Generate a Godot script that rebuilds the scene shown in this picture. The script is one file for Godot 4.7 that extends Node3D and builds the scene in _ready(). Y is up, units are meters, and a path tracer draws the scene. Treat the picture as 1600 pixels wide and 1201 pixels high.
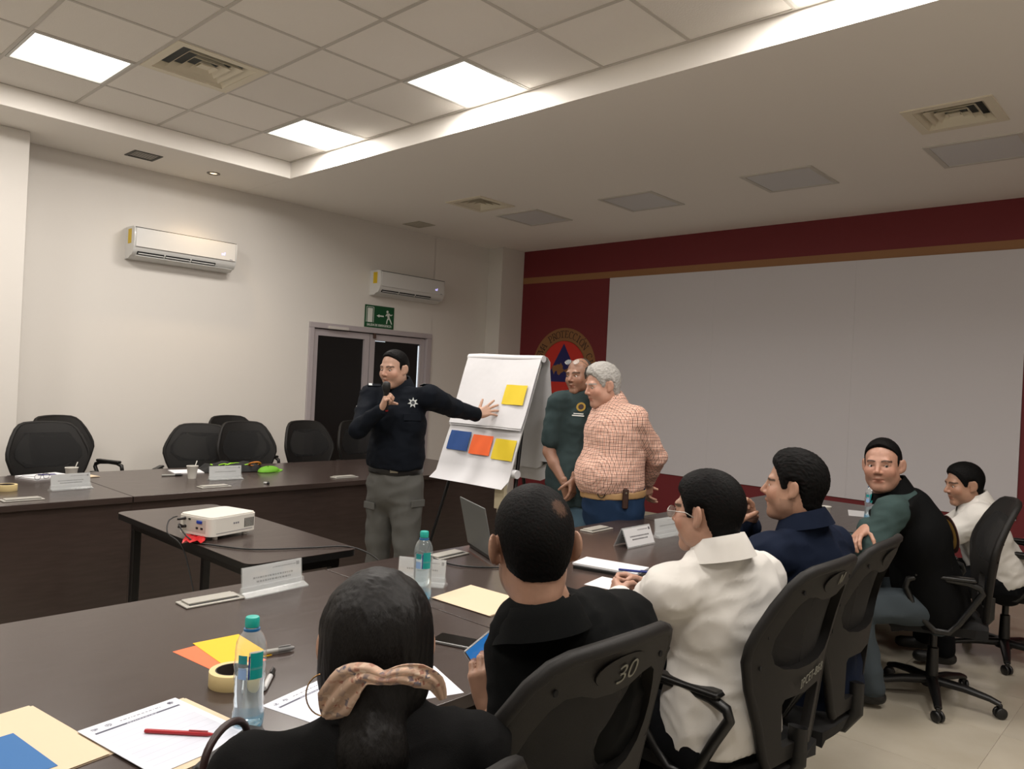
extends Node3D

const H := 1.52          # camera height
const TT := 0.75         # table top height
const CEIL := 3.33       # plaster soffit
const GRID := 3.483      # suspended grid ceiling
const WZ := -7.37        # wall with the air conditioners
const WX := 7.76         # red wall
const RX := 3.76         # recess edge, x
const RZ := -6.46        # recess edge, z
const PX := 0.61         # tile pitch
const PZ := 0.60

var names := {}
var mats := {}
var rng := RandomNumberGenerator.new()

func _ready() -> void:
	rng.seed = 7
	set_camera()
	set_environment()
	build_room()
	build_ceiling()
	build_wall_things()
	build_tables()
	build_chairs()
	build_easel()
	build_table_items()
	build_people()

func set_camera() -> void:
	var cam := Camera3D.new()
	cam.name = "camera"
	cam.fov = 53.36
	cam.near = 0.05
	cam.far = 60.0
	add_child(cam)
	cam.position = Vector3(0, H, 0)
	cam.basis = Basis(Vector3.UP, -0.82094) * Basis(Vector3.RIGHT, -0.00158) * Basis(Vector3.BACK, 0.04857)
	cam.current = true

func set_environment() -> void:
	var we := WorldEnvironment.new()
	we.name = "world_environment"
	var e := Environment.new()
	e.background_mode = Environment.BG_COLOR
	e.background_color = Color(0.02, 0.02, 0.02)
	e.tonemap_mode = Environment.TONE_MAPPER_LINEAR
	e.tonemap_exposure = 1.0
	e.sdfgi_enabled = true
	e.ssao_enabled = true
	e.ssil_enabled = true
	we.environment = e
	add_child(we)

# ------------------------------------------------------------------ naming
func numbered(n: String) -> String:
	if not names.has(n):
		names[n] = 0
		return n
	names[n] += 1
	return "%s_%03d" % [n, names[n]]

func thing(called: String, label: String, category: String, at := Vector3.ZERO, turn := 0.0, group := "") -> Node3D:
	var o := Node3D.new()
	o.name = numbered(called)
	o.position = at
	o.rotation.y = turn
	add_child(o)
	tag(o, label, category, group)
	return o

func tag(o: Node, label: String, category: String, group := "") -> void:
	o.set_meta("label", label)
	o.set_meta("category", category)
	if group != "":
		o.set_meta("group", group)

func struct(called: String, at := Vector3.ZERO) -> Node3D:
	var o := Node3D.new()
	o.name = numbered(called)
	o.position = at
	o.set_meta("kind", "structure")
	add_child(o)
	return o

func part(parent: Node, called: String, mb, m: Material) -> MeshInstance3D:
	var o := MeshInstance3D.new()
	o.name = called
	o.mesh = mb.mesh() if mb is MB else mb
	o.mesh.surface_set_material(0, m)
	parent.add_child(o, true)
	return o

func solo(called: String, mb: MB, m: Material, label: String, category: String, group := "", at := Vector3.ZERO, turn := 0.0) -> MeshInstance3D:
	var o := MeshInstance3D.new()
	o.name = numbered(called)
	o.mesh = mb.mesh()
	o.mesh.surface_set_material(0, m)
	o.position = at
	o.rotation.y = turn
	add_child(o)
	tag(o, label, category, group)
	return o

func wall_piece(called: String, mb: MB, m: Material) -> MeshInstance3D:
	var o := MeshInstance3D.new()
	o.name = numbered(called)
	o.mesh = mb.mesh()
	o.mesh.surface_set_material(0, m)
	o.set_meta("kind", "structure")
	add_child(o)
	return o

func another(o: Node3D, at: Vector3, turn: float, label := "", group := "") -> Node3D:
	var c := o.duplicate() as Node3D
	var base := String(o.name)
	var rx := RegEx.create_from_string("_\\d{3}$")
	c.name = numbered(rx.sub(base, ""))
	add_child(c)
	c.position = at
	c.rotation.y = turn
	if label != "":
		c.set_meta("label", label)
	if group != "":
		c.set_meta("group", group)
	return c

# ------------------------------------------------------------------ materials
func mat(key: String, c := Color.WHITE, rough := 0.6, metal := 0.0) -> StandardMaterial3D:
	if mats.has(key):
		return mats[key]
	var m := StandardMaterial3D.new()
	m.resource_name = key
	m.albedo_color = c
	m.roughness = rough
	m.metallic = metal
	mats[key] = m
	return m

func noise_tex(seed_: int, freq: float, c0: Color, c1: Color, size := 512, oct := 4, cellular := false) -> NoiseTexture2D:
	var n := FastNoiseLite.new()
	n.seed = seed_
	n.frequency = freq
	n.fractal_octaves = oct
	n.noise_type = FastNoiseLite.TYPE_CELLULAR if cellular else FastNoiseLite.TYPE_SIMPLEX_SMOOTH
	var t := NoiseTexture2D.new()
	t.width = size
	t.height = size
	t.seamless = true
	t.noise = n
	var g := Gradient.new()
	g.set_color(0, c0)
	g.set_color(1, c1)
	t.color_ramp = g
	return t

func noise_normal(seed_: int, freq: float, strength: float, size := 512) -> NoiseTexture2D:
	var n := FastNoiseLite.new()
	n.seed = seed_
	n.frequency = freq
	n.fractal_octaves = 3
	var t := NoiseTexture2D.new()
	t.width = size
	t.height = size
	t.seamless = true
	t.noise = n
	t.as_normal_map = true
	t.bump_strength = strength
	return t

func tri(m: StandardMaterial3D, scale: Vector3, world := false) -> void:
	m.uv1_triplanar = true
	m.uv1_world_triplanar = world
	m.uv1_scale = scale

# ------------------------------------------------------------------ mesh builder
class MB:
	var v := PackedVector3Array()
	var n := PackedVector3Array()
	var uv := PackedVector2Array()
	var c := PackedColorArray()
	var ix := PackedInt32Array()
	var use_uv := false
	var use_c := false
	func vert(p: Vector3, nn: Vector3, t := Vector2.ZERO) -> int:
		v.append(p)
		n.append(nn)
		uv.append(t)
		return v.size() - 1
	func tri(a: int, b: int, d: int) -> void:
		# keep winding clockwise seen from the side the normals point to
		var g := (v[b] - v[a]).cross(v[d] - v[a])
		if g.dot(n[a] + n[b] + n[d]) > 0.0:
			ix.append(a); ix.append(d); ix.append(b)
		else:
			ix.append(a); ix.append(b); ix.append(d)
	func quad(a: int, b: int, d: int, e: int) -> void:
		tri(a, b, d)
		tri(a, d, e)
	func flat(p: Array, t := []) -> void:
		# planar polygon fan, corners in order
		var nn: Vector3 = ((p[1] - p[0]) as Vector3).cross(p[2] - p[0]).normalized()
		var s := v.size()
		for i in p.size():
			vert(p[i], nn, t[i] if t.size() else Vector2.ZERO)
		for i in range(1, p.size() - 1):
			ix.append(s); ix.append(s + i + 1); ix.append(s + i)
	func box(ce: Vector3, size: Vector3, bev := 0.0, bs := Basis.IDENTITY) -> void:
		var hs := size * 0.5
		var b := minf(bev, minf(hs.x, minf(hs.y, hs.z)) * 0.98)
		if b <= 0.0:
			for ax in 3:
				for sg in [-1.0, 1.0]:
					var nn := Vector3.ZERO
					nn[ax] = sg
					var u := (ax + 1) % 3
					var w := (ax + 2) % 3
					var s := v.size()
					for q in [[-1, -1], [1, -1], [1, 1], [-1, 1]]:
						var p := Vector3.ZERO
						p[ax] = sg * hs[ax]
						p[u] = q[0] * hs[u]
						p[w] = q[1] * hs[w]
						vert(ce + bs * p, bs * nn, Vector2(q[0], q[1]) * 0.5 + Vector2(0.5, 0.5))
					quad(s, s + 1, s + 2, s + 3)
			return
		var id := {}
		for sx in [-1, 1]:
			for sy in [-1, 1]:
				for sz in [-1, 1]:
					var sg := Vector3(sx, sy, sz)
					for ax in 3:
						var p := sg * (hs - Vector3(b, b, b))
						p[ax] = sg[ax] * hs[ax]
						var nn := Vector3.ZERO
						nn[ax] = sg[ax]
						id[Vector4i(sx, sy, sz, ax)] = vert(ce + bs * p, bs * nn)
		for ax in 3:
			var u := (ax + 1) % 3
			var w := (ax + 2) % 3
			for sg in [-1, 1]:
				var k := []
				for q in [[-1, -1], [1, -1], [1, 1], [-1, 1]]:
					var e := Vector4i(0, 0, 0, ax)
					e[ax] = sg
					e[u] = q[0]
					e[w] = q[1]
					k.append(id[e])
				quad(k[0], k[1], k[2], k[3])
			for q in [[-1, -1], [1, -1], [1, 1], [-1, 1]]:
				var e := Vector4i(0, 0, 0, u)
				e[u] = q[0]
				e[w] = q[1]
				var k := []
				for sg in [-1, 1]:
					e[ax] = sg
					e.w = u
					k.append(id[e])
				for sg in [1, -1]:
					e[ax] = sg
					e.w = w
					k.append(id[e])
				quad(k[0], k[1], k[2], k[3])
		for sx in [-1, 1]:
			for sy in [-1, 1]:
				for sz in [-1, 1]:
					tri(id[Vector4i(sx, sy, sz, 0)], id[Vector4i(sx, sy, sz, 1)], id[Vector4i(sx, sy, sz, 2)])
	func lathe(prof: Array, segs := 24, xf := Transform3D.IDENTITY, smooth := true) -> void:
		# prof: Vector2(radius, y) from bottom to top
		var np := prof.size()
		for j in np - 1:
			var a: Vector2 = prof[j]
			var b: Vector2 = prof[j + 1]
			if a.distance_to(b) < 1e-6:
				continue
			var d := (b - a).normalized()
			var fn := Vector2(d.y, -d.x)
			var na := fn
			var nb := fn
			if smooth:
				if j > 0:
					var e: Vector2 = (a - prof[j - 1])
					if e.length() > 1e-6:
						e = e.normalized()
						if e.dot(d) > 0.6:
							na = (fn + Vector2(e.y, -e.x)).normalized()
				if j < np - 2:
					var e2: Vector2 = (prof[j + 2] - b)
					if e2.length() > 1e-6:
						e2 = e2.normalized()
						if e2.dot(d) > 0.6:
							nb = (fn + Vector2(e2.y, -e2.x)).normalized()
			var s := v.size()
			for i in segs + 1:
				var t := TAU * i / segs
				var ct := cos(t)
				var st := sin(t)
				vert(xf * Vector3(a.x * ct, a.y, a.x * st), (xf.basis * Vector3(na.x * ct, na.y, na.x * st)).normalized(), Vector2(float(i) / segs, float(j) / (np - 1)))
				vert(xf * Vector3(b.x * ct, b.y, b.x * st), (xf.basis * Vector3(nb.x * ct, nb.y, nb.x * st)).normalized(), Vector2(float(i) / segs, float(j + 1) / (np - 1)))
			for i in segs:
				var q := s + i * 2
				quad(q, q + 1, q + 3, q + 2)
	func tube(pts: Array, r, segs := 8, closed := false, flat_y := 1.0) -> void:
		var m := pts.size()
		var tn := []
		for i in m:
			var a: Vector3 = pts[(i - 1 + m) % m] if closed else pts[maxi(i - 1, 0)]
			var b: Vector3 = pts[(i + 1) % m] if closed else pts[mini(i + 1, m - 1)]
			tn.append((b - a).normalized())
		var up := Vector3.UP if absf(tn[0].y) < 0.9 else Vector3.RIGHT
		var sx: Vector3 = tn[0].cross(up).normalized()
		var s := v.size()
		for i in m:
			sx = (sx - tn[i] * sx.dot(tn[i])).normalized()
			var sy: Vector3 = sx.cross(tn[i])
			var rr: float = r[i] if r is Array else r
			for k in segs:
				var t := TAU * k / segs
				var d: Vector3 = sx * cos(t) + sy * sin(t) * flat_y
				vert(pts[i] + d * rr, (sx * cos(t) * flat_y + sy * sin(t)).normalized(), Vector2(float(k) / segs, float(i) / m))
		for i in (m if closed else m - 1):
			for k in segs:
				var a := s + i * segs + k
				var b := s + i * segs + (k + 1) % segs
				var e := s + ((i + 1) % m) * segs + k
				var f := s + ((i + 1) % m) * segs + (k + 1) % segs
				quad(a, b, f, e)
		if not closed:
			for q in [0, m - 1]:
				var cc := vert(pts[q], -tn[0] if q == 0 else tn[m - 1])
				var s2 := v.size()
				for k in segs:
					vert(v[s + q * segs + k], n[cc])
				for k in segs:
					tri(cc, s2 + k, s2 + (k + 1) % segs)
	func prism(poly: PackedVector2Array, z0: float, z1: float, xf := Transform3D.IDENTITY, smooth := false) -> void:
		# polygon in xy, extruded along z
		var idx := Geometry2D.triangulate_polygon(poly)
		var m := poly.size()
		for side in 2:
			var z := z0 if side == 0 else z1
			var s := v.size()
			var nn := xf.basis * Vector3(0, 0, -1 if side == 0 else 1)
			for p in poly:
				vert(xf * Vector3(p.x, p.y, z), nn.normalized(), p)
			for k in range(0, idx.size(), 3):
				tri(s + idx[k], s + idx[k + 1], s + idx[k + 2])
		var area := 0.0
		for i in m:
			area += poly[i].cross(poly[(i + 1) % m])
		var o := 1.0 if area > 0 else -1.0
		for i in m:
			var a := poly[i]
			var b := poly[(i + 1) % m]
			var d := (b - a).normalized()
			var fn := Vector2(d.y, -d.x) * o
			var na := fn
			var nb := fn
			if smooth:
				var e := (a - poly[(i - 1 + m) % m]).normalized()
				if e.dot(d) > 0.7:
					na = (fn + Vector2(e.y, -e.x) * o).normalized()
				var e2 := (poly[(i + 2) % m] - b).normalized()
				if e2.dot(d) > 0.7:
					nb = (fn + Vector2(e2.y, -e2.x) * o).normalized()
			var s := v.size()
			vert(xf * Vector3(a.x, a.y, z0), xf.basis * Vector3(na.x, na.y, 0))
			vert(xf * Vector3(b.x, b.y, z0), xf.basis * Vector3(nb.x, nb.y, 0))
			vert(xf * Vector3(b.x, b.y, z1), xf.basis * Vector3(nb.x, nb.y, 0))
			vert(xf * Vector3(a.x, a.y, z1), xf.basis * Vector3(na.x, na.y, 0))
			quad(s, s + 1, s + 2, s + 3)
	func frame(w: float, h: float, tw: float, z0: float, z1: float, xf := Transform3D.IDENTITY) -> void:
		# mitred rectangular frame in xy, centred
		var o := [Vector2(-w, -h) * 0.5, Vector2(w, -h) * 0.5, Vector2(w, h) * 0.5, Vector2(-w, h) * 0.5]
		var i := [Vector2(-w * 0.5 + tw, -h * 0.5 + tw), Vector2(w * 0.5 - tw, -h * 0.5 + tw), Vector2(w * 0.5 - tw, h * 0.5 - tw), Vector2(-w * 0.5 + tw, h * 0.5 - tw)]
		for k in 4:
			prism(PackedVector2Array([o[k], o[(k + 1) % 4], i[(k + 1) % 4], i[k]]), z0, z1, xf)
	func bend(f: Callable) -> void:
		# shift z by f(x, y), tilting the normals with it
		for k in v.size():
			var p := v[k]
			var z0: float = f.call(p.x, p.y)
			var gx: float = (f.call(p.x + 0.002, p.y) - z0) / 0.002
			var gy: float = (f.call(p.x, p.y + 0.002) - z0) / 0.002
			v[k] = Vector3(p.x, p.y, p.z + z0)
			n[k] = Vector3(n[k].x - n[k].z * gx, n[k].y - n[k].z * gy, n[k].z).normalized()
	func grid(p: Array, cols: int, uvs := []) -> void:
		# smooth sheet of points in rows of cols
		var rows := p.size() / cols
		var s := v.size()
		for r in rows:
			for q in cols:
				var a: Vector3 = p[r * cols + mini(q + 1, cols - 1)] - p[r * cols + maxi(q - 1, 0)]
				var b: Vector3 = p[mini(r + 1, rows - 1) * cols + q] - p[maxi(r - 1, 0) * cols + q]
				vert(p[r * cols + q], a.cross(b).normalized(), uvs[r * cols + q] if uvs.size() else Vector2(float(q) / (cols - 1), float(r) / (rows - 1)))
		for r in rows - 1:
			for q in cols - 1:
				var a := s + r * cols + q
				quad(a, a + 1, a + cols + 1, a + cols)
	func slab(p: Array, cols: int, th: float) -> void:
		# sheet with thickness, offset along its normals
		var rows := p.size() / cols
		var s := v.size()
		grid(p, cols)
		var m := p.size()
		for i in m:
			vert(v[s + i] - n[s + i] * th, -n[s + i], uv[s + i])
		for r in rows - 1:
			for q in cols - 1:
				var a := s + m + r * cols + q
				quad(a, a + 1, a + cols + 1, a + cols)
		var rim := []
		for q in cols: rim.append(q)
		for r in range(1, rows): rim.append(r * cols + cols - 1)
		for q in range(cols - 2, -1, -1): rim.append((rows - 1) * cols + q)
		for r in range(rows - 2, 0, -1): rim.append(r * cols)
		var cen := Vector3.ZERO
		for i in m: cen += p[i]
		cen /= m
		for i in rim.size():
			var a: int = rim[i]
			var b: int = rim[(i + 1) % rim.size()]
			var pa := v[s + a]; var pb := v[s + b]; var qa := v[s + m + a]; var qb := v[s + m + b]
			var nn := (pb - pa).cross(qa - pa).normalized()
			if nn.dot((pa + pb) * 0.5 - cen) < 0: nn = -nn
			var k := vert(pa, nn); vert(pb, nn); vert(qb, nn); vert(qa, nn)
			quad(k, k + 1, k + 2, k + 3)
	func mesh() -> ArrayMesh:
		var a := []
		a.resize(Mesh.ARRAY_MAX)
		a[Mesh.ARRAY_VERTEX] = v
		a[Mesh.ARRAY_NORMAL] = n
		if use_uv:
			a[Mesh.ARRAY_TEX_UV] = uv
		if use_c:
			a[Mesh.ARRAY_COLOR] = c
		a[Mesh.ARRAY_INDEX] = ix
		var m := ArrayMesh.new()
		m.add_surface_from_arrays(Mesh.PRIMITIVE_TRIANGLES, a)
		return m

func letters(parent: Node, called: String, text: String, size: float, at: Vector3, bs: Basis, m: Material, font := "Droid Sans", bold := false, depth := 0.001) -> MeshInstance3D:
	var tm := TextMesh.new()
	var f := SystemFont.new()
	f.font_names = PackedStringArray([font])
	if bold:
		f.font_weight = 700
	tm.font = f
	tm.text = text
	tm.font_size = 32
	tm.pixel_size = size / 32.0
	tm.depth = depth
	tm.curve_step = 2.0
	tm.material = m
	var o := MeshInstance3D.new()
	o.name = called
	o.mesh = tm
	o.transform = Transform3D(bs, at)
	parent.add_child(o, true)
	return o

# ------------------------------------------------------------------ room
func build_room() -> void:
	var wall := mat("wall_paint", Color(0.855, 0.84, 0.815), 0.75)
	wall.roughness_texture = noise_tex(3, 0.02, Color(0.62, 0.62, 0.62), Color(0.82, 0.82, 0.82))
	tri(wall, Vector3(0.5, 0.5, 0.5), true)
	var red := mat("red_wall", Color(0.43, 0.10, 0.125), 0.62)
	var gold := mat("gold_stripe", Color(0.58, 0.41, 0.25), 0.55)
	var base := mat("baseboard_tile", Color(0.72, 0.69, 0.62), 0.35)
	# floor: polished porcelain tiles, each a piece
	var fl := struct("floor")
	var slabm := mat("floor_bed", Color(0.66, 0.63, 0.58), 0.8)
	var mb := MB.new()
	mb.box(Vector3(2.6, -0.0525, -2.4), Vector3(10.9, 0.1, 10.4))
	part(fl, "floor_bed", mb, slabm)
	var tiles := []
	for k in 3:
		var f := mat("floor_tile_%d" % k, Color(0.72, 0.69, 0.63) * (1.0 - 0.015 * k), 0.22)
		f.albedo_texture = noise_tex(40 + k, 0.006, Color(0.95, 0.945, 0.93), Color(1.0, 1.0, 1.0), 512, 5)
		tri(f, Vector3(0.8, 0.8, 0.8))
		var t := MB.new()
		t.box(Vector3(0, -0.006, 0), Vector3(0.598, 0.012, 0.598), 0.0005)
		var me := t.mesh()
		me.surface_set_material(0, f)
		tiles.append(me)
	for i in range(0, 17):
		for j in range(0, 15):
			var p := Vector3(-2.1 + 0.6 * i, 0, -7.0 + 0.6 * j)
			if p.x > 7.7 or p.z > 2.0:
				continue
			var o := MeshInstance3D.new()
			o.name = "floor_tile"
			o.mesh = tiles[rng.randi() % 3]
			o.position = p
			fl.add_child(o, true)
	# wall with the air conditioners, with the doorway cut out
	var w := MB.new()
	w.box(Vector3(0.95, 1.95, WZ - 0.1), Vector3(7.31, 4.1, 0.2))
	w.box(Vector3(7.2, 1.95, WZ - 0.1), Vector3(1.66, 4.1, 0.2))
	w.box(Vector3(5.489, 3.045, WZ - 0.1), Vector3(1.77, 1.91, 0.2))
	wall_piece("wall_back", w, wall)
	# corner column and left column
	w = MB.new()
	w.box(Vector3(7.56, 1.66, -7.24), Vector3(0.46, 3.34, 0.262), 0.004)
	wall_piece("wall_corner_column", w, wall)
	w = MB.new()
	w.box(Vector3(0.2, 1.66, -7.2), Vector3(3.16, 3.34, 0.37), 0.004)
	wall_piece("wall_left_column", w, wall)
	# red wall
	w = MB.new()
	w.box(Vector3(WX + 0.1, 1.95, -2.4), Vector3(0.2, 4.1, 10.3))
	wall_piece("wall_red", w, red)
	w = MB.new()
	w.box(Vector3(WX - 0.001, 2.928, -2.5), Vector3(0.004, 0.082, 9.22))
	wall_piece("trim_1", w, gold)
	w = MB.new()
	w.box(Vector3(WX - 0.006, 0.04, -2.5), Vector3(0.012, 0.085, 9.2), 0.003)
	wall_piece("baseboard_red", w, base)
	w = MB.new()
	w.box(Vector3(3.2, 0.04, WZ + 0.006), Vector3(2.8, 0.085, 0.012), 0.003)
	w.box(Vector3(6.85, 0.04, WZ + 0.006), Vector3(0.94, 0.085, 0.012), 0.003)
	wall_piece("baseboard_back", w, base)
	# unseen walls that close the room
	w = MB.new()
	w.box(Vector3(-2.5, 1.95, -2.4), Vector3(0.2, 4.1, 10.3))
	wall_piece("wall_left", w, wall)
	w = MB.new()
	w.box(Vector3(2.6, 1.95, 2.3), Vector3(10.5, 4.1, 0.2))
	wall_piece("wall_front", w, wall)

func build_ceiling() -> void:
	var plaster := mat("ceiling_plaster", Color(0.935, 0.92, 0.895), 0.8)
	plaster.normal_enabled = true
	plaster.normal_texture = noise_normal(9, 0.006, 1.5)
	plaster.normal_scale = 0.12
	tri(plaster, Vector3(0.3, 0.3, 0.3), true)
	var ce := struct("ceiling")
	var mb := MB.new()
	mb.box(Vector3(0.63, CEIL + 0.09, (WZ + RZ) * 0.5), Vector3(6.26, 0.18, RZ - WZ), 0.003)
	part(ce, "soffit", mb, plaster)
	mb = MB.new()
	for q in [[RX, 5.12, -7.4, 2.6], [5.66, WX, -7.4, 2.6], [5.12, 5.66, -7.4, -5.84], [5.12, 5.66, -5.4, -1.52], [5.12, 5.66, -1.08, 2.6], [5.12, 5.21, -5.84, -5.4], [5.65, 5.66, -5.84, -5.4], [5.56, 5.66, -1.52, -1.08]]:
		mb.box(Vector3((q[0] + q[1]) * 0.5, CEIL + 0.09, (q[2] + q[3]) * 0.5), Vector3(q[1] - q[0], 0.18, q[3] - q[2]))
	part(ce, "soffit", mb, plaster)
	mb = MB.new()
	mb.box(Vector3(-2.12, CEIL + 0.09, -2.2), Vector3(0.76, 0.18, 8.5), 0.003)
	part(ce, "soffit", mb, plaster)
	mb = MB.new()
	mb.box(Vector3(1.01, CEIL + 0.09, 1.77), Vector3(5.5, 0.18, 0.86), 0.003)
	part(ce, "soffit", mb, plaster)
	mb = MB.new()
	mb.box(Vector3(2.63, GRID + 0.47, -2.4), Vector3(10.4, 0.1, 10.1))
	part(ce, "slab", mb, plaster)
	# suspended grid
	var bar := mat("tee_bar", Color(0.76, 0.74, 0.71), 0.5)
	var tm := []
	for k in 3:
		var f := mat("ceiling_tile_%d" % k, Color(0.93, 0.915, 0.89) * (1.0 - 0.012 * k), 0.9)
		f.normal_enabled = true
		f.normal_texture = noise_normal(60 + k, 0.09, 3.0)
		f.normal_scale = 0.3
		tri(f, Vector3(1.5, 1.5, 1.5))
		var t := MB.new()
		t.box(Vector3(0, 0.008, 0), Vector3(PX - 0.014, 0.016, PZ - 0.014), 0.002)
		var me := t.mesh()
		me.surface_set_material(0, f)
		tm.append(me)
	var lit := {}
	for q in [[0, 1], [0, 4], [0, 8], [0, 11], [3, 1], [3, 6], [3, 10], [6, 1], [6, 6], [6, 10]]:
		lit[Vector2i(q[0], q[1])] = true
	var vent_at := Vector2i(2, 2)
	for i in 9:
		for j in 13:
			var p := Vector3(RX - 0.01 - PX * (i + 0.5), GRID, RZ + PZ * (j + 0.5))
			if lit.has(Vector2i(i, j)):
				ceiling_lamp(p, i, j)
				continue
			if vent_at == Vector2i(i, j):
				vent(p + Vector3(0, -0.004, 0), PX - 0.02, "square louvred air vent set among the suspended ceiling tiles")
				continue
			var o := MeshInstance3D.new()
			o.name = "ceiling_tile"
			o.mesh = tm[rng.randi() % 3]
			o.position = p
			ce.add_child(o, true)
	var bx := MB.new()
	bx.box(Vector3.ZERO, Vector3(0.022, 0.006, PZ * 13), 0.001)
	var bz := MB.new()
	bz.box(Vector3.ZERO, Vector3(PX * 9, 0.006, 0.022), 0.001)
	var mx := bx.mesh()
	mx.surface_set_material(0, bar)
	var mz := bz.mesh()
	mz.surface_set_material(0, bar)
	for i in range(0, 10):
		var o := MeshInstance3D.new()
		o.name = "tee_bar"
		o.mesh = mx
		o.position = Vector3(RX - 0.01 - PX * i, GRID - 0.002, RZ + PZ * 6.5)
		ce.add_child(o, true)
	for j in range(0, 14):
		var o := MeshInstance3D.new()
		o.name = "tee_bar"
		o.mesh = mz
		o.position = Vector3(RX - 0.01 - PX * 4.5, GRID - 0.001, RZ + PZ * j)
		ce.add_child(o, true)
	# dark flat lamps and vents in the plaster
	for q in [[-5.56, "switched-off square ceiling lamp next to the corner vent, above the easel"], [-4.18, "switched-off square ceiling lamp, second along the red wall from the corner column"], [-2.72, "switched-off square ceiling lamp, third along the red wall from the corner column"], [-1.33, "switched-off square ceiling lamp beside the big louvred vent over the seated row"]]:
		dark_lamp(Vector3(6.19, CEIL, q[0]), q[1])
	vent(Vector3(5.43, CEIL - 0.004, -5.62), 0.5, "square louvred air vent in the plaster near the corner column")
	vent(Vector3(5.34, CEIL - 0.004, -1.3), 0.5, "square louvred air vent in the plaster beside the end dark lamp")
	slot(Vector3(2.606, CEIL, -6.9), Vector2(0.235, 0.235), "small dark square grille in the soffit left of the spotlight")
	slot(Vector3(5.77, CEIL, -6.99), Vector2(0.25, 0.3), "small pale square hatch in the soffit above the door")
	downlight(Vector3(3.244, CEIL, -6.93))

func ceiling_lamp(p: Vector3, i: int, j: int) -> void:
	var label := "lit square light panel in the suspended ceiling"
	if i == 0 and j == 1:
		label = "lit square ceiling panel at the inner corner of the plaster soffit"
	elif i == 3 and j == 1:
		label = "lit square ceiling panel above the first air conditioner, two tiles from the vent"
	elif i == 0 and j == 4:
		label = "lit square ceiling panel along the soffit edge, above the easel side"
	elif i == 0 and j == 8:
		label = "lit square ceiling panel along the soffit edge, above the seated row"
	var t := thing("ceiling_light", label, "ceiling light", p, 0.0, "square light panels")
	var fr := MB.new()
	var s := 0.585
	fr.frame(s, s, 0.018, -0.007, 0.007, FLAT)
	part(t, "frame", fr, mat("lamp_frame", Color(0.8, 0.8, 0.78), 0.4))
	var d := MB.new()
	d.box(Vector3(0, 0.006, 0), Vector3(s - 0.03, 0.006, s - 0.03))
	var gm := mat("lamp_diffuser", Color(0.95, 0.95, 0.93), 0.6)
	gm.emission_enabled = true
	gm.emission = Color(1.0, 0.975, 0.94)
	gm.emission_energy_multiplier = 3.0
	part(t, "diffuser", d, gm)
	var l := AreaLight3D.new()
	l.name = "panel_glow"
	l.area_size = Vector2(s - 0.04, s - 0.04)
	l.light_color = Color(1.0, 0.972, 0.945)
	l.light_energy = LAMP
	l.area_range = 14.0
	l.area_attenuation = 2.0
	l.shadow_enabled = true
	l.position = Vector3(0, -0.012, 0)
	l.rotation.x = -PI / 2
	t.add_child(l)

const LAMP := 3.4
var FLAT := Transform3D(Basis(Vector3.RIGHT, PI / 2), Vector3.ZERO)

func dark_lamp(p: Vector3, label: String) -> void:
	var t := thing("unlit_ceiling_light", label, "ceiling light", p, 0.0, "switched-off lamps along the red wall")
	var fr := MB.new()
	var s := 0.6
	fr.frame(s, s, 0.035, -0.005, 0.009, FLAT)
	part(t, "frame", fr, mat("dark_lamp_frame", Color(0.78, 0.77, 0.74), 0.4))
	var d := MB.new()
	d.box(Vector3(0, -0.001, 0), Vector3(s - 0.07, 0.008, s - 0.07), 0.002)
	part(t, "diffuser", d, mat("dark_diffuser", Color(0.82, 0.825, 0.83), 0.45))

func vent(p: Vector3, s: float, label: String) -> void:
	var t := thing("ceiling_vent", label, "air vent", p, 0.0, "square ceiling vents")
	var m := mat("vent_cream", Color(0.88, 0.85, 0.77), 0.5)
	var fr := MB.new()
	fr.frame(s, s, 0.055, -0.004, 0.005, FLAT)
	part(t, "frame", fr, m)
	var bk := MB.new()
	bk.frame(s - 0.08, s - 0.08, 0.002, -0.30, -0.006, FLAT)
	part(t, "duct_neck", bk, mat("galvanised_sheet", Color(0.62, 0.63, 0.63), 0.45, 0.6))
	for k in 4:
		var r0 := s * 0.5 - 0.055 - k * s * 0.1
		var r1 := r0 - s * 0.066
		var mb := MB.new()
		for a in 4:
			var b := Basis(Vector3.UP, a * PI / 2)
			# sloping blade, thin
			var y0 := 0.0
			var y1 := 0.035
			mb.flat([b * Vector3(-r0, y0, r0), b * Vector3(r0, y0, r0), b * Vector3(r1, y1, r1), b * Vector3(-r1, y1, r1)])
			mb.flat([b * Vector3(-r1, y1 + 0.003, r1), b * Vector3(r1, y1 + 0.003, r1), b * Vector3(r0, y0 + 0.003, r0), b * Vector3(-r0, y0 + 0.003, r0)])
			mb.flat([b * Vector3(-r0, y0 + 0.003, r0), b * Vector3(r0, y0 + 0.003, r0), b * Vector3(r0, y0, r0), b * Vector3(-r0, y0, r0)])
		part(t, "louvre", mb, m)
	var c := MB.new()
	c.box(Vector3(0, 0.01, 0), Vector3(s * 0.12, 0.006, s * 0.12), 0.002)
	part(t, "centre_plate", c, m)

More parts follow.
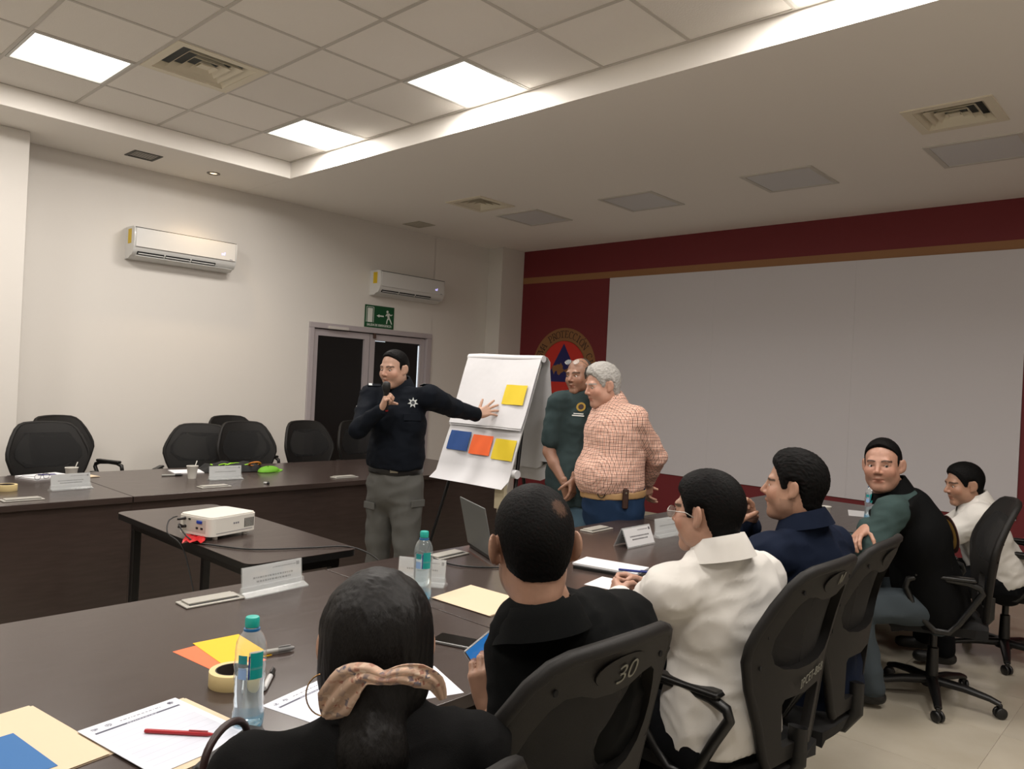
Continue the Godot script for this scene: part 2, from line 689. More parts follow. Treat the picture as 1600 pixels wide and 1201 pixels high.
func slot(p: Vector3, s: Vector2, label: String) -> void:
	var dark := label.contains("dark")
	var t := thing("ceiling_grille", label, "grille", p)
	var fr := MB.new()
	fr.frame(s.x, s.y, 0.02, -0.003, 0.006, FLAT)
	var m := mat("grille_grey", Color(0.30, 0.30, 0.28), 0.6) if dark else mat("hatch_pale", Color(0.68, 0.66, 0.60), 0.6)
	part(t, "frame", fr, m)
	for k in 7:
		var b := MB.new()
		b.box(Vector3(0, 0.0, (k - 3) * s.y * 0.12), Vector3(s.x - 0.03, 0.004, s.y * 0.085), 0.001, Basis(Vector3.RIGHT, 0.25 if dark else 0.0))
		part(t, "slat", b, m)

func downlight(p: Vector3) -> void:
	var t := thing("spotlight", "small round recessed spotlight with chrome ring, lit, in the soffit", "spotlight", p)
	var r := MB.new()
	r.lathe([Vector2(0.036, 0.002), Vector2(0.044, -0.008), Vector2(0.058, -0.006), Vector2(0.06, 0.003)], 28)
	part(t, "ring", r, mat("chrome", Color(0.55, 0.53, 0.5), 0.25, 0.9))
	var b := MB.new()
	b.lathe([Vector2(0.0, -0.003), Vector2(0.025, -0.003), Vector2(0.036, 0.002), Vector2(0.0, 0.004)], 20)
	var m := mat("spot_bulb", Color(1, 0.95, 0.85), 0.4)
	m.emission_enabled = true
	m.emission = Color(1.0, 0.88, 0.7)
	m.emission_energy_multiplier = 2.5
	part(t, "bulb", b, m)
	var l := SpotLight3D.new()
	l.name = "spot_glow"
	l.light_color = Color(1.0, 0.86, 0.68)
	l.light_energy = 0.8
	l.spot_angle = 50.0
	l.spot_range = 10.0
	l.spot_attenuation = 2.0
	l.light_size = 0.03
	l.shadow_enabled = true
	l.position = Vector3(0, -0.02, 0)
	l.rotation.x = -PI / 2
	t.add_child(l)

# ------------------------------------------------------------------ things on the walls
func build_wall_things() -> void:
	air_conditioner(Vector3(3.145, 2.48, WZ), 0.97, "white split air conditioner with yellow side sticker above the empty chairs")
	air_conditioner(Vector3(5.885, 2.47, WZ), 0.99, "white split air conditioner with yellow side sticker above the exit sign")
	exit_sign(Vector3(5.547, 2.228, WZ + 0.004))
	door(Vector3(4.607, 0, WZ))
	for q in [[-5.635, -4.2005, "white wall board beside the round emblem"], [-4.2, -2.6805, "middle white wall board between the other two boards"], [-2.68, -1.265, "white wall board behind the person in the black vest"]]:
		var mb := MB.new()
		mb.box(Vector3(0, 0, 0), Vector3(0.018, 2.33, q[1] - q[0]), 0.0005)
		solo("wall_board", mb, mat("white_board", Color(0.81, 0.80, 0.815), 0.6), q[2], "board", "white boards on the red wall", Vector3(WX - 0.01, 1.72, (q[0] + q[1]) * 0.5))
	emblem()

func air_conditioner(p: Vector3, w: float, label: String) -> void:
	var t := thing("air_conditioner", label, "air conditioner", p, 0.0, "wall air conditioners")
	var white := mat("ac_white", Color(0.83, 0.83, 0.82), 0.28)
	# side profile: x = depth from the wall, y = height
	var prof := PackedVector2Array([Vector2(0.0, 0.0), Vector2(0.09, 0.005), Vector2(0.12, 0.025), Vector2(0.155, 0.03), Vector2(0.185, 0.07), Vector2(0.2, 0.11), Vector2(0.205, 0.2), Vector2(0.2, 0.27), Vector2(0.185, 0.283), Vector2(0.15, 0.288), Vector2(0.0, 0.288)])
	var mb := MB.new()
	var xf := Transform3D(Basis(Vector3(0, 0, 1), Vector3(0, 1, 0), Vector3(-1, 0, 0)), Vector3(w * 0.5, 0, 0))
	mb.prism(prof, 0.0, w, xf, true)
	part(t, "body", mb, white)
	var pn := MB.new()
	pn.box(Vector3(0, 0.187, 0.206), Vector3(w - 0.03, 0.17, 0.006), 0.003)
	var front := part(t, "front_panel", pn, white)
	var gap := MB.new()
	gap.box(Vector3(0, 0.276, 0.202), Vector3(w - 0.02, 0.004, 0.008))
	part(t, "seam", gap, mat("seam_dark", Color(0.12, 0.12, 0.12), 0.8))
	var mo := MB.new()
	mo.box(Vector3(-0.08, 0.052, 0.168), Vector3(w - 0.24, 0.034, 0.014), 0.002, Basis(Vector3.RIGHT, 0.7))
	part(t, "air_outlet", mo, mat("seam_dark"))
	for k in 3:
		var v := MB.new()
		v.box(Vector3(-0.08 - (w - 0.24) / 3.0 + k * (w - 0.24) / 3.0, 0.046, 0.176), Vector3((w - 0.3) / 3.0, 0.006, 0.012), 0.001, Basis(Vector3.RIGHT, 0.7))
		part(t, "vane", v, white)
	for k in 2:
		var v := MB.new()
		v.box(Vector3(-0.08 + (k - 0.5) * (w - 0.24) / 3.0, 0.052, 0.173), Vector3(0.012, 0.034, 0.014), 0.001, Basis(Vector3.RIGHT, 0.7))
		part(t, "outlet_post", v, white)
	var fl := MB.new()
	fl.box(Vector3(0, 0.022, 0.145), Vector3(w - 0.06, 0.005, 0.05), 0.002, Basis(Vector3.RIGHT, -0.15))
	part(t, "louvre", fl, white)
	var st := MB.new()
	st.box(Vector3(-w * 0.5 - 0.001, 0.2, 0.1), Vector3(0.002, 0.13, 0.075))
	part(t, "sticker", st, mat("sticker_yellow", Color(0.83, 0.70, 0.08), 0.5))
	var dm := mat("ac_display", Color(0.8, 0.8, 0.95), 0.4)
	dm.emission_enabled = true
	dm.emission = Color(0.75, 0.72, 1.0)
	dm.emission_energy_multiplier = 0.9
	var d := MB.new()
	d.box(Vector3(w * 0.5 - 0.14, 0.155, 0.2095), Vector3(0.035, 0.018, 0.002))
	d.box(Vector3(w * 0.5 - 0.125, 0.17, 0.2095), Vector3(0.012, 0.008, 0.002))
	part(t, "display", d, dm)
	var lg := MB.new()
	lg.box(Vector3(w * 0.5 - 0.06, 0.112, 0.2095), Vector3(0.03, 0.006, 0.001))
	part(t, "logo", lg, mat("logo_grey", Color(0.45, 0.45, 0.48), 0.5))

func poly_part(parent: Node, called: String, polys: Array, z0: float, z1: float, m: Material, xf := Transform3D.IDENTITY) -> void:
	var mb := MB.new()
	for p in polys:
		mb.prism(PackedVector2Array(p), z0, z1, xf)
	part(parent, called, mb, m)

func limb(a: Vector2, b: Vector2, wa: float, wb: float) -> Array:
	var d := (b - a).normalized()
	var q := Vector2(-d.y, d.x)
	return [a + q * wa, a - q * wa, b - q * wb, b + q * wb]

func exit_sign(p: Vector3) -> void:
	var t := thing("exit_sign", "green emergency exit sign with running figure above the double door", "sign", p)
	var mb := MB.new()
	mb.box(Vector3(0, 0, 0), Vector3(0.43, 0.262, 0.006), 0.002)
	part(t, "plate", mb, mat("sign_green", Color(0.04, 0.30, 0.16), 0.4))
	var wm := mat("sign_white", Color(0.85, 0.87, 0.84), 0.5)
	# door drawing
	var dr := []
	var dx := -0.14
	dr.append([Vector2(dx - 0.055, -0.07), Vector2(dx - 0.049, -0.07), Vector2(dx - 0.049, 0.112), Vector2(dx - 0.055, 0.112)])
	dr.append([Vector2(dx + 0.049, -0.07), Vector2(dx + 0.055, -0.07), Vector2(dx + 0.055, 0.112), Vector2(dx + 0.049, 0.112)])
	dr.append([Vector2(dx - 0.055, 0.106), Vector2(dx + 0.055, 0.106), Vector2(dx + 0.055, 0.112), Vector2(dx - 0.055, 0.112)])
	dr.append([Vector2(dx - 0.036, -0.07), Vector2(dx + 0.036, -0.07), Vector2(dx + 0.036, 0.095), Vector2(dx - 0.036, 0.095)])
	poly_part(t, "door_pictogram", dr, 0.003, 0.004, wm)
	poly_part(t, "arrow", [[Vector2(0.06, 0.005), Vector2(0.06, 0.021), Vector2(-0.005, 0.021), Vector2(-0.005, 0.032), Vector2(-0.045, 0.013), Vector2(-0.005, -0.006), Vector2(-0.005, 0.005)]], 0.003, 0.004, wm)
	# running man
	var man := []
	var head := []
	for k in 14:
		head.append(Vector2(0.112, 0.072) + Vector2(cos(TAU * k / 14), sin(TAU * k / 14)) * 0.016)
	man.append(head)
	man.append(limb(Vector2(0.118, 0.052), Vector2(0.135, -0.004), 0.018, 0.014))
	man.append(limb(Vector2(0.112, 0.048), Vector2(0.088, 0.02), 0.008, 0.006))
	man.append(limb(Vector2(0.132, 0.05), Vector2(0.165, 0.03), 0.008, 0.006))
	man.append(limb(Vector2(0.165, 0.03), Vector2(0.185, 0.045), 0.006, 0.006))
	man.append(limb(Vector2(0.132, 0.0), Vector2(0.112, -0.03), 0.010, 0.008))
	man.append(limb(Vector2(0.112, -0.03), Vector2(0.106, -0.072), 0.008, 0.007))
	man.append(limb(Vector2(0.138, 0.0), Vector2(0.16, -0.03), 0.010, 0.008))
	man.append(limb(Vector2(0.16, -0.03), Vector2(0.182, -0.072), 0.008, 0.007))
	poly_part(t, "running_figure", man, 0.003, 0.0042, wm)
	letters(t, "lettering", "SALIDA DE EMERGENCIA", 0.047, Vector3(0, -0.1, 0.0035), Basis.from_scale(Vector3(0.66, 0.8, 1)), wm, "Droid Sans", true)

func door(p: Vector3) -> void:
	var t := struct("door_1", p)
	var al := mat("door_aluminium", Color(0.70, 0.67, 0.68), 0.42, 0.1)
	var mb := MB.new()
	mb.box(Vector3(0.03, 1.015, -0.04), Vector3(0.06, 2.03, 0.12), 0.004)
	mb.box(Vector3(1.725, 1.015, -0.04), Vector3(0.08, 2.03, 0.12), 0.004)
	mb.box(Vector3(0.8825, 2.06, -0.04), Vector3(1.765, 0.06, 0.12), 0.004)
	part(t, "frame", mb, al)
	var gl := mat("door_black_panel", Color(0.012, 0.012, 0.012), 0.3)
	for q in [[0.062, 0.83, 0.0], [0.84, 1.68, 0.0]]:
		var lf := MB.new()
		var x0: float = q[0]
		var x1: float = q[1]
		lf.frame(x1 - x0, 2.0, 0.07, -0.025, 0.025, Transform3D(Basis.IDENTITY, Vector3((x0 + x1) * 0.5, 1.02, -0.045)))
		var leaf := part(t, "door_leaf", lf, al)
		var pa := MB.new()
		pa.box(Vector3((x0 + x1) * 0.5, 1.01, -0.056), Vector3(x1 - x0 - 0.12, 1.92, 0.012))
		part(leaf, "black_panel", pa, gl)
	# daylight that leaks past the cover of the glass
	var lk := MB.new()
	lk.box(Vector3(1.602, 1.5, -0.048), Vector3(0.012, 0.86, 0.004))
	lk.box(Vector3(1.0, 1.943, -0.048), Vector3(0.16, 0.006, 0.004))
	var lm := mat("daylight_gap_window", Color(0.9, 0.93, 0.95), 0.5)
	lm.emission_enabled = true
	lm.emission = Color(0.9, 0.96, 1.0)
	lm.emission_energy_multiplier = 0.8
	part(t, "glass_gap", lk, lm)
	var cl := MB.new()
	cl.box(Vector3(0.36, 2.045, 0.03), Vector3(0.27, 0.035, 0.03), 0.006)
	part(t, "door_closer", cl, mat("closer_white", Color(0.78, 0.76, 0.74), 0.4))
	var hn := MB.new()
	hn.box(Vector3(0.885, 2.02, 0.0), Vector3(0.03, 0.1, 0.03), 0.004)
	part(t, "latch", hn, mat("latch_brown", Color(0.30, 0.22, 0.18), 0.5))
	var kn := MB.new()
	kn.tube([Vector3(0.80, 0.98, -0.02), Vector3(0.80, 0.98, 0.03), Vector3(0.80, 1.12, 0.03), Vector3(0.80, 1.12, -0.02)], 0.008, 8)
	part(t, "handle", kn, mat("chrome"))
	# dark vestibule behind the doors
	var bk := MB.new()
	bk.box(Vector3(0.88, 1.2, -0.25), Vector3(2.2, 2.8, 0.05))
	part(t, "vestibule", bk, gl)

func disc(r0: float, r1: float, z0: float, z1: float, segs := 72) -> MB:
	var mb := MB.new()
	var xf := Transform3D(Basis(Vector3.RIGHT, PI / 2), Vector3.ZERO)
	if r0 <= 0.0:
		mb.lathe([Vector2(0, z0), Vector2(r1, z0), Vector2(r1, z1), Vector2(0, z1)], segs, xf, false)
	else:
		mb.lathe([Vector2(r0, z0), Vector2(r1, z0), Vector2(r1, z1), Vector2(r0, z1), Vector2(r0, z0)], segs, xf, false)
	return mb

func emblem() -> void:
	# local x runs along +z of the room, local z points into the room
	var t := thing("wall_emblem", "round civil protection emblem with blue triangle painted on the red wall", "emblem", Vector3(WX - 0.001, 1.745, -6.33), -PI / 2)
	part(t, "gold_ring", disc(0.36, 0.53, 0.0, 0.002), mat("emblem_gold", Color(0.55, 0.38, 0.22), 0.55))
	part(t, "red_disc", disc(0.0, 0.365, 0.0, 0.002), mat("emblem_red", Color(0.78, 0.17, 0.12), 0.55))
	poly_part(t, "blue_triangle", [[Vector2(-0.3, -0.175), Vector2(0.3, -0.175), Vector2(0.0, 0.325)]], 0.002, 0.0035, mat("emblem_blue", Color(0.10, 0.10, 0.36), 0.55))
	var pts := [Vector2(-0.185, 0.0), Vector2(-0.17, 0.035), Vector2(-0.12, 0.04), Vector2(-0.09, 0.055), Vector2(-0.06, 0.05), Vector2(-0.035, 0.075), Vector2(-0.02, 0.05), Vector2(0.0, 0.03), Vector2(-0.005, 0.0), Vector2(0.02, -0.02), Vector2(0.01, -0.04), Vector2(-0.03, -0.06), Vector2(-0.06, -0.09), Vector2(-0.09, -0.075), Vector2(-0.1, -0.03), Vector2(-0.13, -0.04), Vector2(-0.15, -0.08), Vector2(-0.165, -0.05), Vector2(-0.175, -0.03)]
	var pts2 := [Vector2(0.02, -0.02), Vector2(0.06, -0.01), Vector2(0.09, 0.01), Vector2(0.11, 0.0), Vector2(0.15, -0.01), Vector2(0.16, -0.06), Vector2(0.12, -0.09), Vector2(0.1, -0.12), Vector2(0.07, -0.09), Vector2(0.06, -0.05), Vector2(0.03, -0.04)]
	poly_part(t, "map_silhouette", [pts, pts2], 0.0035, 0.005, mat("emblem_gold"))
	var dk := mat("emblem_letters", Color(0.20, 0.09, 0.07), 0.6)
	var words := "SISTEMA PROTECCIÓN CIVIL"
	var span := deg_to_rad(218.0)
	for k in words.length():
		if words[k] == " ":
			continue
		var a := -span * 0.5 + span * (k + 0.5) / words.length()
		letters(t, "letter", words[k], 0.125, Vector3(sin(a), cos(a), 0) * 0.445 + Vector3(0, 0, 0.0025), Basis(Vector3.BACK, -a) * Basis.from_scale(Vector3(0.95, 1, 1)), dk, "Droid Serif")
	words = "TABASCO"
	span = deg_to_rad(72.0)
	for k in words.length():
		var a := -span * 0.5 + span * (k + 0.5) / words.length()
		letters(t, "letter", words[k], 0.125, Vector3(sin(a), -cos(a), 0) * 0.445 + Vector3(0, 0, 0.0025), Basis(Vector3.BACK, a), dk, "Droid Serif")

# ------------------------------------------------------------------ tables
func build_tables() -> void:
	var wood := mat("wenge_laminate", Color(0.235, 0.195, 0.18), 0.27)
	var g := FastNoiseLite.new()
	wood.albedo_texture = noise_tex(21, 0.012, Color(0.91, 0.90, 0.90), Color(1, 1, 1), 512, 5)
	tri(wood, Vector3(0.7, 6.0, 6.0))
	wood.roughness_texture = noise_tex(22, 0.02, Color(0.85, 0.85, 0.85), Color(1, 1, 1), 256, 3)
	table(-1.0, 1.733, -2.575, -1.335, -1, "dark brown conference table section with the tape roll and water bottle on it")
	table(1.737, 3.9, -2.575, -1.335, -1, "dark brown conference table section with the laptop on it")
	table(3.904, 5.9, -2.575, -1.335, -1, "dark brown conference table section at the red wall end of the seated row")
	table(-1.0, 1.788, -5.83, -4.65, 1, "dark brown table section below the first air conditioner, with a folded paper pile")
	table(1.792, 4.9, -5.83, -4.65, 1, "dark brown table section in front of the double door, with the green cap")
	# projector table
	var t := thing("projector_table", "low dark table with rounded corners and black metal legs, carrying the projector", "table", Vector3(1.795, 0, -3.5))
	var poly := PackedVector2Array()
	for q in [[1, 1, 0.0], [-1, 1, 0.5], [-1, -1, 1.0], [1, -1, 1.5]]:
		for k in 7:
			var a: float = PI * (q[2] + k / 12.0)
			poly.append(Vector2(q[0] * 0.215, q[1] * 0.65) + Vector2(cos(a), sin(a)) * 0.05)
	var mb := MB.new()
	mb.prism(poly, -0.002, 0.0, Transform3D(Basis(Vector3.RIGHT, -PI / 2), Vector3(0, TT, 0)), true)
	part(t, "tabletop", mb, wood)
	mb = MB.new()
	mb.prism(poly, -0.03, -0.002, Transform3D(Basis(Vector3.RIGHT, -PI / 2), Vector3(0, TT, 0)), true)
	var black := mat("black_metal", Color(0.025, 0.025, 0.027), 0.42)
	part(t, "edge_band", mb, black)
	mb = MB.new()
	mb.frame(0.42, 1.26, 0.03, 0.0, 0.05, Transform3D(Basis(Vector3.RIGHT, -PI / 2), Vector3(0, TT - 0.08, 0)))
	part(t, "frame", mb, black)
	for sx in [-1, 1]:
		for sz in [-1, 1]:
			mb = MB.new()
			mb.box(Vector3(sx * 0.19, 0.335, sz * 0.61), Vector3(0.04, 0.67, 0.04), 0.004)
			part(t, "leg", mb, black)

func table(x0: float, x1: float, z0: float, z1: float, panel_side: int, label: String) -> void:
	var cx := (x0 + x1) * 0.5
	var cz := (z0 + z1) * 0.5
	var t := thing("conference_table", label, "table", Vector3(cx, 0, cz), 0.0, "dark conference tables")
	var mb := MB.new()
	mb.box(Vector3(0, TT - 0.018, 0), Vector3(x1 - x0, 0.036, z1 - z0), 0.003)
	part(t, "tabletop", mb, mats["wenge_laminate"])
	mb = MB.new()
	mb.box(Vector3(0, 0.37, panel_side * ((z1 - z0) * 0.5 - 0.04)), Vector3(x1 - x0 + 0.003, 0.69, 0.025))
	part(t, "modesty_panel", mb, mats["wenge_laminate"])
	for sx in [-1, 1]:
		mb = MB.new()
		mb.box(Vector3(sx * ((x1 - x0) * 0.5 - 0.03), 0.357, -panel_side * 0.05), Vector3(0.03, 0.714, z1 - z0 - 0.22), 0.002)
		part(t, "side_panel", mb, mats["wenge_laminate"])

# ------------------------------------------------------------------ office chairs
const BACK_OUT := [Vector2(0.0, 0.47), Vector2(0.13, 0.47), Vector2(0.15, 0.5), Vector2(0.19, 0.60), Vector2(0.245, 0.72), Vector2(0.272, 0.80), Vector2(0.272, 0.84), Vector2(0.262, 0.88), Vector2(0.235, 0.95), Vector2(0.205, 1.005), Vector2(0.175, 1.035), Vector2(0.14, 1.048), Vector2(0.07, 1.054), Vector2(0.0, 1.056)]
const BACK_IN := [Vector2(0.0, 0.952), Vector2(0.05, 0.955), Vector2(0.095, 0.97), Vector2(0.13, 0.972), Vector2(0.158, 0.955), Vector2(0.185, 0.915), Vector2(0.21, 0.86), Vector2(0.208, 0.82), Vector2(0.185, 0.785), Vector2(0.14, 0.762), Vector2(0.07, 0.75), Vector2(0.0, 0.748)]
const LOW_IN := [Vector2(0.0, 0.665), Vector2(0.11, 0.668), Vector2(0.12, 0.655), Vector2(0.095, 0.53), Vector2(0.085, 0.52), Vector2(0.0, 0.518)]

func back_z(x: float, y: float) -> float:
	var t := y - 0.47
	return -0.215 - 0.10 * t - 0.22 * maxf(t - 0.22, 0.0) * maxf(t - 0.22, 0.0) * 2.0 + 0.75 * x * x

var chair0: Node3D

func make_chair() -> Node3D:
	var t := thing("office_chair", "", "chair")
	var plastic := mat("chair_plastic", Color(0.10, 0.095, 0.09), 0.55)
	plastic.metallic_specular = 0.35
	plastic.normal_enabled = true
	plastic.normal_texture = noise_normal(31, 0.25, 4.0, 256)
	plastic.normal_scale = 0.15
	tri(plastic, Vector3(6, 6, 6))
	var net := mat("chair_mesh", Color(0.022, 0.022, 0.022, 0.86), 0.8)
	net.transparency = BaseMaterial3D.TRANSPARENCY_ALPHA
	var cloth := mat("chair_cloth", Color(0.028, 0.028, 0.03), 0.9)
	var black := mat("chair_black", Color(0.045, 0.045, 0.045), 0.4)
	# back frame: two mirrored halves with the mesh opening and the lower opening left free
	var mb := MB.new()
	for s in [1.0, -1.0]:
		var poly := PackedVector2Array()
		for p in BACK_OUT: poly.append(Vector2(p.x * s, p.y))
		for p in BACK_IN: poly.append(Vector2(p.x * s, p.y))
		for p in LOW_IN: poly.append(Vector2(p.x * s, p.y))
		mb.prism(poly, -0.014, 0.014, Transform3D.IDENTITY, true)
	mb.bend(back_z)
	part(t, "back_frame", mb, plastic)
	# rolled rim along the outer edge
	var rim := []
	for k in BACK_OUT.size() - 1:
		var p: Vector2 = BACK_OUT[k + 1]
		rim.append(Vector3(p.x, p.y, back_z(p.x, p.y)))
	for k in range(BACK_OUT.size() - 2, 0, -1):
		var p: Vector2 = BACK_OUT[k]
		rim.append(Vector3(-p.x, p.y, back_z(p.x, p.y)))
	mb = MB.new()
	mb.tube(rim, 0.0155, 8)
	part(t, "rim", mb, plastic)
	# mesh
	var sheet := []
	for j in 11:
		var y := lerpf(0.735, 0.985, j / 10.0)
		for i in 9:
			var w := 0.225 if y < 0.87 else lerpf(0.225, 0.15, (y - 0.87) / 0.115)
			if y < 0.8: w = lerpf(0.15, 0.225, (y - 0.735) / 0.065)
			var x := lerpf(-w, w, i / 8.0)
			sheet.append(Vector3(x, y, back_z(x, y) + 0.016))
	mb = MB.new()
	mb.slab(sheet, 9, 0.002)
	part(t, "mesh_back", mb, net)
	# oval plate and screws on the back of the frame
	mb = MB.new()
	var ov := PackedVector2Array()
	for k in 20:
		ov.append(Vector2(cos(TAU * k / 20) * 0.075, 1.003 + sin(TAU * k / 20) * 0.032))
	mb.prism(ov, -0.0165, -0.013, Transform3D.IDENTITY, true)
	mb.bend(back_z)
	part(t, "oval_plate", mb, plastic)
	for q in [Vector2(0.235, 0.78), Vector2(-0.235, 0.78), Vector2(0.235, 0.87), Vector2(-0.235, 0.87), Vector2(0.16, 0.99), Vector2(-0.16, 0.99)]:
		mb = MB.new()
		mb.lathe([Vector2(0, -0.002), Vector2(0.006, -0.002), Vector2(0.007, 0.0), Vector2(0.0, 0.001)], 10, Transform3D(Basis(Vector3.RIGHT, PI / 2), Vector3(q.x, q.y, back_z(q.x, q.y) - 0.0145)))
		part(t, "screw", mb, cloth)
	# spine that joins back and seat
	mb = MB.new()
	mb.tube([Vector3(0, 0.56, -0.235), Vector3(0, 0.46, -0.235), Vector3(0, 0.405, -0.2), Vector3(0, 0.395, -0.05)], 0.03, 8, false, 0.5)
	part(t, "back_bracket", mb, black)
	# seat
	mb = MB.new()
	var rows := []
	for j in 9:
		for i in 9:
			var u := i / 4.0 - 1.0
			var w := j / 4.0 - 1.0
			var x := 0.245 * u * sqrt(1.0 - 0.18 * w * w)
			var z := 0.235 * w * sqrt(1.0 - 0.18 * u * u) + 0.01
			var y := 0.475 - 0.03 * pow(maxf(absf(u), absf(w)), 4.0) - (0.02 * maxf(w, 0.0) * maxf(w, 0.0))
			rows.append(Vector3(x, y, z))
	for k in 4:
		pass
	mb.slab(rows, 9, -0.05)
	part(t, "seat", mb, cloth)
	mb = MB.new()
	mb.box(Vector3(0, 0.405, 0.0), Vector3(0.40, 0.03, 0.38), 0.012)
	part(t, "seat_pan", mb, black)
	for s in [-1.0, 1.0]:
		mb = MB.new()
		var lp := []
		for q in [Vector2(-0.15, 0.655), Vector2(-0.10, 0.672), Vector2(0.0, 0.68), Vector2(0.10, 0.678), Vector2(0.155, 0.66), Vector2(0.165, 0.62), Vector2(0.13, 0.54), Vector2(0.08, 0.47), Vector2(0.03, 0.425), Vector2(-0.03, 0.425), Vector2(-0.07, 0.47), Vector2(-0.12, 0.56), Vector2(-0.16, 0.63)]:
			lp.append(Vector3(s * (0.275 if q.y > 0.5 else 0.262), q.y, q.x))
		mb.tube(lp, 0.016, 8, true, 1.0)
		var arm := part(t, "armrest", mb, black)
		mb = MB.new()
		mb.box(Vector3(s * 0.275, 0.688, 0.0), Vector3(0.05, 0.022, 0.27), 0.01)
		part(arm, "arm_pad", mb, black)
		mb = MB.new()
		mb.box(Vector3(s * 0.235, 0.42, 0.0), Vector3(0.08, 0.02, 0.07), 0.005)
		part(arm, "arm_bracket", mb, black)
	mb = MB.new()
	mb.lathe([Vector2(0.0, 0.07), Vector2(0.045, 0.075), Vector2(0.045, 0.12), Vector2(0.03, 0.13), Vector2(0.026, 0.27), Vector2(0.018, 0.275), Vector2(0.018, 0.385), Vector2(0.07, 0.388), Vector2(0.07, 0.4), Vector2(0, 0.4)], 20)
	part(t, "gas_column", mb, black)
	for k in 5:
		var a := TAU * k / 5.0 + 0.3
		var d := Vector3(sin(a), 0, cos(a))
		mb = MB.new()
		mb.tube([d * 0.03 + Vector3(0, 0.105, 0), d * 0.15 + Vector3(0, 0.1, 0), d * 0.26 + Vector3(0, 0.083, 0), d * 0.305 + Vector3(0, 0.068, 0)], [0.03, 0.026, 0.02, 0.018], 8, false, 0.8)
		var leg := part(t, "base_leg", mb, black)
		mb = MB.new()
		var ax := Vector3(cos(a + 0.7), 0, -sin(a + 0.7))
		for s in [-1, 1]:
			mb.lathe([Vector2(0.0, -0.008), Vector2(0.024, -0.008), Vector2(0.028, -0.004), Vector2(0.028, 0.004), Vector2(0.024, 0.008), Vector2(0, 0.008)], 14, Transform3D(Basis(ax.cross(Vector3.UP), ax, Vector3.UP * -1.0), d * 0.305 + Vector3(0, 0.028, 0) + ax * 0.013 * s))
		mb.box(d * 0.305 + Vector3(0, 0.05, 0), Vector3(0.018, 0.04, 0.018), 0.003)
		part(leg, "caster", mb, black)
	return t

func chair_text(c: Node3D, text: String, x: float, y: float, size: float) -> void:
	var m := mat("chair_paint", Color(0.46, 0.46, 0.42), 0.6)
	var gy := (back_z(x, y + 0.01) - back_z(x, y - 0.01)) / 0.02
	var gx := (back_z(x + 0.01, y) - back_z(x - 0.01, y)) / 0.02
	var nn := Vector3(gx, gy, -1).normalized()
	var right := Vector3(-1, 0, -gx).normalized()
	letters(c, "painted_number", text, size, Vector3(x, y, back_z(x, y)) + nn * 0.0168, Basis(right, nn.cross(right), nn) * Basis(Vector3.BACK, 0.12), m, "Droid Sans")

func build_chairs() -> void:
	chair0 = make_chair()
	var first := true
	var rows := [
		[1.84, -6.14, 0.05, "empty black mesh chair at the table section with the folded paper pile"],
		[2.2, -6.86, 0.35, "empty black mesh chair against the wall, below the first air conditioner"],
		[2.93, -6.38, -0.6, "empty black mesh chair behind the white cup, turned to one side"],
		[3.66, -6.88, 0.1, "empty black mesh chair against the wall, behind the chair at the green cap"],
		[3.37, -6.08, 0.02, "empty black mesh chair pulled up behind the green cap"],
		[4.05, -6.13, 0.1, "empty black mesh chair at the table, next to the door frame"],
		[4.62, -6.12, 0.05, "empty black mesh chair at the table, right behind the speaker"],
		[0.69, -1.06, PI, "black office chair on which the scarf wearer sits"],
		[1.20, -1.12, PI - 0.03, "black office chair with 30 painted on its back"],
		[2.24, -1.11, PI - 0.02, "black office chair with IPCET painted on its back"],
		[2.73, -1.12, PI + 0.05, "black office chair on which the person in the navy shirt sits"],
		[4.40, -1.05, PI + 0.36, "black office chair on which the person in the black vest sits"],
		[5.45, -0.92, PI + 0.25, "black office chair on which the person at the end of the row sits"],
	]
	for q in rows:
		var c: Node3D
		if first:
			c = chair0
			c.position = Vector3(q[0], 0, q[1])
			c.rotation.y = q[2]
			c.set_meta("label", q[3])
			c.set_meta("group", "black office chairs")
			first = false
		else:
			c = another(chair0, Vector3(q[0], 0, q[1]), q[2], q[3], "black office chairs")
		if q[3].contains("turned to one side"):
			c.scale = Vector3(1, 0.965, 1)
		if q[3].contains("scarf"):
			c.scale = Vector3(1, 0.915, 1)
		if q[3].contains(" 30 "):
			chair_text(c, "30", -0.015, 1.0, 0.055)
		if q[3].contains("IPCET"):
			chair_text(c, "M", -0.02, 1.015, 0.045)
			chair_text(c, "IPCET-868", -0.03, 0.712, 0.036)

# ------------------------------------------------------------------ flip chart
const ET := Vector3(3.9, 1.70, 0)
const EB := Vector3(3.6, 0.83, 0)

func on_board(s: float, z: float, off := 0.0) -> Vector3:
	var d := (EB - ET).normalized()
	var nn := Vector3(d.y, -d.x, 0)
	return ET + d * s + nn * off + Vector3(0, 0, z)

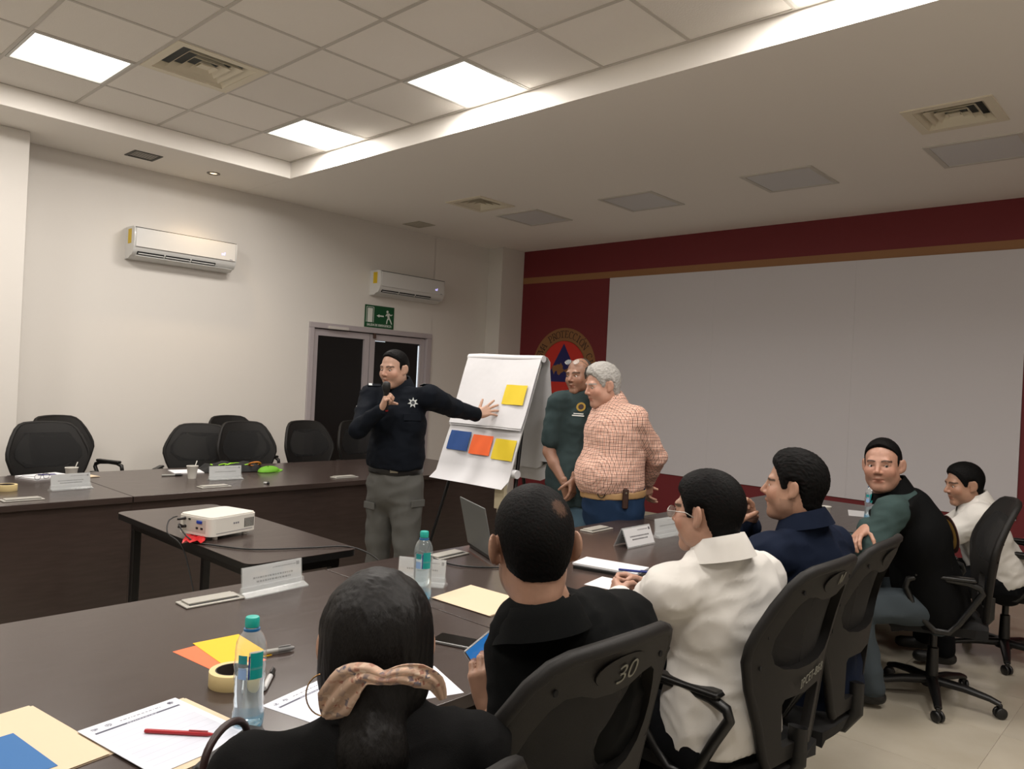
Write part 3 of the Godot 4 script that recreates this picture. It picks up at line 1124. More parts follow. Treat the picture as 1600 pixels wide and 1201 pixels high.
func build_easel() -> void:
	var t := thing("flip_chart", "flip chart easel with white paper pad and black legs, beside the speaker", "flip chart", Vector3(3.9, 0, -3.7))
	var o := Vector3(3.9, 0, -3.7)
	var paper := mat("chart_paper", Color(0.80, 0.80, 0.81), 0.75)
	paper.normal_enabled = true
	paper.normal_texture = noise_normal(71, 0.008, 6.0)
	paper.normal_scale = 0.25
	tri(paper, Vector3(1.2, 1.2, 1.2))
	paper.backlight_enabled = false
	var black := mat("black_metal")
	# backing board
	var p := []
	for j in 2:
		for i in 2:
			p.append(on_board(0.03 + j * 0.88, -4.04 + i * 0.66, -0.028) - o)
	var mb := MB.new()
	mb.slab(p, 2, 0.012)
	part(t, "backing_board", mb, mat("chart_board", Color(0.8, 0.8, 0.78), 0.4))
	# lower page: longer, its foot curls forward
	p = []
	for j in 15:
		var s := lerpf(0.02, 0.93, j / 14.0)
		for i in 7:
			var z := lerpf(-4.062, -3.362, i / 6.0)
			var off := -0.004 + 0.004 * sin(i * 1.3 + j * 0.7)
			if s > 0.55: off -= 0.0
			if s > 0.84:
				off += pow((s - 0.84) / 0.09, 2.0) * 0.05
			var q := on_board(s, z, off)
			p.append(q - o)
	mb = MB.new()
	mb.slab(p, 7, 0.0015)
	part(t, "page", mb, paper)
	# upper pages: shorter, a stack that ends halfway
	for k in 2:
		p = []
		for j in 11:
			var s := lerpf(0.0, 0.525 - 0.012 * k, j / 10.0)
			for i in 7:
				var z := lerpf(-4.062, -3.36 + 0.004 * k, i / 6.0)
				var off := 0.010 + 0.006 * k + 0.004 * sin(i * 0.9 + j * 0.5 + k) + (0.012 * pow(j / 10.0, 4.0) if i > 3 else 0.0)
				p.append(on_board(s, z, off) - o)
		mb = MB.new()
		mb.slab(p, 7, 0.0012)
		part(t, "page", mb, paper)
	# rolled top
	mb = MB.new()
	var tr := on_board(0.01, 0, -0.005) - Vector3(o.x, o.y, 0)
	mb.tube([tr + Vector3(0, 0.006, -4.07 - o.z), tr + Vector3(0, 0.008, -3.95 - o.z), tr + Vector3(0, 0.004, -3.6 - o.z), tr + Vector3(0, 0.004, -3.352 - o.z)], [0.026, 0.028, 0.024, 0.024], 14)
	part(t, "rolled_edge", mb, paper)
	# pages folded over the back
	p = []
	for j in 16:
		var a := j / 15.0
		for i in 6:
			var z := lerpf(-4.06, -3.352, i / 5.0)
			var q: Vector3
			if a < 0.2:
				var th := PI * 0.5 * (a / 0.2)
				q = Vector3(3.90 + 0.08 * sin(th), 1.715 - 0.08 * (1 - cos(th)), z)
			else:
				var b := (a - 0.2) / 0.8
				q = Vector3(3.98 + 0.07 * b + 0.01 * sin(b * 6.0 + i), 1.635 - 0.70 * b, z)
				if i == 5 and j == 15: q += Vector3(0, 0.05, -0.04)
			p.append(q - o)
	mb = MB.new()
	mb.slab(p, 6, 0.002)
	part(t, "folded_page", mb, paper)
	p = []
	for j in 6:
		for i in 6:
			var z := lerpf(-4.05, -3.33, i / 5.0)
			var b := j / 5.0
			p.append(Vector3(4.045 + 0.03 * b + 0.008 * sin(i), 1.27 - 0.42 * b + (0.05 if (i == 5 and j == 5) else 0.0), z - (0.03 if (i == 5 and j == 5) else 0.0)) - o)
	mb = MB.new()
	mb.slab(p, 6, 0.002)
	part(t, "folded_page", mb, paper)
	# rolled sheet in the tray
	mb = MB.new()
	mb.tube([Vector3(3.67, 0.93, -3.33) - o, Vector3(3.70, 0.93, -3.98) - o], 0.028, 14)
	part(t, "paper_roll", mb, paper)
	# legs
	for q in [[Vector3(3.83, 1.5, -3.45), Vector3(3.5, 0.0, -3.30)], [Vector3(3.83, 1.5, -3.95), Vector3(3.5, 0.0, -4.10)], [Vector3(3.9, 1.6, -3.7), Vector3(4.35, 0.0, -3.7)]]:
		mb = MB.new()
		var a: Vector3 = q[0] - o
		var b: Vector3 = q[1] - o
		mb.tube([a + Vector3(0.02, 0, 0), a.lerp(b, 0.45) + Vector3(0.03, 0, 0), b + Vector3(0, 0.008, 0)], [0.014, 0.013, 0.009], 8)
		var leg := part(t, "leg", mb, black)
		mb = MB.new()
		mb.lathe([Vector2(0, 0), Vector2(0.014, 0), Vector2(0.014, 0.03), Vector2(0.01, 0.032)], 10, Transform3D(Basis.IDENTITY, b))
		part(leg, "rubber_foot", mb, black)
	mb = MB.new()
	mb.box(Vector3(3.615, 0.78, -3.42) - o, Vector3(0.03, 0.16, 0.09), 0.004)
	part(t, "clamp_box", mb, mat("clamp_cream", Color(0.72, 0.68, 0.58), 0.5))
	for q in [[0.212, -3.589, -3.395, 0.353, 0.026, "sheet_yellow", Color(0.83, 0.73, 0.14), "yellow paper alone on the upper page of the flip chart"], [0.565, -4.02, -3.813, 0.704, 0.002, "sheet_blue", Color(0.06, 0.25, 0.50), "blue paper on the lower page of the flip chart"], [0.578, -3.79, -3.594, 0.716, 0.002, "sheet_orange", Color(0.90, 0.38, 0.15), "orange paper between blue and yellow on the flip chart"], [0.589, -3.568, -3.376, 0.731, 0.002, "sheet_yellow", Color(0.83, 0.73, 0.14), "yellow paper next to the orange one on the flip chart"]]:
		p = []
		for j in 4:
			for i in 5:
				p.append(on_board(lerpf(q[0], q[3], j / 3.0), lerpf(q[1], q[2], i / 4.0), q[4] + 0.004 + 0.003 * sin(i * 1.7 + j)))
		var cen: Vector3 = (p[0] + p[19]) * 0.5
		for k in p.size(): p[k] -= cen
		mb = MB.new()
		mb.slab(p, 5, 0.0008)
		solo("coloured_paper", mb, mat(q[5], q[6], 0.7), q[7], "paper", "coloured papers on the flip chart", cen)

# ------------------------------------------------------------------ things on the tables
func print_texture(seed_: int, kind: String) -> ImageTexture:
	# flat print: letterhead with two grey crests, a dark title bar and a form, or a name card
	var r := RandomNumberGenerator.new()
	r.seed = seed_
	var w := 256
	var hh := 332 if kind == "form" else 96
	var im := Image.create(w, hh, false, Image.FORMAT_RGB8)
	im.fill(Color(0.97, 0.97, 0.98))
	if kind == "form":
		for k in 2:
			for n in 60:
				var a := r.randf() * TAU
				var q := sqrt(r.randf()) * 8.0
				im.fill_rect(Rect2i(int(28 + k * 34 + cos(a) * q), int(24 + sin(a) * q), 2, 2), Color(0.5, 0.51, 0.55))
		for n in 90:
			var a := r.randf() * TAU
			var q := sqrt(r.randf()) * 8.0
			im.fill_rect(Rect2i(int(228 + cos(a) * q), int(20 + sin(a) * q), 2, 2), Color(0.3, 0.3, 0.36))
		var x := 92
		while x < 200:
			var l := r.randi_range(3, 9)
			im.fill_rect(Rect2i(x, 22, l, 4), Color(0.42, 0.42, 0.46))
			x += l + 3
		im.fill_rect(Rect2i(18, 44, 220, 9), Color(0.33, 0.34, 0.40))
		x = 96
		while x < 170:
			var l := r.randi_range(3, 8)
			im.fill_rect(Rect2i(x, 47, l, 3), Color(0.85, 0.85, 0.88))
			x += l + 2
		im.fill_rect(Rect2i(18, 58, 220, 262), Color(0.90, 0.905, 0.925))
		for row in 9:
			im.fill_rect(Rect2i(18, 60 + row * 29, 220, 1), Color(0.78, 0.79, 0.82))
	else:
		var x := 60
		im.fill_rect(Rect2i(234, 8, 14, 14), Color(0.35, 0.33, 0.36))
		x = 128
		while x < 226:
			var l := r.randi_range(3, 8)
			im.fill_rect(Rect2i(x, 13, l, 5), Color(0.4, 0.38, 0.4))
			x += l + 3
		for row in (2 if seed_ % 2 else 1):
			x = 44 + row * 14
			while x < 214 - row * 10:
				var l := r.randi_range(4, 11)
				im.fill_rect(Rect2i(x, 42 + row * 16, l, 7), Color(0.28, 0.27, 0.29))
				x += l + 3
	return ImageTexture.create_from_image(im)

# thin sheet with corners (x, z) in order top-left, top-right, bottom-right, bottom-left
func sheet_mb(c: Array, y: float, th: float) -> MB:
	var mb := MB.new()
	mb.use_uv = true
	var uvs := [Vector2(0, 0), Vector2(1, 0), Vector2(1, 1), Vector2(0, 1)]
	var s := mb.v.size()
	for k in 4:
		mb.vert(Vector3(c[k].x, y + th, c[k].y), Vector3.UP, uvs[k])
	mb.quad(0, 1, 2, 3)
	for k in 4:
		mb.vert(Vector3(c[k].x, y, c[k].y), Vector3.DOWN, uvs[k])
	mb.quad(4, 5, 6, 7)
	var cen: Vector2 = (c[0] + c[1] + c[2] + c[3]) * 0.25
	for k in 4:
		var a: Vector2 = c[k]
		var b: Vector2 = c[(k + 1) % 4]
		var e := (b - a).normalized()
		var nn := Vector2(e.y, -e.x)
		if nn.dot((a + b) * 0.5 - cen) < 0: nn = -nn
		var q := mb.vert(Vector3(a.x, y, a.y), Vector3(nn.x, 0, nn.y), Vector2(0.01, 0.99))
		mb.vert(Vector3(b.x, y, b.y), Vector3(nn.x, 0, nn.y), Vector2(0.01, 0.99))
		mb.vert(Vector3(b.x, y + th, b.y), Vector3(nn.x, 0, nn.y), Vector2(0.01, 0.99))
		mb.vert(Vector3(a.x, y + th, a.y), Vector3(nn.x, 0, nn.y), Vector2(0.01, 0.99))
		mb.quad(q, q + 1, q + 2, q + 3)
	return mb

func rect4(tl: Vector2, tr: Vector2, h: float) -> Array:
	var e := (tr - tl).normalized()
	var d := Vector2(-e.y, e.x)
	return [tl, tr, tr + d * h, tl + d * h]

func sheet(called: String, c: Array, y: float, th: float, m: Material, label: String, category: String, group := "") -> MeshInstance3D:
	var cen: Vector2 = (c[0] + c[1] + c[2] + c[3]) * 0.25
	var d := []
	for p in c: d.append(p - cen)
	return solo(called, sheet_mb(d, 0, th), m, label, category, group, Vector3(cen.x, y, cen.y))

func form_mat(k: int) -> StandardMaterial3D:
	var key := "printed_form_%d" % k
	if mats.has(key): return mats[key]
	var m := mat(key, Color(0.86, 0.87, 0.9), 0.6)
	m.albedo_texture = print_texture(100 + k, "form")
	m.texture_repeat = false
	return m

func folder(c: Array, y: float, label: String, inside := true) -> Node3D:
	# manila folder: two leaves, tab, and a few pages between
	var cen: Vector2 = (c[0] + c[1] + c[2] + c[3]) * 0.25
	var t := thing("manila_folder", label, "folder", Vector3(cen.x, y, cen.y))
	var d := []
	for p in c: d.append(p - cen)
	var m := mat("manila", Color(0.81, 0.73, 0.62), 0.65)
	part(t, "back_leaf", sheet_mb([d[0] + (d[1] - d[0]) * 0.03, d[1] + (d[1] - d[0]) * 0.03, d[2] + (d[1] - d[0]) * 0.03, d[3] + (d[1] - d[0]) * 0.03], 0, 0.0008), m)
	if inside:
		part(t, "pages", sheet_mb([d[0] * 0.95, d[1] * 0.95, d[2] * 0.95, d[3] * 0.95], 0.0009, 0.002), mat("page_white", Color(0.84, 0.84, 0.85), 0.7))
	part(t, "front_leaf", sheet_mb(d, 0.003, 0.0008), m)
	return t

func pen(a: Vector3, b: Vector3, r: float, body: Material, tip: Material, label: String, category := "pen", capped := true) -> void:
	var cen := (a + b) * 0.5
	var t := thing("marker" if category == "marker" else "pen", label, category, cen)
	var d := (b - a).normalized()
	var up := Vector3.UP
	var x := d.cross(up).normalized()
	var xf := Transform3D(Basis(x, d, x.cross(d)), a - cen)
	var l := a.distance_to(b)
	var mb := MB.new()
	mb.lathe([Vector2(0, 0.0), Vector2(r * 0.8, 0.0), Vector2(r, 0.004), Vector2(r, l * 0.62), Vector2(0, l * 0.62)], 14, xf)
	part(t, "barrel", mb, body)
	mb = MB.new()
	mb.lathe([Vector2(0, l * 0.62), Vector2(r * 1.04, l * 0.62), Vector2(r * 1.04, l * 0.9), Vector2(r * 0.55, l), Vector2(0, l)], 14, xf)
	var cap := part(t, "cap", mb, tip)
	mb = MB.new()
	mb.box(xf * Vector3(0, l * 0.78, r * 1.35), Vector3(r * 0.6, l * 0.28, r * 0.35), 0.0005, xf.basis)
	part(cap, "clip", mb, tip)

func port(c: Vector3, turn: float, label: String, sc := 1.0) -> void:
	var t := thing("cable_port", label, "cable port", c, turn, "grey cable ports in the tables")
	var m := mat("port_grey", Color(0.66, 0.65, 0.62), 0.4, 0.25)
	var mb := MB.new()
	mb.box(Vector3(0, 0.003, 0), Vector3(0.20 * sc, 0.006, 0.085), 0.002)
	part(t, "frame", mb, m)
	mb = MB.new()
	mb.box(Vector3(0, 0.009, -0.006), Vector3(0.17 * sc, 0.006, 0.056), 0.002)
	part(t, "lid", mb, m)
	mb = MB.new()
	mb.box(Vector3(0, 0.0065, 0.028), Vector3(0.17 * sc, 0.002, 0.006))
	part(t, "slot", mb, mat("port_slot", Color(0.12, 0.12, 0.12), 0.7))

func name_card(a: Vector2, b: Vector2, k: int, label: String, tent := false) -> void:
	var c := (a + b) * 0.5
	var e := (b - a)
	var w := e.length()
	var t := thing("name_card", label, "name card", Vector3(c.x, TT, c.y), -e.angle(), "name cards in clear holders")
	var ac := mat("acrylic", Color(0.93, 0.95, 0.95, 0.22), 0.08)
	ac.transparency = BaseMaterial3D.TRANSPARENCY_ALPHA
	var pm := mat("card_print_%d" % k, Color(0.82, 0.82, 0.82), 0.6)
	pm.albedo_texture = print_texture(200 + k, "card")
	pm.texture_repeat = false
	if tent:
		var lean := 0.42
		for s in [1.0, -1.0]:
			var bs: Basis = Basis(Vector3.RIGHT, -lean * s)
			var o: Vector3 = Vector3(0, 0.0, 0.042 * s)
			var mb := MB.new()
			mb.box(o + bs * Vector3(0, 0.05, 0), Vector3(w, 0.1, 0.002), 0.0, bs)
			part(t, "holder", mb, ac)
			var cd := MB.new()
			cd.use_uv = true
			var q: float = 0.0015 * s
			var z := [bs * Vector3(-w * 0.48, 0.095, q) + o, bs * Vector3(w * 0.48, 0.095, q) + o, bs * Vector3(w * 0.48, 0.006, q) + o, bs * Vector3(-w * 0.48, 0.006, q) + o]
			var uv := [Vector2(0, 0), Vector2(1, 0), Vector2(1, 1), Vector2(0, 1)] if s > 0 else [Vector2(1, 0), Vector2(0, 0), Vector2(0, 1), Vector2(1, 1)]
			for i in 4: cd.vert(z[i], bs * Vector3(0, 0, s), uv[i])
			cd.quad(0, 1, 2, 3)
			part(t, "card", cd, pm)
		return
	var lean2 := -0.1
	var b2 := Basis(Vector3.RIGHT, lean2)
	var mb2 := MB.new()
	mb2.box(b2 * Vector3(0, 0.052, 0.0025), Vector3(w * 0.96, 0.088, 0.0016), 0.0, b2)
	mb2.box(b2 * Vector3(0, 0.052, -0.0025), Vector3(w * 0.96, 0.088, 0.0016), 0.0, b2)
	var pr := PackedVector2Array([Vector2(-0.034, 0.0), Vector2(0.034, 0.0), Vector2(0.034, 0.004), Vector2(0.006, 0.014), Vector2(0.005, 0.03), Vector2(-0.005, 0.03), Vector2(-0.006, 0.014), Vector2(-0.034, 0.004)])
	mb2.prism(pr, -w * 0.5, w * 0.5, Transform3D(Basis(Vector3(0, 0, 1), Vector3(0, 1, 0), Vector3(-1, 0, 0)), Vector3.ZERO))
	part(t, "holder", mb2, ac)
	var cd2 := MB.new()
	cd2.use_uv = true
	for s in [1.0, -1.0]:
		var i0 := cd2.v.size()
		var z := [Vector3(-w * 0.47, 0.094, 0.0009 * s), Vector3(w * 0.47, 0.094, 0.0009 * s), Vector3(w * 0.47, 0.012, 0.0009 * s), Vector3(-w * 0.47, 0.012, 0.0009 * s)]
		var uv := [Vector2(0, 0), Vector2(1, 0), Vector2(1, 1), Vector2(0, 1)] if s > 0 else [Vector2(1, 0), Vector2(0, 0), Vector2(0, 1), Vector2(1, 1)]
		for i in 4: cd2.vert(b2 * z[i], b2 * Vector3(0, 0, s), uv[i])
		cd2.quad(i0, i0 + 1, i0 + 2, i0 + 3)
	part(t, "card", cd2, pm)

func water_bottle(p: Vector3, fill: float, label: String) -> void:
	var t := thing("water_bottle", label, "bottle", p, atan2(-p.x, -p.z), "plastic water bottles with teal caps")
	var pet := mat("clear_plastic", Color(0.88, 0.96, 0.98, 0.10), 0.06)
	pet.transparency = BaseMaterial3D.TRANSPARENCY_ALPHA
	var foot := mat("blue_plastic", Color(0.35, 0.72, 0.88, 0.35), 0.06)
	foot.transparency = BaseMaterial3D.TRANSPARENCY_ALPHA
	var prof := [Vector2(0.0, 0.006), Vector2(0.02, 0.002), Vector2(0.029, 0.0), Vector2(0.0325, 0.006)]
	var mb := MB.new()
	mb.lathe(prof + [Vector2(0.0335, 0.02), Vector2(0.033, 0.03)], 28)
	part(t, "foot", mb, foot)
	prof = [Vector2(0.033, 0.03)]
	for k in 9:
		var y := 0.034 + k * 0.0125
		prof.append(Vector2(0.0335 - 0.0022 * (k % 2) - 0.0012 * sin(k * 0.6), y))
	prof += [Vector2(0.0325, 0.15), Vector2(0.033, 0.165), Vector2(0.031, 0.183), Vector2(0.024, 0.199), Vector2(0.0155, 0.21), Vector2(0.0135, 0.216)]
	mb = MB.new()
	mb.lathe(prof, 28)
	part(t, "body", mb, pet)
	# water: solid with its own surface
	var wp := [Vector2(0.0, 0.008), Vector2(0.028, 0.008), Vector2(0.031, 0.02)]
	var wy := 0.03
	while wy < fill:
		wp.append(Vector2(0.0302, wy))
		wy += 0.02
	wp += [Vector2(0.0302, fill), Vector2(0.0, fill)]
	mb = MB.new()
	mb.lathe(wp, 24)
	var wm := mat("water", Color(0.93, 0.98, 1.0, 0.06), 0.02)
	wm.transparency = BaseMaterial3D.TRANSPARENCY_ALPHA
	wm.refraction_enabled = true
	wm.refraction_scale = 0.033
	part(t, "water", mb, wm)
	mb = MB.new()
	mb.lathe([Vector2(0.0, 0.216), Vector2(0.0148, 0.216), Vector2(0.0152, 0.218), Vector2(0.0152, 0.234), Vector2(0.0135, 0.237), Vector2(0.0, 0.238)], 26)
	var cap := part(t, "cap", mb, mat("teal_cap", Color(0.10, 0.62, 0.57), 0.4))
	mb = MB.new()
	mb.lathe([Vector2(0.0140, 0.207), Vector2(0.0172, 0.208), Vector2(0.0172, 0.2125), Vector2(0.0140, 0.2135)], 26)
	part(t, "neck_ring", mb, mat("blue_ring", Color(0.10, 0.36, 0.55), 0.4))
	# printed label patches on the wall of the bottle
	for q in [["label_panel", 0.42, 0.42, 0.112, 0.168, Color(0.08, 0.58, 0.56)], ["label_leaf", -0.5, 0.3, 0.145, 0.163, Color(0.12, 0.55, 0.56)], ["bar_code", -0.5, 0.28, 0.112, 0.136, Color(0.55, 0.68, 0.85)], ["label_stripe", -0.06, 0.05, 0.112, 0.162, Color(0.08, 0.22, 0.50)]]:
		var g := []
		for j in 5:
			for i in 7:
				var a: float = q[1] + (i / 6.0 - 0.5) * q[2] * 2.0
				var y := lerpf(q[3], q[4], j / 4.0)
				g.append(Vector3(sin(a) * 0.0342, y, cos(a) * 0.0342))
		mb = MB.new()
		mb.slab(g, 7, 0.0003)
		part(t, q[0], mb, mat(q[0], q[5], 0.4))

func cup(p: Vector3, label: String, spoon := true) -> void:
	var t := thing("foam_cup", label, "cup", p, 0.4, "white foam cups")
	var m := mat("foam_white", Color(0.82, 0.81, 0.78), 0.8)
	var mb := MB.new()
	mb.lathe([Vector2(0, 0.0), Vector2(0.026, 0.0), Vector2(0.037, 0.082), Vector2(0.0395, 0.084), Vector2(0.0395, 0.088), Vector2(0.035, 0.088), Vector2(0.0245, 0.006), Vector2(0, 0.006)], 24)
	part(t, "body", mb, m)
	if spoon:
		mb = MB.new()
		mb.tube([Vector3(0.005, 0.01, 0.0), Vector3(0.03, 0.08, -0.005), Vector3(0.05, 0.118, -0.008)], [0.003, 0.003, 0.005], 6, false, 0.4)
		part(t, "spoon", mb, m)

func tape_roll(p: Vector3, label: String) -> void:
	var t := thing("tape_roll", label, "tape", p, 0.0, "rolls of masking tape")
	var mb := MB.new()
	mb.lathe([Vector2(0.041, 0.0), Vector2(0.055, 0.0), Vector2(0.0555, 0.001), Vector2(0.0555, 0.035), Vector2(0.055, 0.036), Vector2(0.041, 0.036)], 40)
	part(t, "tape", mb, mat("masking_tape", Color(0.80, 0.72, 0.52), 0.6))
	mb = MB.new()
	mb.lathe([Vector2(0.041, 0.036), Vector2(0.038, 0.036), Vector2(0.038, 0.0), Vector2(0.041, 0.0)], 40)
	part(t, "core", mb, mat("tape_core", Color(0.18, 0.14, 0.12), 0.7))

func phone(xf: Transform3D, label: String, lit := false) -> void:
	var t := thing("phone", label, "phone")
	t.transform = xf
	var mb := MB.new()
	mb.box(Vector3.ZERO, Vector3(0.075, 0.009, 0.155), 0.003)
	part(t, "case", mb, mat("phone_case", Color(0.50, 0.50, 0.50), 0.25, 0.4))
	mb = MB.new()
	mb.box(Vector3(0, 0.0048, 0), Vector3(0.069, 0.0008, 0.149))
	var m := mat("phone_screen_lit" if lit else "phone_screen", Color(0.015, 0.015, 0.018), 0.12)
	if lit:
		m.albedo_color = Color(0.1, 0.3, 0.5)
		m.emission_enabled = true
		m.emission = Color(0.22, 0.52, 0.82)
		m.emission_energy_multiplier = 0.55
	part(t, "screen", mb, m)
	if lit:
		for k in 3:
			mb = MB.new()
			mb.box(Vector3(-0.012 + 0.004 * k, 0.0054, -0.05 + 0.018 * k), Vector3(0.03 - 0.006 * k, 0.0004, 0.004))
			part(t, "text_line", mb, mat("phone_text", Color(0.05, 0.08, 0.15), 0.5))
	mb = MB.new()
	mb.box(Vector3(0.0378, 0.001, -0.03), Vector3(0.0012, 0.003, 0.03))
	part(t, "side_button", mb, mat("phone_case"))

func cable(pts: Array, r: float, label: String) -> void:
	var cv := Curve3D.new()
	for i in pts.size():
		var a: Vector3 = pts[maxi(i - 1, 0)]
		var b: Vector3 = pts[mini(i + 1, pts.size() - 1)]
		cv.add_point(pts[i], (a - b) / 6.0, (b - a) / 6.0)
	var bk := cv.tessellate_even_length(5, 0.03)
	var o: Vector3 = pts[0]
	var p := []
	for q in bk: p.append(q - o)
	var mb := MB.new()
	mb.tube(p, r, 8)
	solo("cable", mb, mat("cable_black", Color(0.03, 0.03, 0.03), 0.5), label, "cable", "", o)

func build_table_items() -> void:
	var y := TT
	# papers and folders on the near section
	folder(rect4(Vector2(0.26, -1.872), Vector2(0.535, -1.915), 0.34), y, "manila folder under the blue paper, with its corner tab showing")
	var blue := mat("paper_blue", Color(0.16, 0.38, 0.60), 0.7)
	sheet("blue_paper", rect4(Vector2(0.27, -1.765), Vector2(0.474, -1.79), 0.2), y + 0.0042, 0.0005, blue, "bright blue paper lying on a manila folder", "paper")
	folder(rect4(Vector2(0.578, -1.706), Vector2(0.803, -1.742), 0.292), y, "manila folder under the printed form and the red pen")
	sheet("printed_form", rect4(Vector2(0.57, -1.714), Vector2(0.788, -1.75), 0.282), y + 0.0042, 0.0015, form_mat(0), "printed form with a dark title bar under the red pen", "form")
	pen(Vector3(0.668, y + 0.0105, -1.618), Vector3(0.765, y + 0.0105, -1.512), 0.0045, mat("pen_red", Color(0.62, 0.08, 0.12), 0.35), mat("pen_red"), "red ballpoint pen on the printed form")
	sheet("printed_form", rect4(Vector2(0.92, -1.594), Vector2(1.132, -1.648), 0.27), y, 0.0008, form_mat(1), "printed form between the water bottle and the scarf wearer", "form")
	sheet("printed_form", rect4(Vector2(1.18, -1.598), Vector2(1.388, -1.528), 0.19), y, 0.0006, form_mat(2), "printed form beside the phone in its clear case", "form")
	sheet("orange_paper", rect4(Vector2(0.912, -2.055), Vector2(1.048, -2.07), 0.226), y, 0.0005, mat("paper_orange", Color(0.93, 0.42, 0.25), 0.7), "orange paper partly under the yellow paper on the table", "paper")
	sheet("yellow_paper", rect4(Vector2(0.980, -2.083), Vector2(1.112, -2.076), 0.21), y + 0.0008, 0.0005, mat("paper_yellow", Color(0.87, 0.69, 0.11), 0.7), "yellow paper on the table with a marker across its corner", "paper")
	var silver := mat("marker_silver", Color(0.55, 0.55, 0.53), 0.4)
	var black := mat("marker_black", Color(0.03, 0.03, 0.03), 0.4)
	pen(Vector3(1.045, y + 0.0085, -1.885), Vector3(1.165, y + 0.0085, -1.862), 0.0068, silver, mat("marker_grey", Color(0.42, 0.42, 0.42), 0.4), "grey marker lying on the yellow paper", "marker")
	pen(Vector3(0.965, y + 0.007, -1.665), Vector3(1.045, y + 0.007, -1.76), 0.0068, mat("marker_white", Color(0.7, 0.7, 0.7), 0.4), black, "white marker with black cap beside the tape roll", "marker")
	tape_roll(Vector3(0.93, y, -1.755), "masking tape roll lying by the water bottle and the orange paper")
	water_bottle(Vector3(0.848, y, -1.525), 0.115, "plastic water bottle with teal cap next to the tape roll, about half full")
	water_bottle(Vector3(1.772, y, -2.035), 0.15, "plastic water bottle with teal cap beside the single manila folder")
	water_bottle(Vector3(5.25, y, -1.66), 0.17, "plastic water bottle with teal cap behind the person in the vest")
	folder([Vector2(1.80, -2.014), Vector2(2.029, -2.052), Vector2(2.045, -1.772), Vector2(1.812, -1.738)], y, "single cream manila folder lying on the table beside the black polo wearer")
	phone(Transform3D(Basis(Vector3.UP, 0.36), Vector3(1.562, y + 0.0046, -1.615)), "dark phone in a clear case lying flat on the table")
	for q in [[1.2, -2.435, 0.0, "grey cable port next to the name card in front of the scarf wearer"], [2.29, -2.47, 0.1, "grey cable port in the table beside the laptop"], [3.37, -2.46, 0.05, "grey cable port in the table in front of the checked shirt"], [1.262, -4.80, 0.0, "grey cable port in the back table beside the tape roll"], [2.352, -4.80, 0.0, "grey cable port in the back table in front of the white cup"], [3.383, -4.83, 0.0, "grey cable port in the back table beside the speaker"]]:
		port(Vector3(q[0], y, q[1]), q[2], q[3])
	name_card(Vector2(1.295, -2.415), Vector2(1.55, -2.44), 1, "white name card in a clear holder beside the grey cable port, facing the scarf wearer")
	name_card(Vector2(1.842, -2.262), Vector2(1.945, -2.10), 2, "white name card in a clear holder behind the second water bottle")
	name_card(Vector2(3.10, -2.115), Vector2(3.34, -2.113), 3, "tent-shaped white name card in front of the person with glasses", true)
	name_card(Vector2(3.46, -2.15), Vector2(3.70, -2.142), 4, "white name card in a clear holder next to the tent-shaped card")
	name_card(Vector2(1.47, -5.062), Vector2(1.705, -5.09), 5, "white name card in front of the envelope and cup on the back table")
	name_card(Vector2(2.455, -5.10), Vector2(2.69, -5.08), 6, "white name card in front of the green cap on the back table")
	# notes of the man with glasses
	sheet("black_folder", rect4(Vector2(2.57, -1.99), Vector2(2.735, -2.03), 0.3), y, 0.012, mat("folder_black", Color(0.03, 0.03, 0.03), 0.5), "black folder under the white notepad", "folder")
	sheet("notepad", rect4(Vector2(2.585, -2.005), Vector2(2.725, -2.037), 0.29), y + 0.0125, 0.008, mat("page_white"), "white notepad on the black folder by the folded hands", "notepad")
	sheet("loose_sheet", rect4(Vector2(2.40, -1.80), Vector2(2.56, -1.83), 0.22), y, 0.0006, mat("page_white"), "loose white sheet beside the black folder", "paper")
	pen(Vector3(2.63, y + 0.026, -1.80), Vector3(2.70, y + 0.026, -1.68), 0.0045, mat("pen_blue", Color(0.07, 0.15, 0.45), 0.35), mat("pen_blue"), "blue pen on the white notepad")
	cup(Vector3(4.932, y, -1.829), "white foam cup on the table beside the person in the navy shirt", false)
	sheet("loose_sheet", rect4(Vector2(5.28, -1.80), Vector2(5.55, -1.90), 0.2), y, 0.0006, mat("page_white"), "loose white sheet at the elbow of the person in the vest", "paper")
	phone(Transform3D(Basis(Vector3.UP, 0.9), Vector3(4.58, y + 0.0046, -1.62)), "dark phone lying between the white cup and the vest wearer's hand")
	# handbag
	var t := thing("handbag", "small black handbag with a brown rounded handle on the table edge", "bag", Vector3(0.728, y, -1.385), 0.5)
	var mb := MB.new()
	mb.box(Vector3(0.02, 0.02, 0.0), Vector3(0.19, 0.04, 0.06), 0.015)
	part(t, "pouch", mb, mat("bag_black", Color(0.03, 0.028, 0.03), 0.5))
	mb = MB.new()
	var arc := []
	for k in 17:
		var a := PI * k / 16.0
		arc.append(Vector3(-cos(a) * 0.07, 0.03 + sin(a) * 0.055, 0))
	mb.tube(arc, 0.0075, 10)
	part(t, "handle", mb, mat("bag_brown", Color(0.17, 0.10, 0.095), 0.45))
	laptop()
	projector()
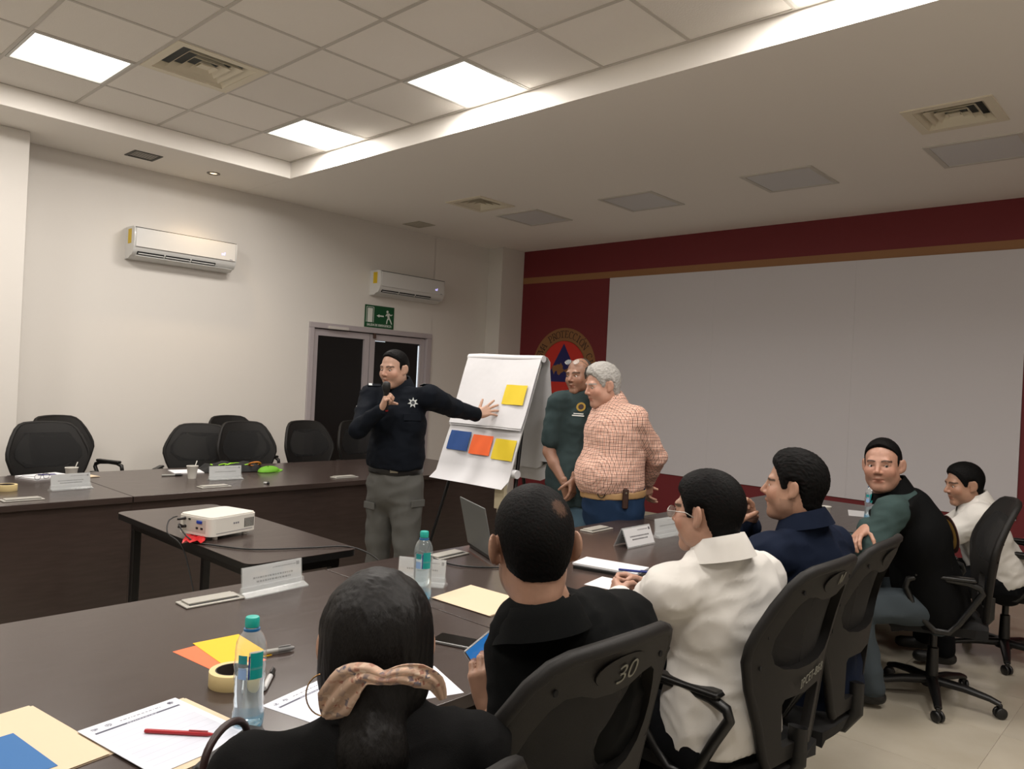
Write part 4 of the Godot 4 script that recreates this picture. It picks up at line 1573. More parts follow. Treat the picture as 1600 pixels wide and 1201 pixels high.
	cable([Vector3(1.545, y + 0.05, -3.42), Vector3(1.50, y + 0.07, -3.38), Vector3(1.525, y + 0.012, -3.30), Vector3(1.58, y + 0.005, -3.17), Vector3(1.67, y + 0.005, -3.02), Vector3(1.87, y + 0.005, -2.92), Vector3(2.02, y + 0.005, -2.85), Vector3(2.09, y - 0.02, -2.77), Vector3(2.17, y - 0.09, -2.67), Vector3(2.22, y + 0.0, -2.598), Vector3(2.225, y + 0.006, -2.56), Vector3(2.19, y + 0.005, -2.42), Vector3(2.20, y + 0.005, -2.28), Vector3(2.34, y + 0.005, -2.16), Vector3(2.48, y + 0.006, -2.17)], 0.0035, "thin black cable running from the projector to the laptop")
	cable([Vector3(1.545, y + 0.085, -3.50), Vector3(1.50, y + 0.075, -3.48), Vector3(1.47, y + 0.03, -3.42), Vector3(1.50, y - 0.01, -3.36), Vector3(1.515, y - 0.1, -3.3), Vector3(1.52, y - 0.45, -3.1), Vector3(1.52, 0.01, -2.95)], 0.003, "thin black power cable hanging from the projector over the table edge")
	# back table
	sheet("paper_pile", rect4(Vector2(1.46, -5.74), Vector2(1.72, -5.82), 0.21), y, 0.012, mat("page_white"), "pile of white papers at the end of the back table", "paper pile")
	folder(rect4(Vector2(1.69, -5.66), Vector2(1.88, -5.70), 0.15), y + 0.002, "cream envelope folder beside the pile of papers on the back table", true)
	pen(Vector3(1.58, y + 0.017, -5.70), Vector3(1.68, y + 0.017, -5.66), 0.0045, mat("pen_violet", Color(0.14, 0.08, 0.42), 0.35), mat("pen_violet"), "violet pen on the pile of papers")
	cup(Vector3(1.70, y, -5.44), "white foam cup with a spoon by the cream envelope")
	tape_roll(Vector3(1.28, y, -5.19), "masking tape roll on the back table below the first air conditioner")
	eyeglasses(Transform3D(Basis(Vector3.UP, 0.5), Vector3(1.55, y + 0.03, -5.50)), "black eyeglasses lying folded open by the pile of papers", "frame_black")
	sheet("paper_pile", rect4(Vector2(2.43, -5.70), Vector2(2.66, -5.66), 0.2), y, 0.006, mat("page_white"), "thin pile of white papers behind the white cup on the back table", "paper pile")
	cup(Vector3(2.404, y, -5.242), "white foam cup with a spoon beside the silver marker")
	pen(Vector3(2.27, y + 0.007, -5.42), Vector3(2.405, y + 0.007, -5.39), 0.0068, silver, black, "silver marker with black cap beside the white cup", "marker")
	pen(Vector3(2.70, y + 0.007, -4.79), Vector3(2.715, y + 0.007, -4.745), 0.0068, mat("marker_white"), black, "short marker stub near the edge of the back table", "marker")
	caps()

func laptop() -> void:
	var h := Vector3(2.5, TT, -2.552)
	var e := Vector3(-0.42, 0, 0.91).normalized()
	var b := Vector3(0.91, 0, 0.42).normalized()
	var t := thing("laptop", "open dark grey laptop with its lid back towards the projector", "laptop", h + e * 0.165)
	var bs := Basis(e, Vector3.UP, e.cross(Vector3.UP))
	var grey := mat("laptop_grey", Color(0.42, 0.43, 0.425), 0.35, 0.2)
	var dark := mat("laptop_dark", Color(0.035, 0.035, 0.038), 0.4)
	var mb := MB.new()
	mb.box(b * 0.115 + Vector3(0, 0.009, 0), Vector3(0.33, 0.018, 0.23), 0.004, bs)
	part(t, "base", mb, dark)
	var up := (Vector3.UP * 0.973 - b * 0.23).normalized()
	var lb := Basis(e, up, e.cross(up))
	mb = MB.new()
	mb.box(Vector3(0, 0.018, 0) - b * 0.004 + up * 0.112, Vector3(0.33, 0.222, 0.007), 0.003, lb)
	var lid := part(t, "lid", mb, grey)
	mb = MB.new()
	mb.box(Vector3(0, 0.018, 0) + b * 0.0005 + up * 0.115, Vector3(0.30, 0.19, 0.001), 0.0, lb)
	var sm := mat("laptop_screen", Color(0.02, 0.02, 0.025), 0.15)
	part(lid, "screen", mb, sm)
	mb = MB.new()
	for r in 5:
		for k in 12:
			mb.box(b * (0.045 + r * 0.02) + e * (-0.1375 + k * 0.025) + Vector3(0, 0.019, 0), Vector3(0.021, 0.002, 0.016), 0.0005, bs)
	part(t, "keyboard", mb, mat("key_black", Color(0.02, 0.02, 0.02), 0.6))

func projector() -> void:
	var e := Vector3(0.965, 0, -0.262).normalized()
	var d := Vector3(-0.262, 0, -0.965).normalized()
	var c := Vector3(1.60, TT, -3.275) + e * 0.135 + d * 0.11
	var t := thing("projector", "white video projector with blue connector on the low dark table", "projector", c)
	var bs := Basis(e, Vector3.UP, -d)
	var white := mat("projector_white", Color(0.84, 0.83, 0.80), 0.35)
	var poly := PackedVector2Array()
	for q in [[1, 1, 0.0], [-1, 1, 0.5], [-1, -1, 1.0], [1, -1, 1.5]]:
		for k in 6:
			var a: float = PI * (q[2] + k / 10.0)
			poly.append(Vector2(q[0] * 0.105, q[1] * 0.08) + Vector2(cos(a), sin(a)) * 0.03)
	var flatb := Basis(bs.x, -bs.z, bs.y)
	var mb := MB.new()
	mb.prism(poly, 0.018, 0.098, Transform3D(flatb, Vector3.ZERO), true)
	var top := PackedVector2Array()
	for p in poly: top.append(p * 0.965)
	mb.prism(top, 0.098, 0.104, Transform3D(flatb, Vector3.ZERO), true)
	part(t, "body", mb, white)
	mb = MB.new()
	mb.prism(top, 0.030, 0.0305, Transform3D(flatb, Vector3.ZERO))
	for k in 9:
		pass
	# grille at the corner of the front
	for k in 7:
		mb = MB.new()
		mb.box(bs * Vector3(0.058 + 0.0085 * k, 0.06, 0.1102), Vector3(0.005, 0.042, 0.001), 0.0, bs)
		part(t, "grille_slot", mb, mat("slot_dark", Color(0.08, 0.07, 0.06), 0.8))
	mb = MB.new()
	mb.box(bs * Vector3(0, 0.03, 0.1101), Vector3(0.21, 0.0025, 0.0012), 0.0, bs)
	part(t, "seam", mb, mat("logo_grey"))
	mb = MB.new()
	for k in 3:
		mb.box(bs * Vector3(-0.005 + 0.012 * k, 0.066, 0.1102), Vector3(0.008, 0.008, 0.001), 0.0, bs)
	part(t, "logo", mb, mat("logo_grey"))
	# connector side
	mb = MB.new()
	mb.box(bs * Vector3(-0.1352, 0.06, 0.0), Vector3(0.001, 0.06, 0.15), 0.0, bs)
	part(t, "connector_panel", mb, mat("panel_grey", Color(0.72, 0.71, 0.68), 0.5))
	mb = MB.new()
	mb.box(bs * Vector3(-0.1375, 0.078, 0.035), Vector3(0.006, 0.014, 0.034), 0.002, bs)
	part(t, "video_socket", mb, mat("vga_blue", Color(0.08, 0.22, 0.62), 0.4))
	for q in [[0.05, -0.06], [0.085, -0.03], [0.05, 0.02], [0.05, 0.05]]:
		mb = MB.new()
		mb.box(bs * Vector3(-0.1365, q[0], q[1]), Vector3(0.003, 0.009, 0.014), 0.001, bs)
		part(t, "socket", mb, mat("slot_dark"))
	for q in [[0.05, -0.055], [0.085, -0.06]]:
		mb = MB.new()
		mb.tube([bs * Vector3(-0.135, q[0], q[1]), bs * Vector3(-0.175, q[0], q[1])], [0.007, 0.005], 8)
		part(t, "plug", mb, mat("cable_black", Color(0.03, 0.03, 0.03), 0.5))
	for sx in [-1, 1]:
		for sz in [-1, 1]:
			mb = MB.new()
			mb.lathe([Vector2(0, 0), Vector2(0.011, 0), Vector2(0.011, 0.02), Vector2(0, 0.02)], 14, Transform3D(Basis.IDENTITY, bs * Vector3(sx * 0.085, 0, sz * 0.08)))
			part(t, "foot", mb, white)
	# crumpled red wrapper under its corner
	var g := []
	for j in 7:
		for i in 9:
			g.append(Vector3((i / 8.0 - 0.5) * 0.16, 0.006 + 0.010 * absf(sin(i * 1.9 + j * 1.3)) + 0.004 * sin(j * 2.1 + i), (j / 6.0 - 0.5) * 0.09))
	mb = MB.new()
	mb.slab(g, 9, 0.002)
	solo("red_wrapper", mb, mat("wrapper_red", Color(0.72, 0.05, 0.08), 0.35), "crumpled red wrapper under the connector side of the projector", "wrapper", "", Vector3(1.555, TT, -3.33), 1.05)

func eyeglasses(xf: Transform3D, label: String, key: String) -> void:
	# local: x to the left lens, y up, z forward; temples run back
	var t := thing("eyeglasses", label, "glasses")
	t.transform = xf
	var m := mat(key, Color(0.03, 0.03, 0.03) if key == "frame_black" else Color(0.62, 0.60, 0.58), 0.3, 0.2 if key == "frame_black" else 0.8)
	var gl := mat("lens", Color(0.9, 0.95, 0.95, 0.12), 0.05)
	gl.transparency = BaseMaterial3D.TRANSPARENCY_ALPHA
	for s in [-1.0, 1.0]:
		var ring := []
		for k in 18:
			var a := TAU * k / 18.0
			ring.append(Vector3(s * 0.033 + cos(a) * 0.024, sin(a) * 0.017, 0))
		var mb := MB.new()
		mb.tube(ring, 0.0014, 6, true)
		var rim := part(t, "rim", mb, m)
		mb = MB.new()
		var poly := PackedVector2Array()
		for p in ring: poly.append(Vector2(p.x, p.y) )
		mb.prism(poly, -0.0006, 0.0006)
		part(rim, "lens", mb, gl)
		mb = MB.new()
		mb.tube([Vector3(s * 0.057, 0.006, 0), Vector3(s * 0.072, 0.007, -0.01), Vector3(s * 0.078, 0.006, -0.07), Vector3(s * 0.08, -0.012, -0.11)], 0.0015, 6)
		part(t, "temple", mb, m)
	var b := MB.new()
	b.tube([Vector3(-0.01, 0.004, 0), Vector3(0, 0.008, 0.003), Vector3(0.01, 0.004, 0)], 0.0014, 6)
	part(t, "bridge", b, m)

func caps() -> void:
	# dark folded garment with orange edge, and a bright green cap
	var t := thing("folded_vest", "folded black garment with lime stripes and an orange emblem on the back table", "vest", Vector3(2.85, TT, -5.52), -0.25)
	var g := []
	for j in 9:
		for i in 13:
			var u := i / 12.0 - 0.5
			var w := j / 8.0 - 0.5
			var edge := 1.0 - pow(maxf(absf(u), absf(w)) * 2.0, 6.0)
			g.append(Vector3(u * 0.46, 0.004 + edge * (0.045 + 0.012 * sin(i * 1.4 + j * 0.8) + 0.01 * sin(j * 1.7 - i * 0.5)), w * 0.24))
	var mb := MB.new()
	mb.slab(g, 13, 0.003)
	part(t, "cloth", mb, mat("garment_black", Color(0.035, 0.035, 0.04), 0.85))
	var lime := mat("lime", Color(0.55, 0.80, 0.10), 0.6)
	for q in [[-0.18, 0.05, 0.3], [-0.08, 0.06, -0.5], [-0.02, 0.02, 0.2]]:
		mb = MB.new()
		var s := []
		for k in 6:
			s.append(Vector3(q[0] + 0.024 * k, 0.054 + 0.008 * sin(k * 1.3 + q[0] * 20.0), q[1] + q[2] * 0.02 * k))
		mb.tube(s, 0.009, 6, false, 0.5)
		part(t, "stripe", mb, lime)
	mb = MB.new()
	var ring := []
	for k in 20:
		var a := TAU * k / 20.0
		ring.append(Vector3(0.14 + cos(a) * 0.04, 0.055 + 0.02 * sin(a), 0.07 + sin(a) * 0.045))
	mb.tube(ring, 0.010, 6, true, 0.6)
	part(t, "emblem", mb, mat("emblem_orange", Color(0.75, 0.45, 0.12), 0.6))
	var c := thing("green_cap", "bright green cap lying crumpled beside the black garment on the back table", "cap", Vector3(3.05, TT, -5.36), 0.3)
	g = []
	for j in 9:
		for i in 17:
			var a := TAU * i / 16.0
			var v := j / 8.0 * PI * 0.5
			var r := 0.085 * cos(v) * (1.0 + 0.08 * sin(3.0 * a))
			g.append(Vector3(cos(a) * r * 1.15, 0.003 + sin(v) * 0.038 * (1.0 + 0.12 * sin(2.0 * a + 1.0)), sin(a) * r * 0.8))
	mb = MB.new()
	mb.grid(g, 17)
	part(c, "crown", mb, mat("cap_green", Color(0.36, 0.60, 0.10), 0.75))
	g = []
	for j in 4:
		for i in 9:
			var a := PI * (i / 8.0) - PI * 0.5
			var r := 0.08 + 0.05 * j / 3.0 * cos(a)
			g.append(Vector3(cos(a) * r * 1.15 + 0.0, 0.006 - 0.003 * j / 3.0 + 0.006 * cos(a * 2.0), sin(a) * 0.07))
	mb = MB.new()
	mb.slab(g, 9, 0.003)
	part(c, "visor", mb, mat("cap_green"))

# ------------------------------------------------------------------ smooth bodies: blended distance fields meshed as surface nets
class Field:
	var o: Vector3
	var h: float
	var nx: int
	var ny: int
	var nz: int
	var d := PackedFloat32Array()
	func _init(lo: Vector3, hi: Vector3, cell: float) -> void:
		h = cell
		o = lo - Vector3.ONE * cell * 2.5
		var s := (hi - lo) / cell
		nx = int(ceil(s.x)) + 6
		ny = int(ceil(s.y)) + 6
		nz = int(ceil(s.z)) + 6
		d.resize(nx * ny * nz)
		d.fill(1.0)
	# tapered capsule; n, s: squeeze the section along n by the factor s; op +1 join, -1 carve
	func cap(a: Vector3, b: Vector3, ra: float, rb: float, k: float, n := Vector3.ZERO, s := 1.0, op := 1) -> void:
		var rm := maxf(ra, rb) * maxf(1.0, s) + k + h * 2.0
		var lo := Vector3(minf(a.x, b.x) - rm, minf(a.y, b.y) - rm, minf(a.z, b.z) - rm) - o
		var hi := Vector3(maxf(a.x, b.x) + rm, maxf(a.y, b.y) + rm, maxf(a.z, b.z) + rm) - o
		var x0 := maxi(0, int(lo.x / h)); var x1 := mini(nx - 1, int(hi.x / h) + 1)
		var y0 := maxi(0, int(lo.y / h)); var y1 := mini(ny - 1, int(hi.y / h) + 1)
		var z0 := maxi(0, int(lo.z / h)); var z1 := mini(nz - 1, int(hi.z / h) + 1)
		var bx := b.x - a.x; var by := b.y - a.y; var bz := b.z - a.z
		var inv := 1.0 / maxf(bx * bx + by * by + bz * bz, 1e-9)
		var dr := rb - ra
		var e := 1.0 / s - 1.0
		var sc := 1.0 if s >= 1.0 else 0.5 + 0.5 * s
		var flat := n != Vector3.ZERO
		var ax := n.x; var ay := n.y; var az := n.z
		var k4 := 0.25 / maxf(k, 1e-6)
		for z in range(z0, z1 + 1):
			var pz := o.z + z * h - a.z
			for y in range(y0, y1 + 1):
				var py := o.y + y * h - a.y
				var i := (z * ny + y) * nx + x0
				var px := o.x + x0 * h - a.x
				for x in range(x0, x1 + 1):
					var vx := px; var vy := py; var vz := pz
					if flat:
						var g := (vx * ax + vy * ay + vz * az) * e
						vx += ax * g; vy += ay * g; vz += az * g
					var t := clampf((vx * bx + vy * by + vz * bz) * inv, 0.0, 1.0)
					vx -= bx * t; vy -= by * t; vz -= bz * t
					var q := (sqrt(vx * vx + vy * vy + vz * vz) - ra - dr * t) * sc
					var c := d[i]
					if op > 0:
						var w := k - absf(c - q)
						if w > 0.0:
							d[i] = minf(c, q) - w * w * k4
						elif q < c:
							d[i] = q
					else:
						q = -q
						var w := k - absf(c - q)
						if w > 0.0:
							d[i] = maxf(c, q) + w * w * k4
						elif q > c:
							d[i] = q
					i += 1
					px += h
	func ell(ce: Vector3, r: Vector3, bs: Basis, k: float, op := 1) -> void:
		var rm := maxf(r.x, maxf(r.y, r.z)) + k + h * 2.0
		var lo := ce - Vector3.ONE * rm - o
		var hi := ce + Vector3.ONE * rm - o
		var x0 := maxi(0, int(lo.x / h)); var x1 := mini(nx - 1, int(hi.x / h) + 1)
		var y0 := maxi(0, int(lo.y / h)); var y1 := mini(ny - 1, int(hi.y / h) + 1)
		var z0 := maxi(0, int(lo.z / h)); var z1 := mini(nz - 1, int(hi.z / h) + 1)
		var X := bs.x / r.x; var Y := bs.y / r.y; var Z := bs.z / r.z
		var rx := 1.0 / (r.x * r.x); var ry := 1.0 / (r.y * r.y); var rz := 1.0 / (r.z * r.z)
		var k4 := 0.25 / maxf(k, 1e-6)
		for z in range(z0, z1 + 1):
			var pz := o.z + z * h - ce.z
			for y in range(y0, y1 + 1):
				var py := o.y + y * h - ce.y
				var i := (z * ny + y) * nx + x0
				var px := o.x + x0 * h - ce.x
				for x in range(x0, x1 + 1):
					var u := px * X.x + py * X.y + pz * X.z
					var v := px * Y.x + py * Y.y + pz * Y.z
					var w := px * Z.x + py * Z.y + pz * Z.z
					var uu := u * u; var vv := v * v; var ww := w * w
					var k0 := sqrt(uu + vv + ww)
					var q := k0 * (k0 - 1.0) / sqrt(uu * rx + vv * ry + ww * rz + 1e-12)
					var c := d[i]
					if op > 0:
						var m := k - absf(c - q)
						if m > 0.0:
							d[i] = minf(c, q) - m * m * k4
						elif q < c:
							d[i] = q
					else:
						q = -q
						var m := k - absf(c - q)
						if m > 0.0:
							d[i] = maxf(c, q) + m * m * k4
						elif q > c:
							d[i] = q
					i += 1
					px += h
	# keep only the side of a plane that n points away from
	func cut(p: Vector3, n: Vector3, k := 0.004) -> void:
		var i := 0
		for z in nz:
			for y in ny:
				var b := (o.y + y * h - p.y) * n.y + (o.z + z * h - p.z) * n.z + (o.x - p.x) * n.x
				for x in nx:
					if d[i] < 0.5:
						var q := b + x * h * n.x
						if q > d[i]:
							d[i] = q
					i += 1
	# keep only where a callable says negative
	func mask(f: Callable, band: float) -> void:
		var i := 0
		for z in nz:
			for y in ny:
				for x in nx:
					if d[i] < band:
						var q: float = f.call(o + Vector3(x, y, z) * h)
						if q > d[i]:
							d[i] = q
					i += 1
	# cut with an outline drawn in (z, y), the same for every x; the layer thins to nothing towards the outline
	func mask_zy(poly: PackedVector2Array, dist: Callable, th: float) -> void:
		var i := 0
		var taper := 0.02
		for z in nz:
			for y in ny:
				var q: float = dist.call(Vector2(o.z + z * h, o.y + y * h), poly)
				if q < -taper - h * 3.0:
					i += nx
					continue
				var thin := th * clampf(1.0 + q / taper, 0.0, 1.0)
				for x in nx:
					d[i] = maxf(d[i] + thin, q)
					i += 1
	func grow(t: float) -> void:
		for i in d.size():
			d[i] -= t
	func net() -> Array:
		var V := PackedVector3Array()
		var I := PackedInt32Array()
		var id := PackedInt32Array()
		id.resize(d.size())
		id.fill(-1)
		var sy := nx
		var sz := nx * ny
		var thr := h * 2.6
		var off := [0, 1, sy, sy + 1, sz, sz + 1, sz + sy, sz + sy + 1]
		var cells := PackedInt32Array()
		for z in nz - 1:
			for y in ny - 1:
				var i := (z * ny + y) * nx
				for x in nx - 1:
					var c0 := d[i]
					if c0 < thr and c0 > -thr:
						var c1 := d[i + 1]; var c2 := d[i + sy]; var c3 := d[i + sy + 1]
						var c4 := d[i + sz]; var c5 := d[i + sz + 1]; var c6 := d[i + sz + sy]; var c7 := d[i + sz + sy + 1]
						var m := int(c0 < 0) + int(c1 < 0) + int(c2 < 0) + int(c3 < 0) + int(c4 < 0) + int(c5 < 0) + int(c6 < 0) + int(c7 < 0)
						if m > 0 and m < 8:
							var sx := 0.0; var sY := 0.0; var sZ := 0.0; var cnt := 0
							if (c0 < 0) != (c1 < 0): sx += c0 / (c0 - c1); cnt += 1
							if (c2 < 0) != (c3 < 0): sx += c2 / (c2 - c3); sY += 1; cnt += 1
							if (c4 < 0) != (c5 < 0): sx += c4 / (c4 - c5); sZ += 1; cnt += 1
							if (c6 < 0) != (c7 < 0): sx += c6 / (c6 - c7); sY += 1; sZ += 1; cnt += 1
							if (c0 < 0) != (c2 < 0): sY += c0 / (c0 - c2); cnt += 1
							if (c1 < 0) != (c3 < 0): sY += c1 / (c1 - c3); sx += 1; cnt += 1
							if (c4 < 0) != (c6 < 0): sY += c4 / (c4 - c6); sZ += 1; cnt += 1
							if (c5 < 0) != (c7 < 0): sY += c5 / (c5 - c7); sx += 1; sZ += 1; cnt += 1
							if (c0 < 0) != (c4 < 0): sZ += c0 / (c0 - c4); cnt += 1
							if (c1 < 0) != (c5 < 0): sZ += c1 / (c1 - c5); sx += 1; cnt += 1
							if (c2 < 0) != (c6 < 0): sZ += c2 / (c2 - c6); sY += 1; cnt += 1
							if (c3 < 0) != (c7 < 0): sZ += c3 / (c3 - c7); sx += 1; sY += 1; cnt += 1
							var q := 1.0 / cnt
							id[i] = V.size()
							V.append(o + Vector3(x + sx * q, y + sY * q, z + sZ * q) * h)
							cells.append(i)
					i += 1
		for i in cells:
			var a := d[i] < 0
			# x edge
			if a != (d[i + 1] < 0):
				var p := id[i]; var q := id[i - sy]; var r := id[i - sy - sz]; var s := id[i - sz]
				if q >= 0 and r >= 0 and s >= 0:
					if a: I.append_array([p, r, q, p, s, r])
					else: I.append_array([p, q, r, p, r, s])
			if a != (d[i + sy] < 0):
				var p := id[i]; var q := id[i - sz]; var r := id[i - sz - 1]; var s := id[i - 1]
				if q >= 0 and r >= 0 and s >= 0:
					if a: I.append_array([p, r, q, p, s, r])
					else: I.append_array([p, q, r, p, r, s])
			if a != (d[i + sz] < 0):
				var p := id[i]; var q := id[i - 1]; var r := id[i - 1 - sy]; var s := id[i - sy]
				if q >= 0 and r >= 0 and s >= 0:
					if a: I.append_array([p, r, q, p, s, r])
					else: I.append_array([p, q, r, p, r, s])
		return [V, I]

static func smooth_normals(V: PackedVector3Array, I: PackedInt32Array) -> PackedVector3Array:
	var N := PackedVector3Array()
	N.resize(V.size())
	for t in range(0, I.size(), 3):
		var a := I[t]; var b := I[t + 1]; var c := I[t + 2]
		var g := (V[c] - V[a]).cross(V[b] - V[a])
		N[a] += g; N[b] += g; N[c] += g
	for i in N.size():
		N[i] = N[i].normalized()
	return N

var tasks: Array = []

static func bounds(prims: Array) -> AABB:
	var lo := Vector3.ONE * 1e9
	var hi := -lo
	for q in prims:
		if q[0] == "c" and q[8] > 0:
			var r: float = maxf(q[3], q[4]) * maxf(1.0, q[7]) + q[5] * 0.3
			for p in [q[1], q[2]]:
				lo = lo.min(p - Vector3.ONE * r)
				hi = hi.max(p + Vector3.ONE * r)
		elif q[0] == "e" and q[5] > 0:
			var b: Basis = q[3]
			var r: Vector3 = q[2]
			var ex: Vector3 = Vector3(absf(b.x.x) * r.x + absf(b.y.x) * r.y + absf(b.z.x) * r.z, absf(b.x.y) * r.x + absf(b.y.y) * r.y + absf(b.z.y) * r.z, absf(b.x.z) * r.x + absf(b.y.z) * r.y + absf(b.z.z) * r.z) + Vector3.ONE * q[4] * 0.3
			lo = lo.min(q[1] - ex)
			hi = hi.max(q[1] + ex)
		elif q[0] == "grow":
			lo -= Vector3.ONE * q[1]
			hi += Vector3.ONE * q[1]
	return AABB(lo, hi - lo)

static func C(a: Vector3, b: Vector3, ra: float, rb: float, k := 0.02, n := Vector3.ZERO, s := 1.0, op := 1) -> Array:
	return ["c", a, b, ra, rb, k, n, s, op]

static func E(ce: Vector3, r: Vector3, bs := Basis.IDENTITY, k := 0.02, op := 1) -> Array:
	return ["e", ce, r, bs, k, op]

# noise: [amplitude, frequency, stretch Vector3]
func run_task(i: int) -> void:
	var t: Dictionary = tasks[i]
	var bb := bounds(t.prims)
	var f := Field.new(bb.position, bb.end, t.cell)
	for q in t.prims:
		match q[0]:
			"c": f.cap(q[1], q[2], q[3], q[4], q[5], q[6], q[7], q[8])
			"e": f.ell(q[1], q[2], q[3], q[4], q[5])
			"cut": f.cut(q[1], q[2])
			"mask": f.mask(q[1], q[2])
			"grow": f.grow(q[1])
			"zy": f.mask_zy(q[1], seg2, q[2])
	var r := f.net()
	var V: PackedVector3Array = r[0]
	var N := smooth_normals(V, r[1])
	var local: PackedVector3Array = V.duplicate() if t.has("tint") else V
	if t.has("noise"):
		for w in t.noise:
			var n := FastNoiseLite.new()
			n.seed = w[3] if w.size() > 3 else 5
			n.frequency = w[1]
			n.fractal_octaves = 2
			if w.size() > 4:
				n.fractal_type = FastNoiseLite.FRACTAL_RIDGED
				n.fractal_octaves = 1
			var st: Vector3 = w[2]
			for k in V.size():
				V[k] += N[k] * (n.get_noise_3dv(V[k] * st) * w[0])
		N = smooth_normals(V, r[1])
	if t.has("tint"):
		var col := PackedColorArray()
		col.resize(V.size())
		var fn: Callable = t.tint
		for k in V.size():
			col[k] = fn.call(local[k], N[k])
		t.col = col
	if t.has("xf"):
		var xf: Transform3D = t.xf
		var nb := xf.basis.orthonormalized()
		for k in V.size():
			V[k] = xf * V[k]
			N[k] = nb * N[k]
	t.v = V
	t.n = N
	t.i = r[1]

func merged(list: Array, root: Vector3, colour := Color.WHITE) -> MB:
	var mb := MB.new()
	mb.use_c = true
	for t in list:
		var s := mb.v.size()
		for k in t.v.size():
			mb.v.append(t.v[k] - root)
		mb.n.append_array(t.n)
		if t.has("col"):
			mb.c.append_array(t.col)
		else:
			for k in t.v.size():
				mb.c.append(t.get("colour", colour))
		for k in t.i:
			mb.ix.append(k + s)
	return mb

# ------------------------------------------------------------------ head, in its own axes: y up, z to the face, x to the person's left, metres
static func head_prims(o: Dictionary) -> Array:
	var fat: float = o.get("fat", 0.0)
	var nose: float = o.get("nose", 1.0)
	var p := []
	var I := Basis.IDENTITY
	p.append(E(Vector3(0, 0.032, -0.014), Vector3(0.076, 0.088, 0.097), I, 0.02))
	p.append(E(Vector3(0, -0.035, 0.022), Vector3(0.061 + fat * 0.008, 0.077, 0.070), I, 0.03))
	for s in [-1.0, 1.0]:
		p.append(E(Vector3(s * (0.043 + fat * 0.006), -0.062, 0.012), Vector3(0.021 + fat * 0.008, 0.03, 0.036), I, 0.03))
		p.append(E(Vector3(s * 0.037, -0.024, 0.060), Vector3(0.026 + fat * 0.004, 0.024, 0.022), I, 0.025))
	p.append(C(Vector3(-0.012, -0.098, 0.068), Vector3(0.012, -0.098, 0.068), 0.018, 0.018, 0.025))
	if fat > 0.3:
		p.append(E(Vector3(0, -0.098, 0.025), Vector3(0.045, 0.022, 0.045), I, 0.03))
	# brow, sockets, lids
	p.append(C(Vector3(-0.036, 0.026, 0.074), Vector3(0.036, 0.026, 0.074), 0.0135, 0.0135, 0.014))
	for s in [-1.0, 1.0]:
		p.append(E(Vector3(s * 0.0325, 0.006, 0.092), Vector3(0.018, 0.0125, 0.014), I, 0.008, -1))
		p.append(C(Vector3(s * 0.018, 0.010, 0.080), Vector3(s * 0.045, 0.010, 0.073), 0.0058, 0.0055, 0.006))
		p.append(C(Vector3(s * 0.019, -0.0045, 0.0785), Vector3(s * 0.044, -0.0045, 0.072), 0.0052, 0.005, 0.006))
		# ear
		var eb := Basis(Vector3.UP, -s * 0.55) * Basis(Vector3.RIGHT, -0.15)
		p.append(E(Vector3(s * 0.086, 0.0, -0.012), Vector3(0.0068, 0.032, 0.020), eb, 0.008))
		p.append(E(Vector3(s * 0.0915, 0.004, -0.004), Vector3(0.005, 0.019, 0.011), eb, 0.004, -1))
		p.append(E(Vector3(s * 0.078, -0.024, 0.0), Vector3(0.006, 0.012, 0.009), eb, 0.006))
	# nose
	p.append(C(Vector3(0, 0.018, 0.083), Vector3(0, -0.022, 0.103 + 0.004 * nose), 0.0075, 0.0105 * nose, 0.012))
	for s in [-1.0, 1.0]:
		p.append(E(Vector3(s * 0.0115 * nose, -0.028, 0.094), Vector3(0.0085, 0.0075, 0.011), I, 0.007))
		p.append(E(Vector3(s * 0.007, -0.036, 0.098), Vector3(0.004, 0.004, 0.005), I, 0.003, -1))
	# mouth
	p.append(C(Vector3(-0.02, -0.0575, 0.077), Vector3(0.0, -0.055, 0.089), 0.0055, 0.0075, 0.008))
	p.append(C(Vector3(0.02, -0.0575, 0.077), Vector3(0.0, -0.055, 0.089), 0.0055, 0.0075, 0.008))
	p.append(C(Vector3(-0.016, -0.068, 0.078), Vector3(0.016, -0.068, 0.078), 0.008, 0.008, 0.008))
	p.append(C(Vector3(-0.024, -0.062, 0.083), Vector3(0.0, -0.061, 0.0985), 0.0028, 0.0028, 0.003, Vector3.ZERO, 1.0, -1))
	p.append(C(Vector3(0.024, -0.062, 0.083), Vector3(0.0, -0.061, 0.0985), 0.0028, 0.0028, 0.003, Vector3.ZERO, 1.0, -1))
	# neck
	p.append(C(Vector3(0, -0.05, -0.028), Vector3(0, -0.12, -0.036), 0.055 + fat * 0.006, 0.05 + fat * 0.006, 0.03))
	return p

static func seg2(p: Vector2, poly: PackedVector2Array) -> float:
	# signed distance to a polygon, negative inside
	var d := 1e9
	var n := poly.size()
	var s := 1.0
	var j := n - 1
	for i in n:
		var e := poly[j] - poly[i]
		var w := p - poly[i]
		var b := w - e * clampf(w.dot(e) / e.dot(e), 0.0, 1.0)
		d = minf(d, b.length_squared())
		var c1 := p.y >= poly[i].y
		var c2 := p.y < poly[j].y
		var c3 := e.x * w.y > e.y * w.x
		if (c1 and c2 and c3) or (not c1 and not c2 and not c3):
			s = -s
		j = i
	return s * sqrt(d)

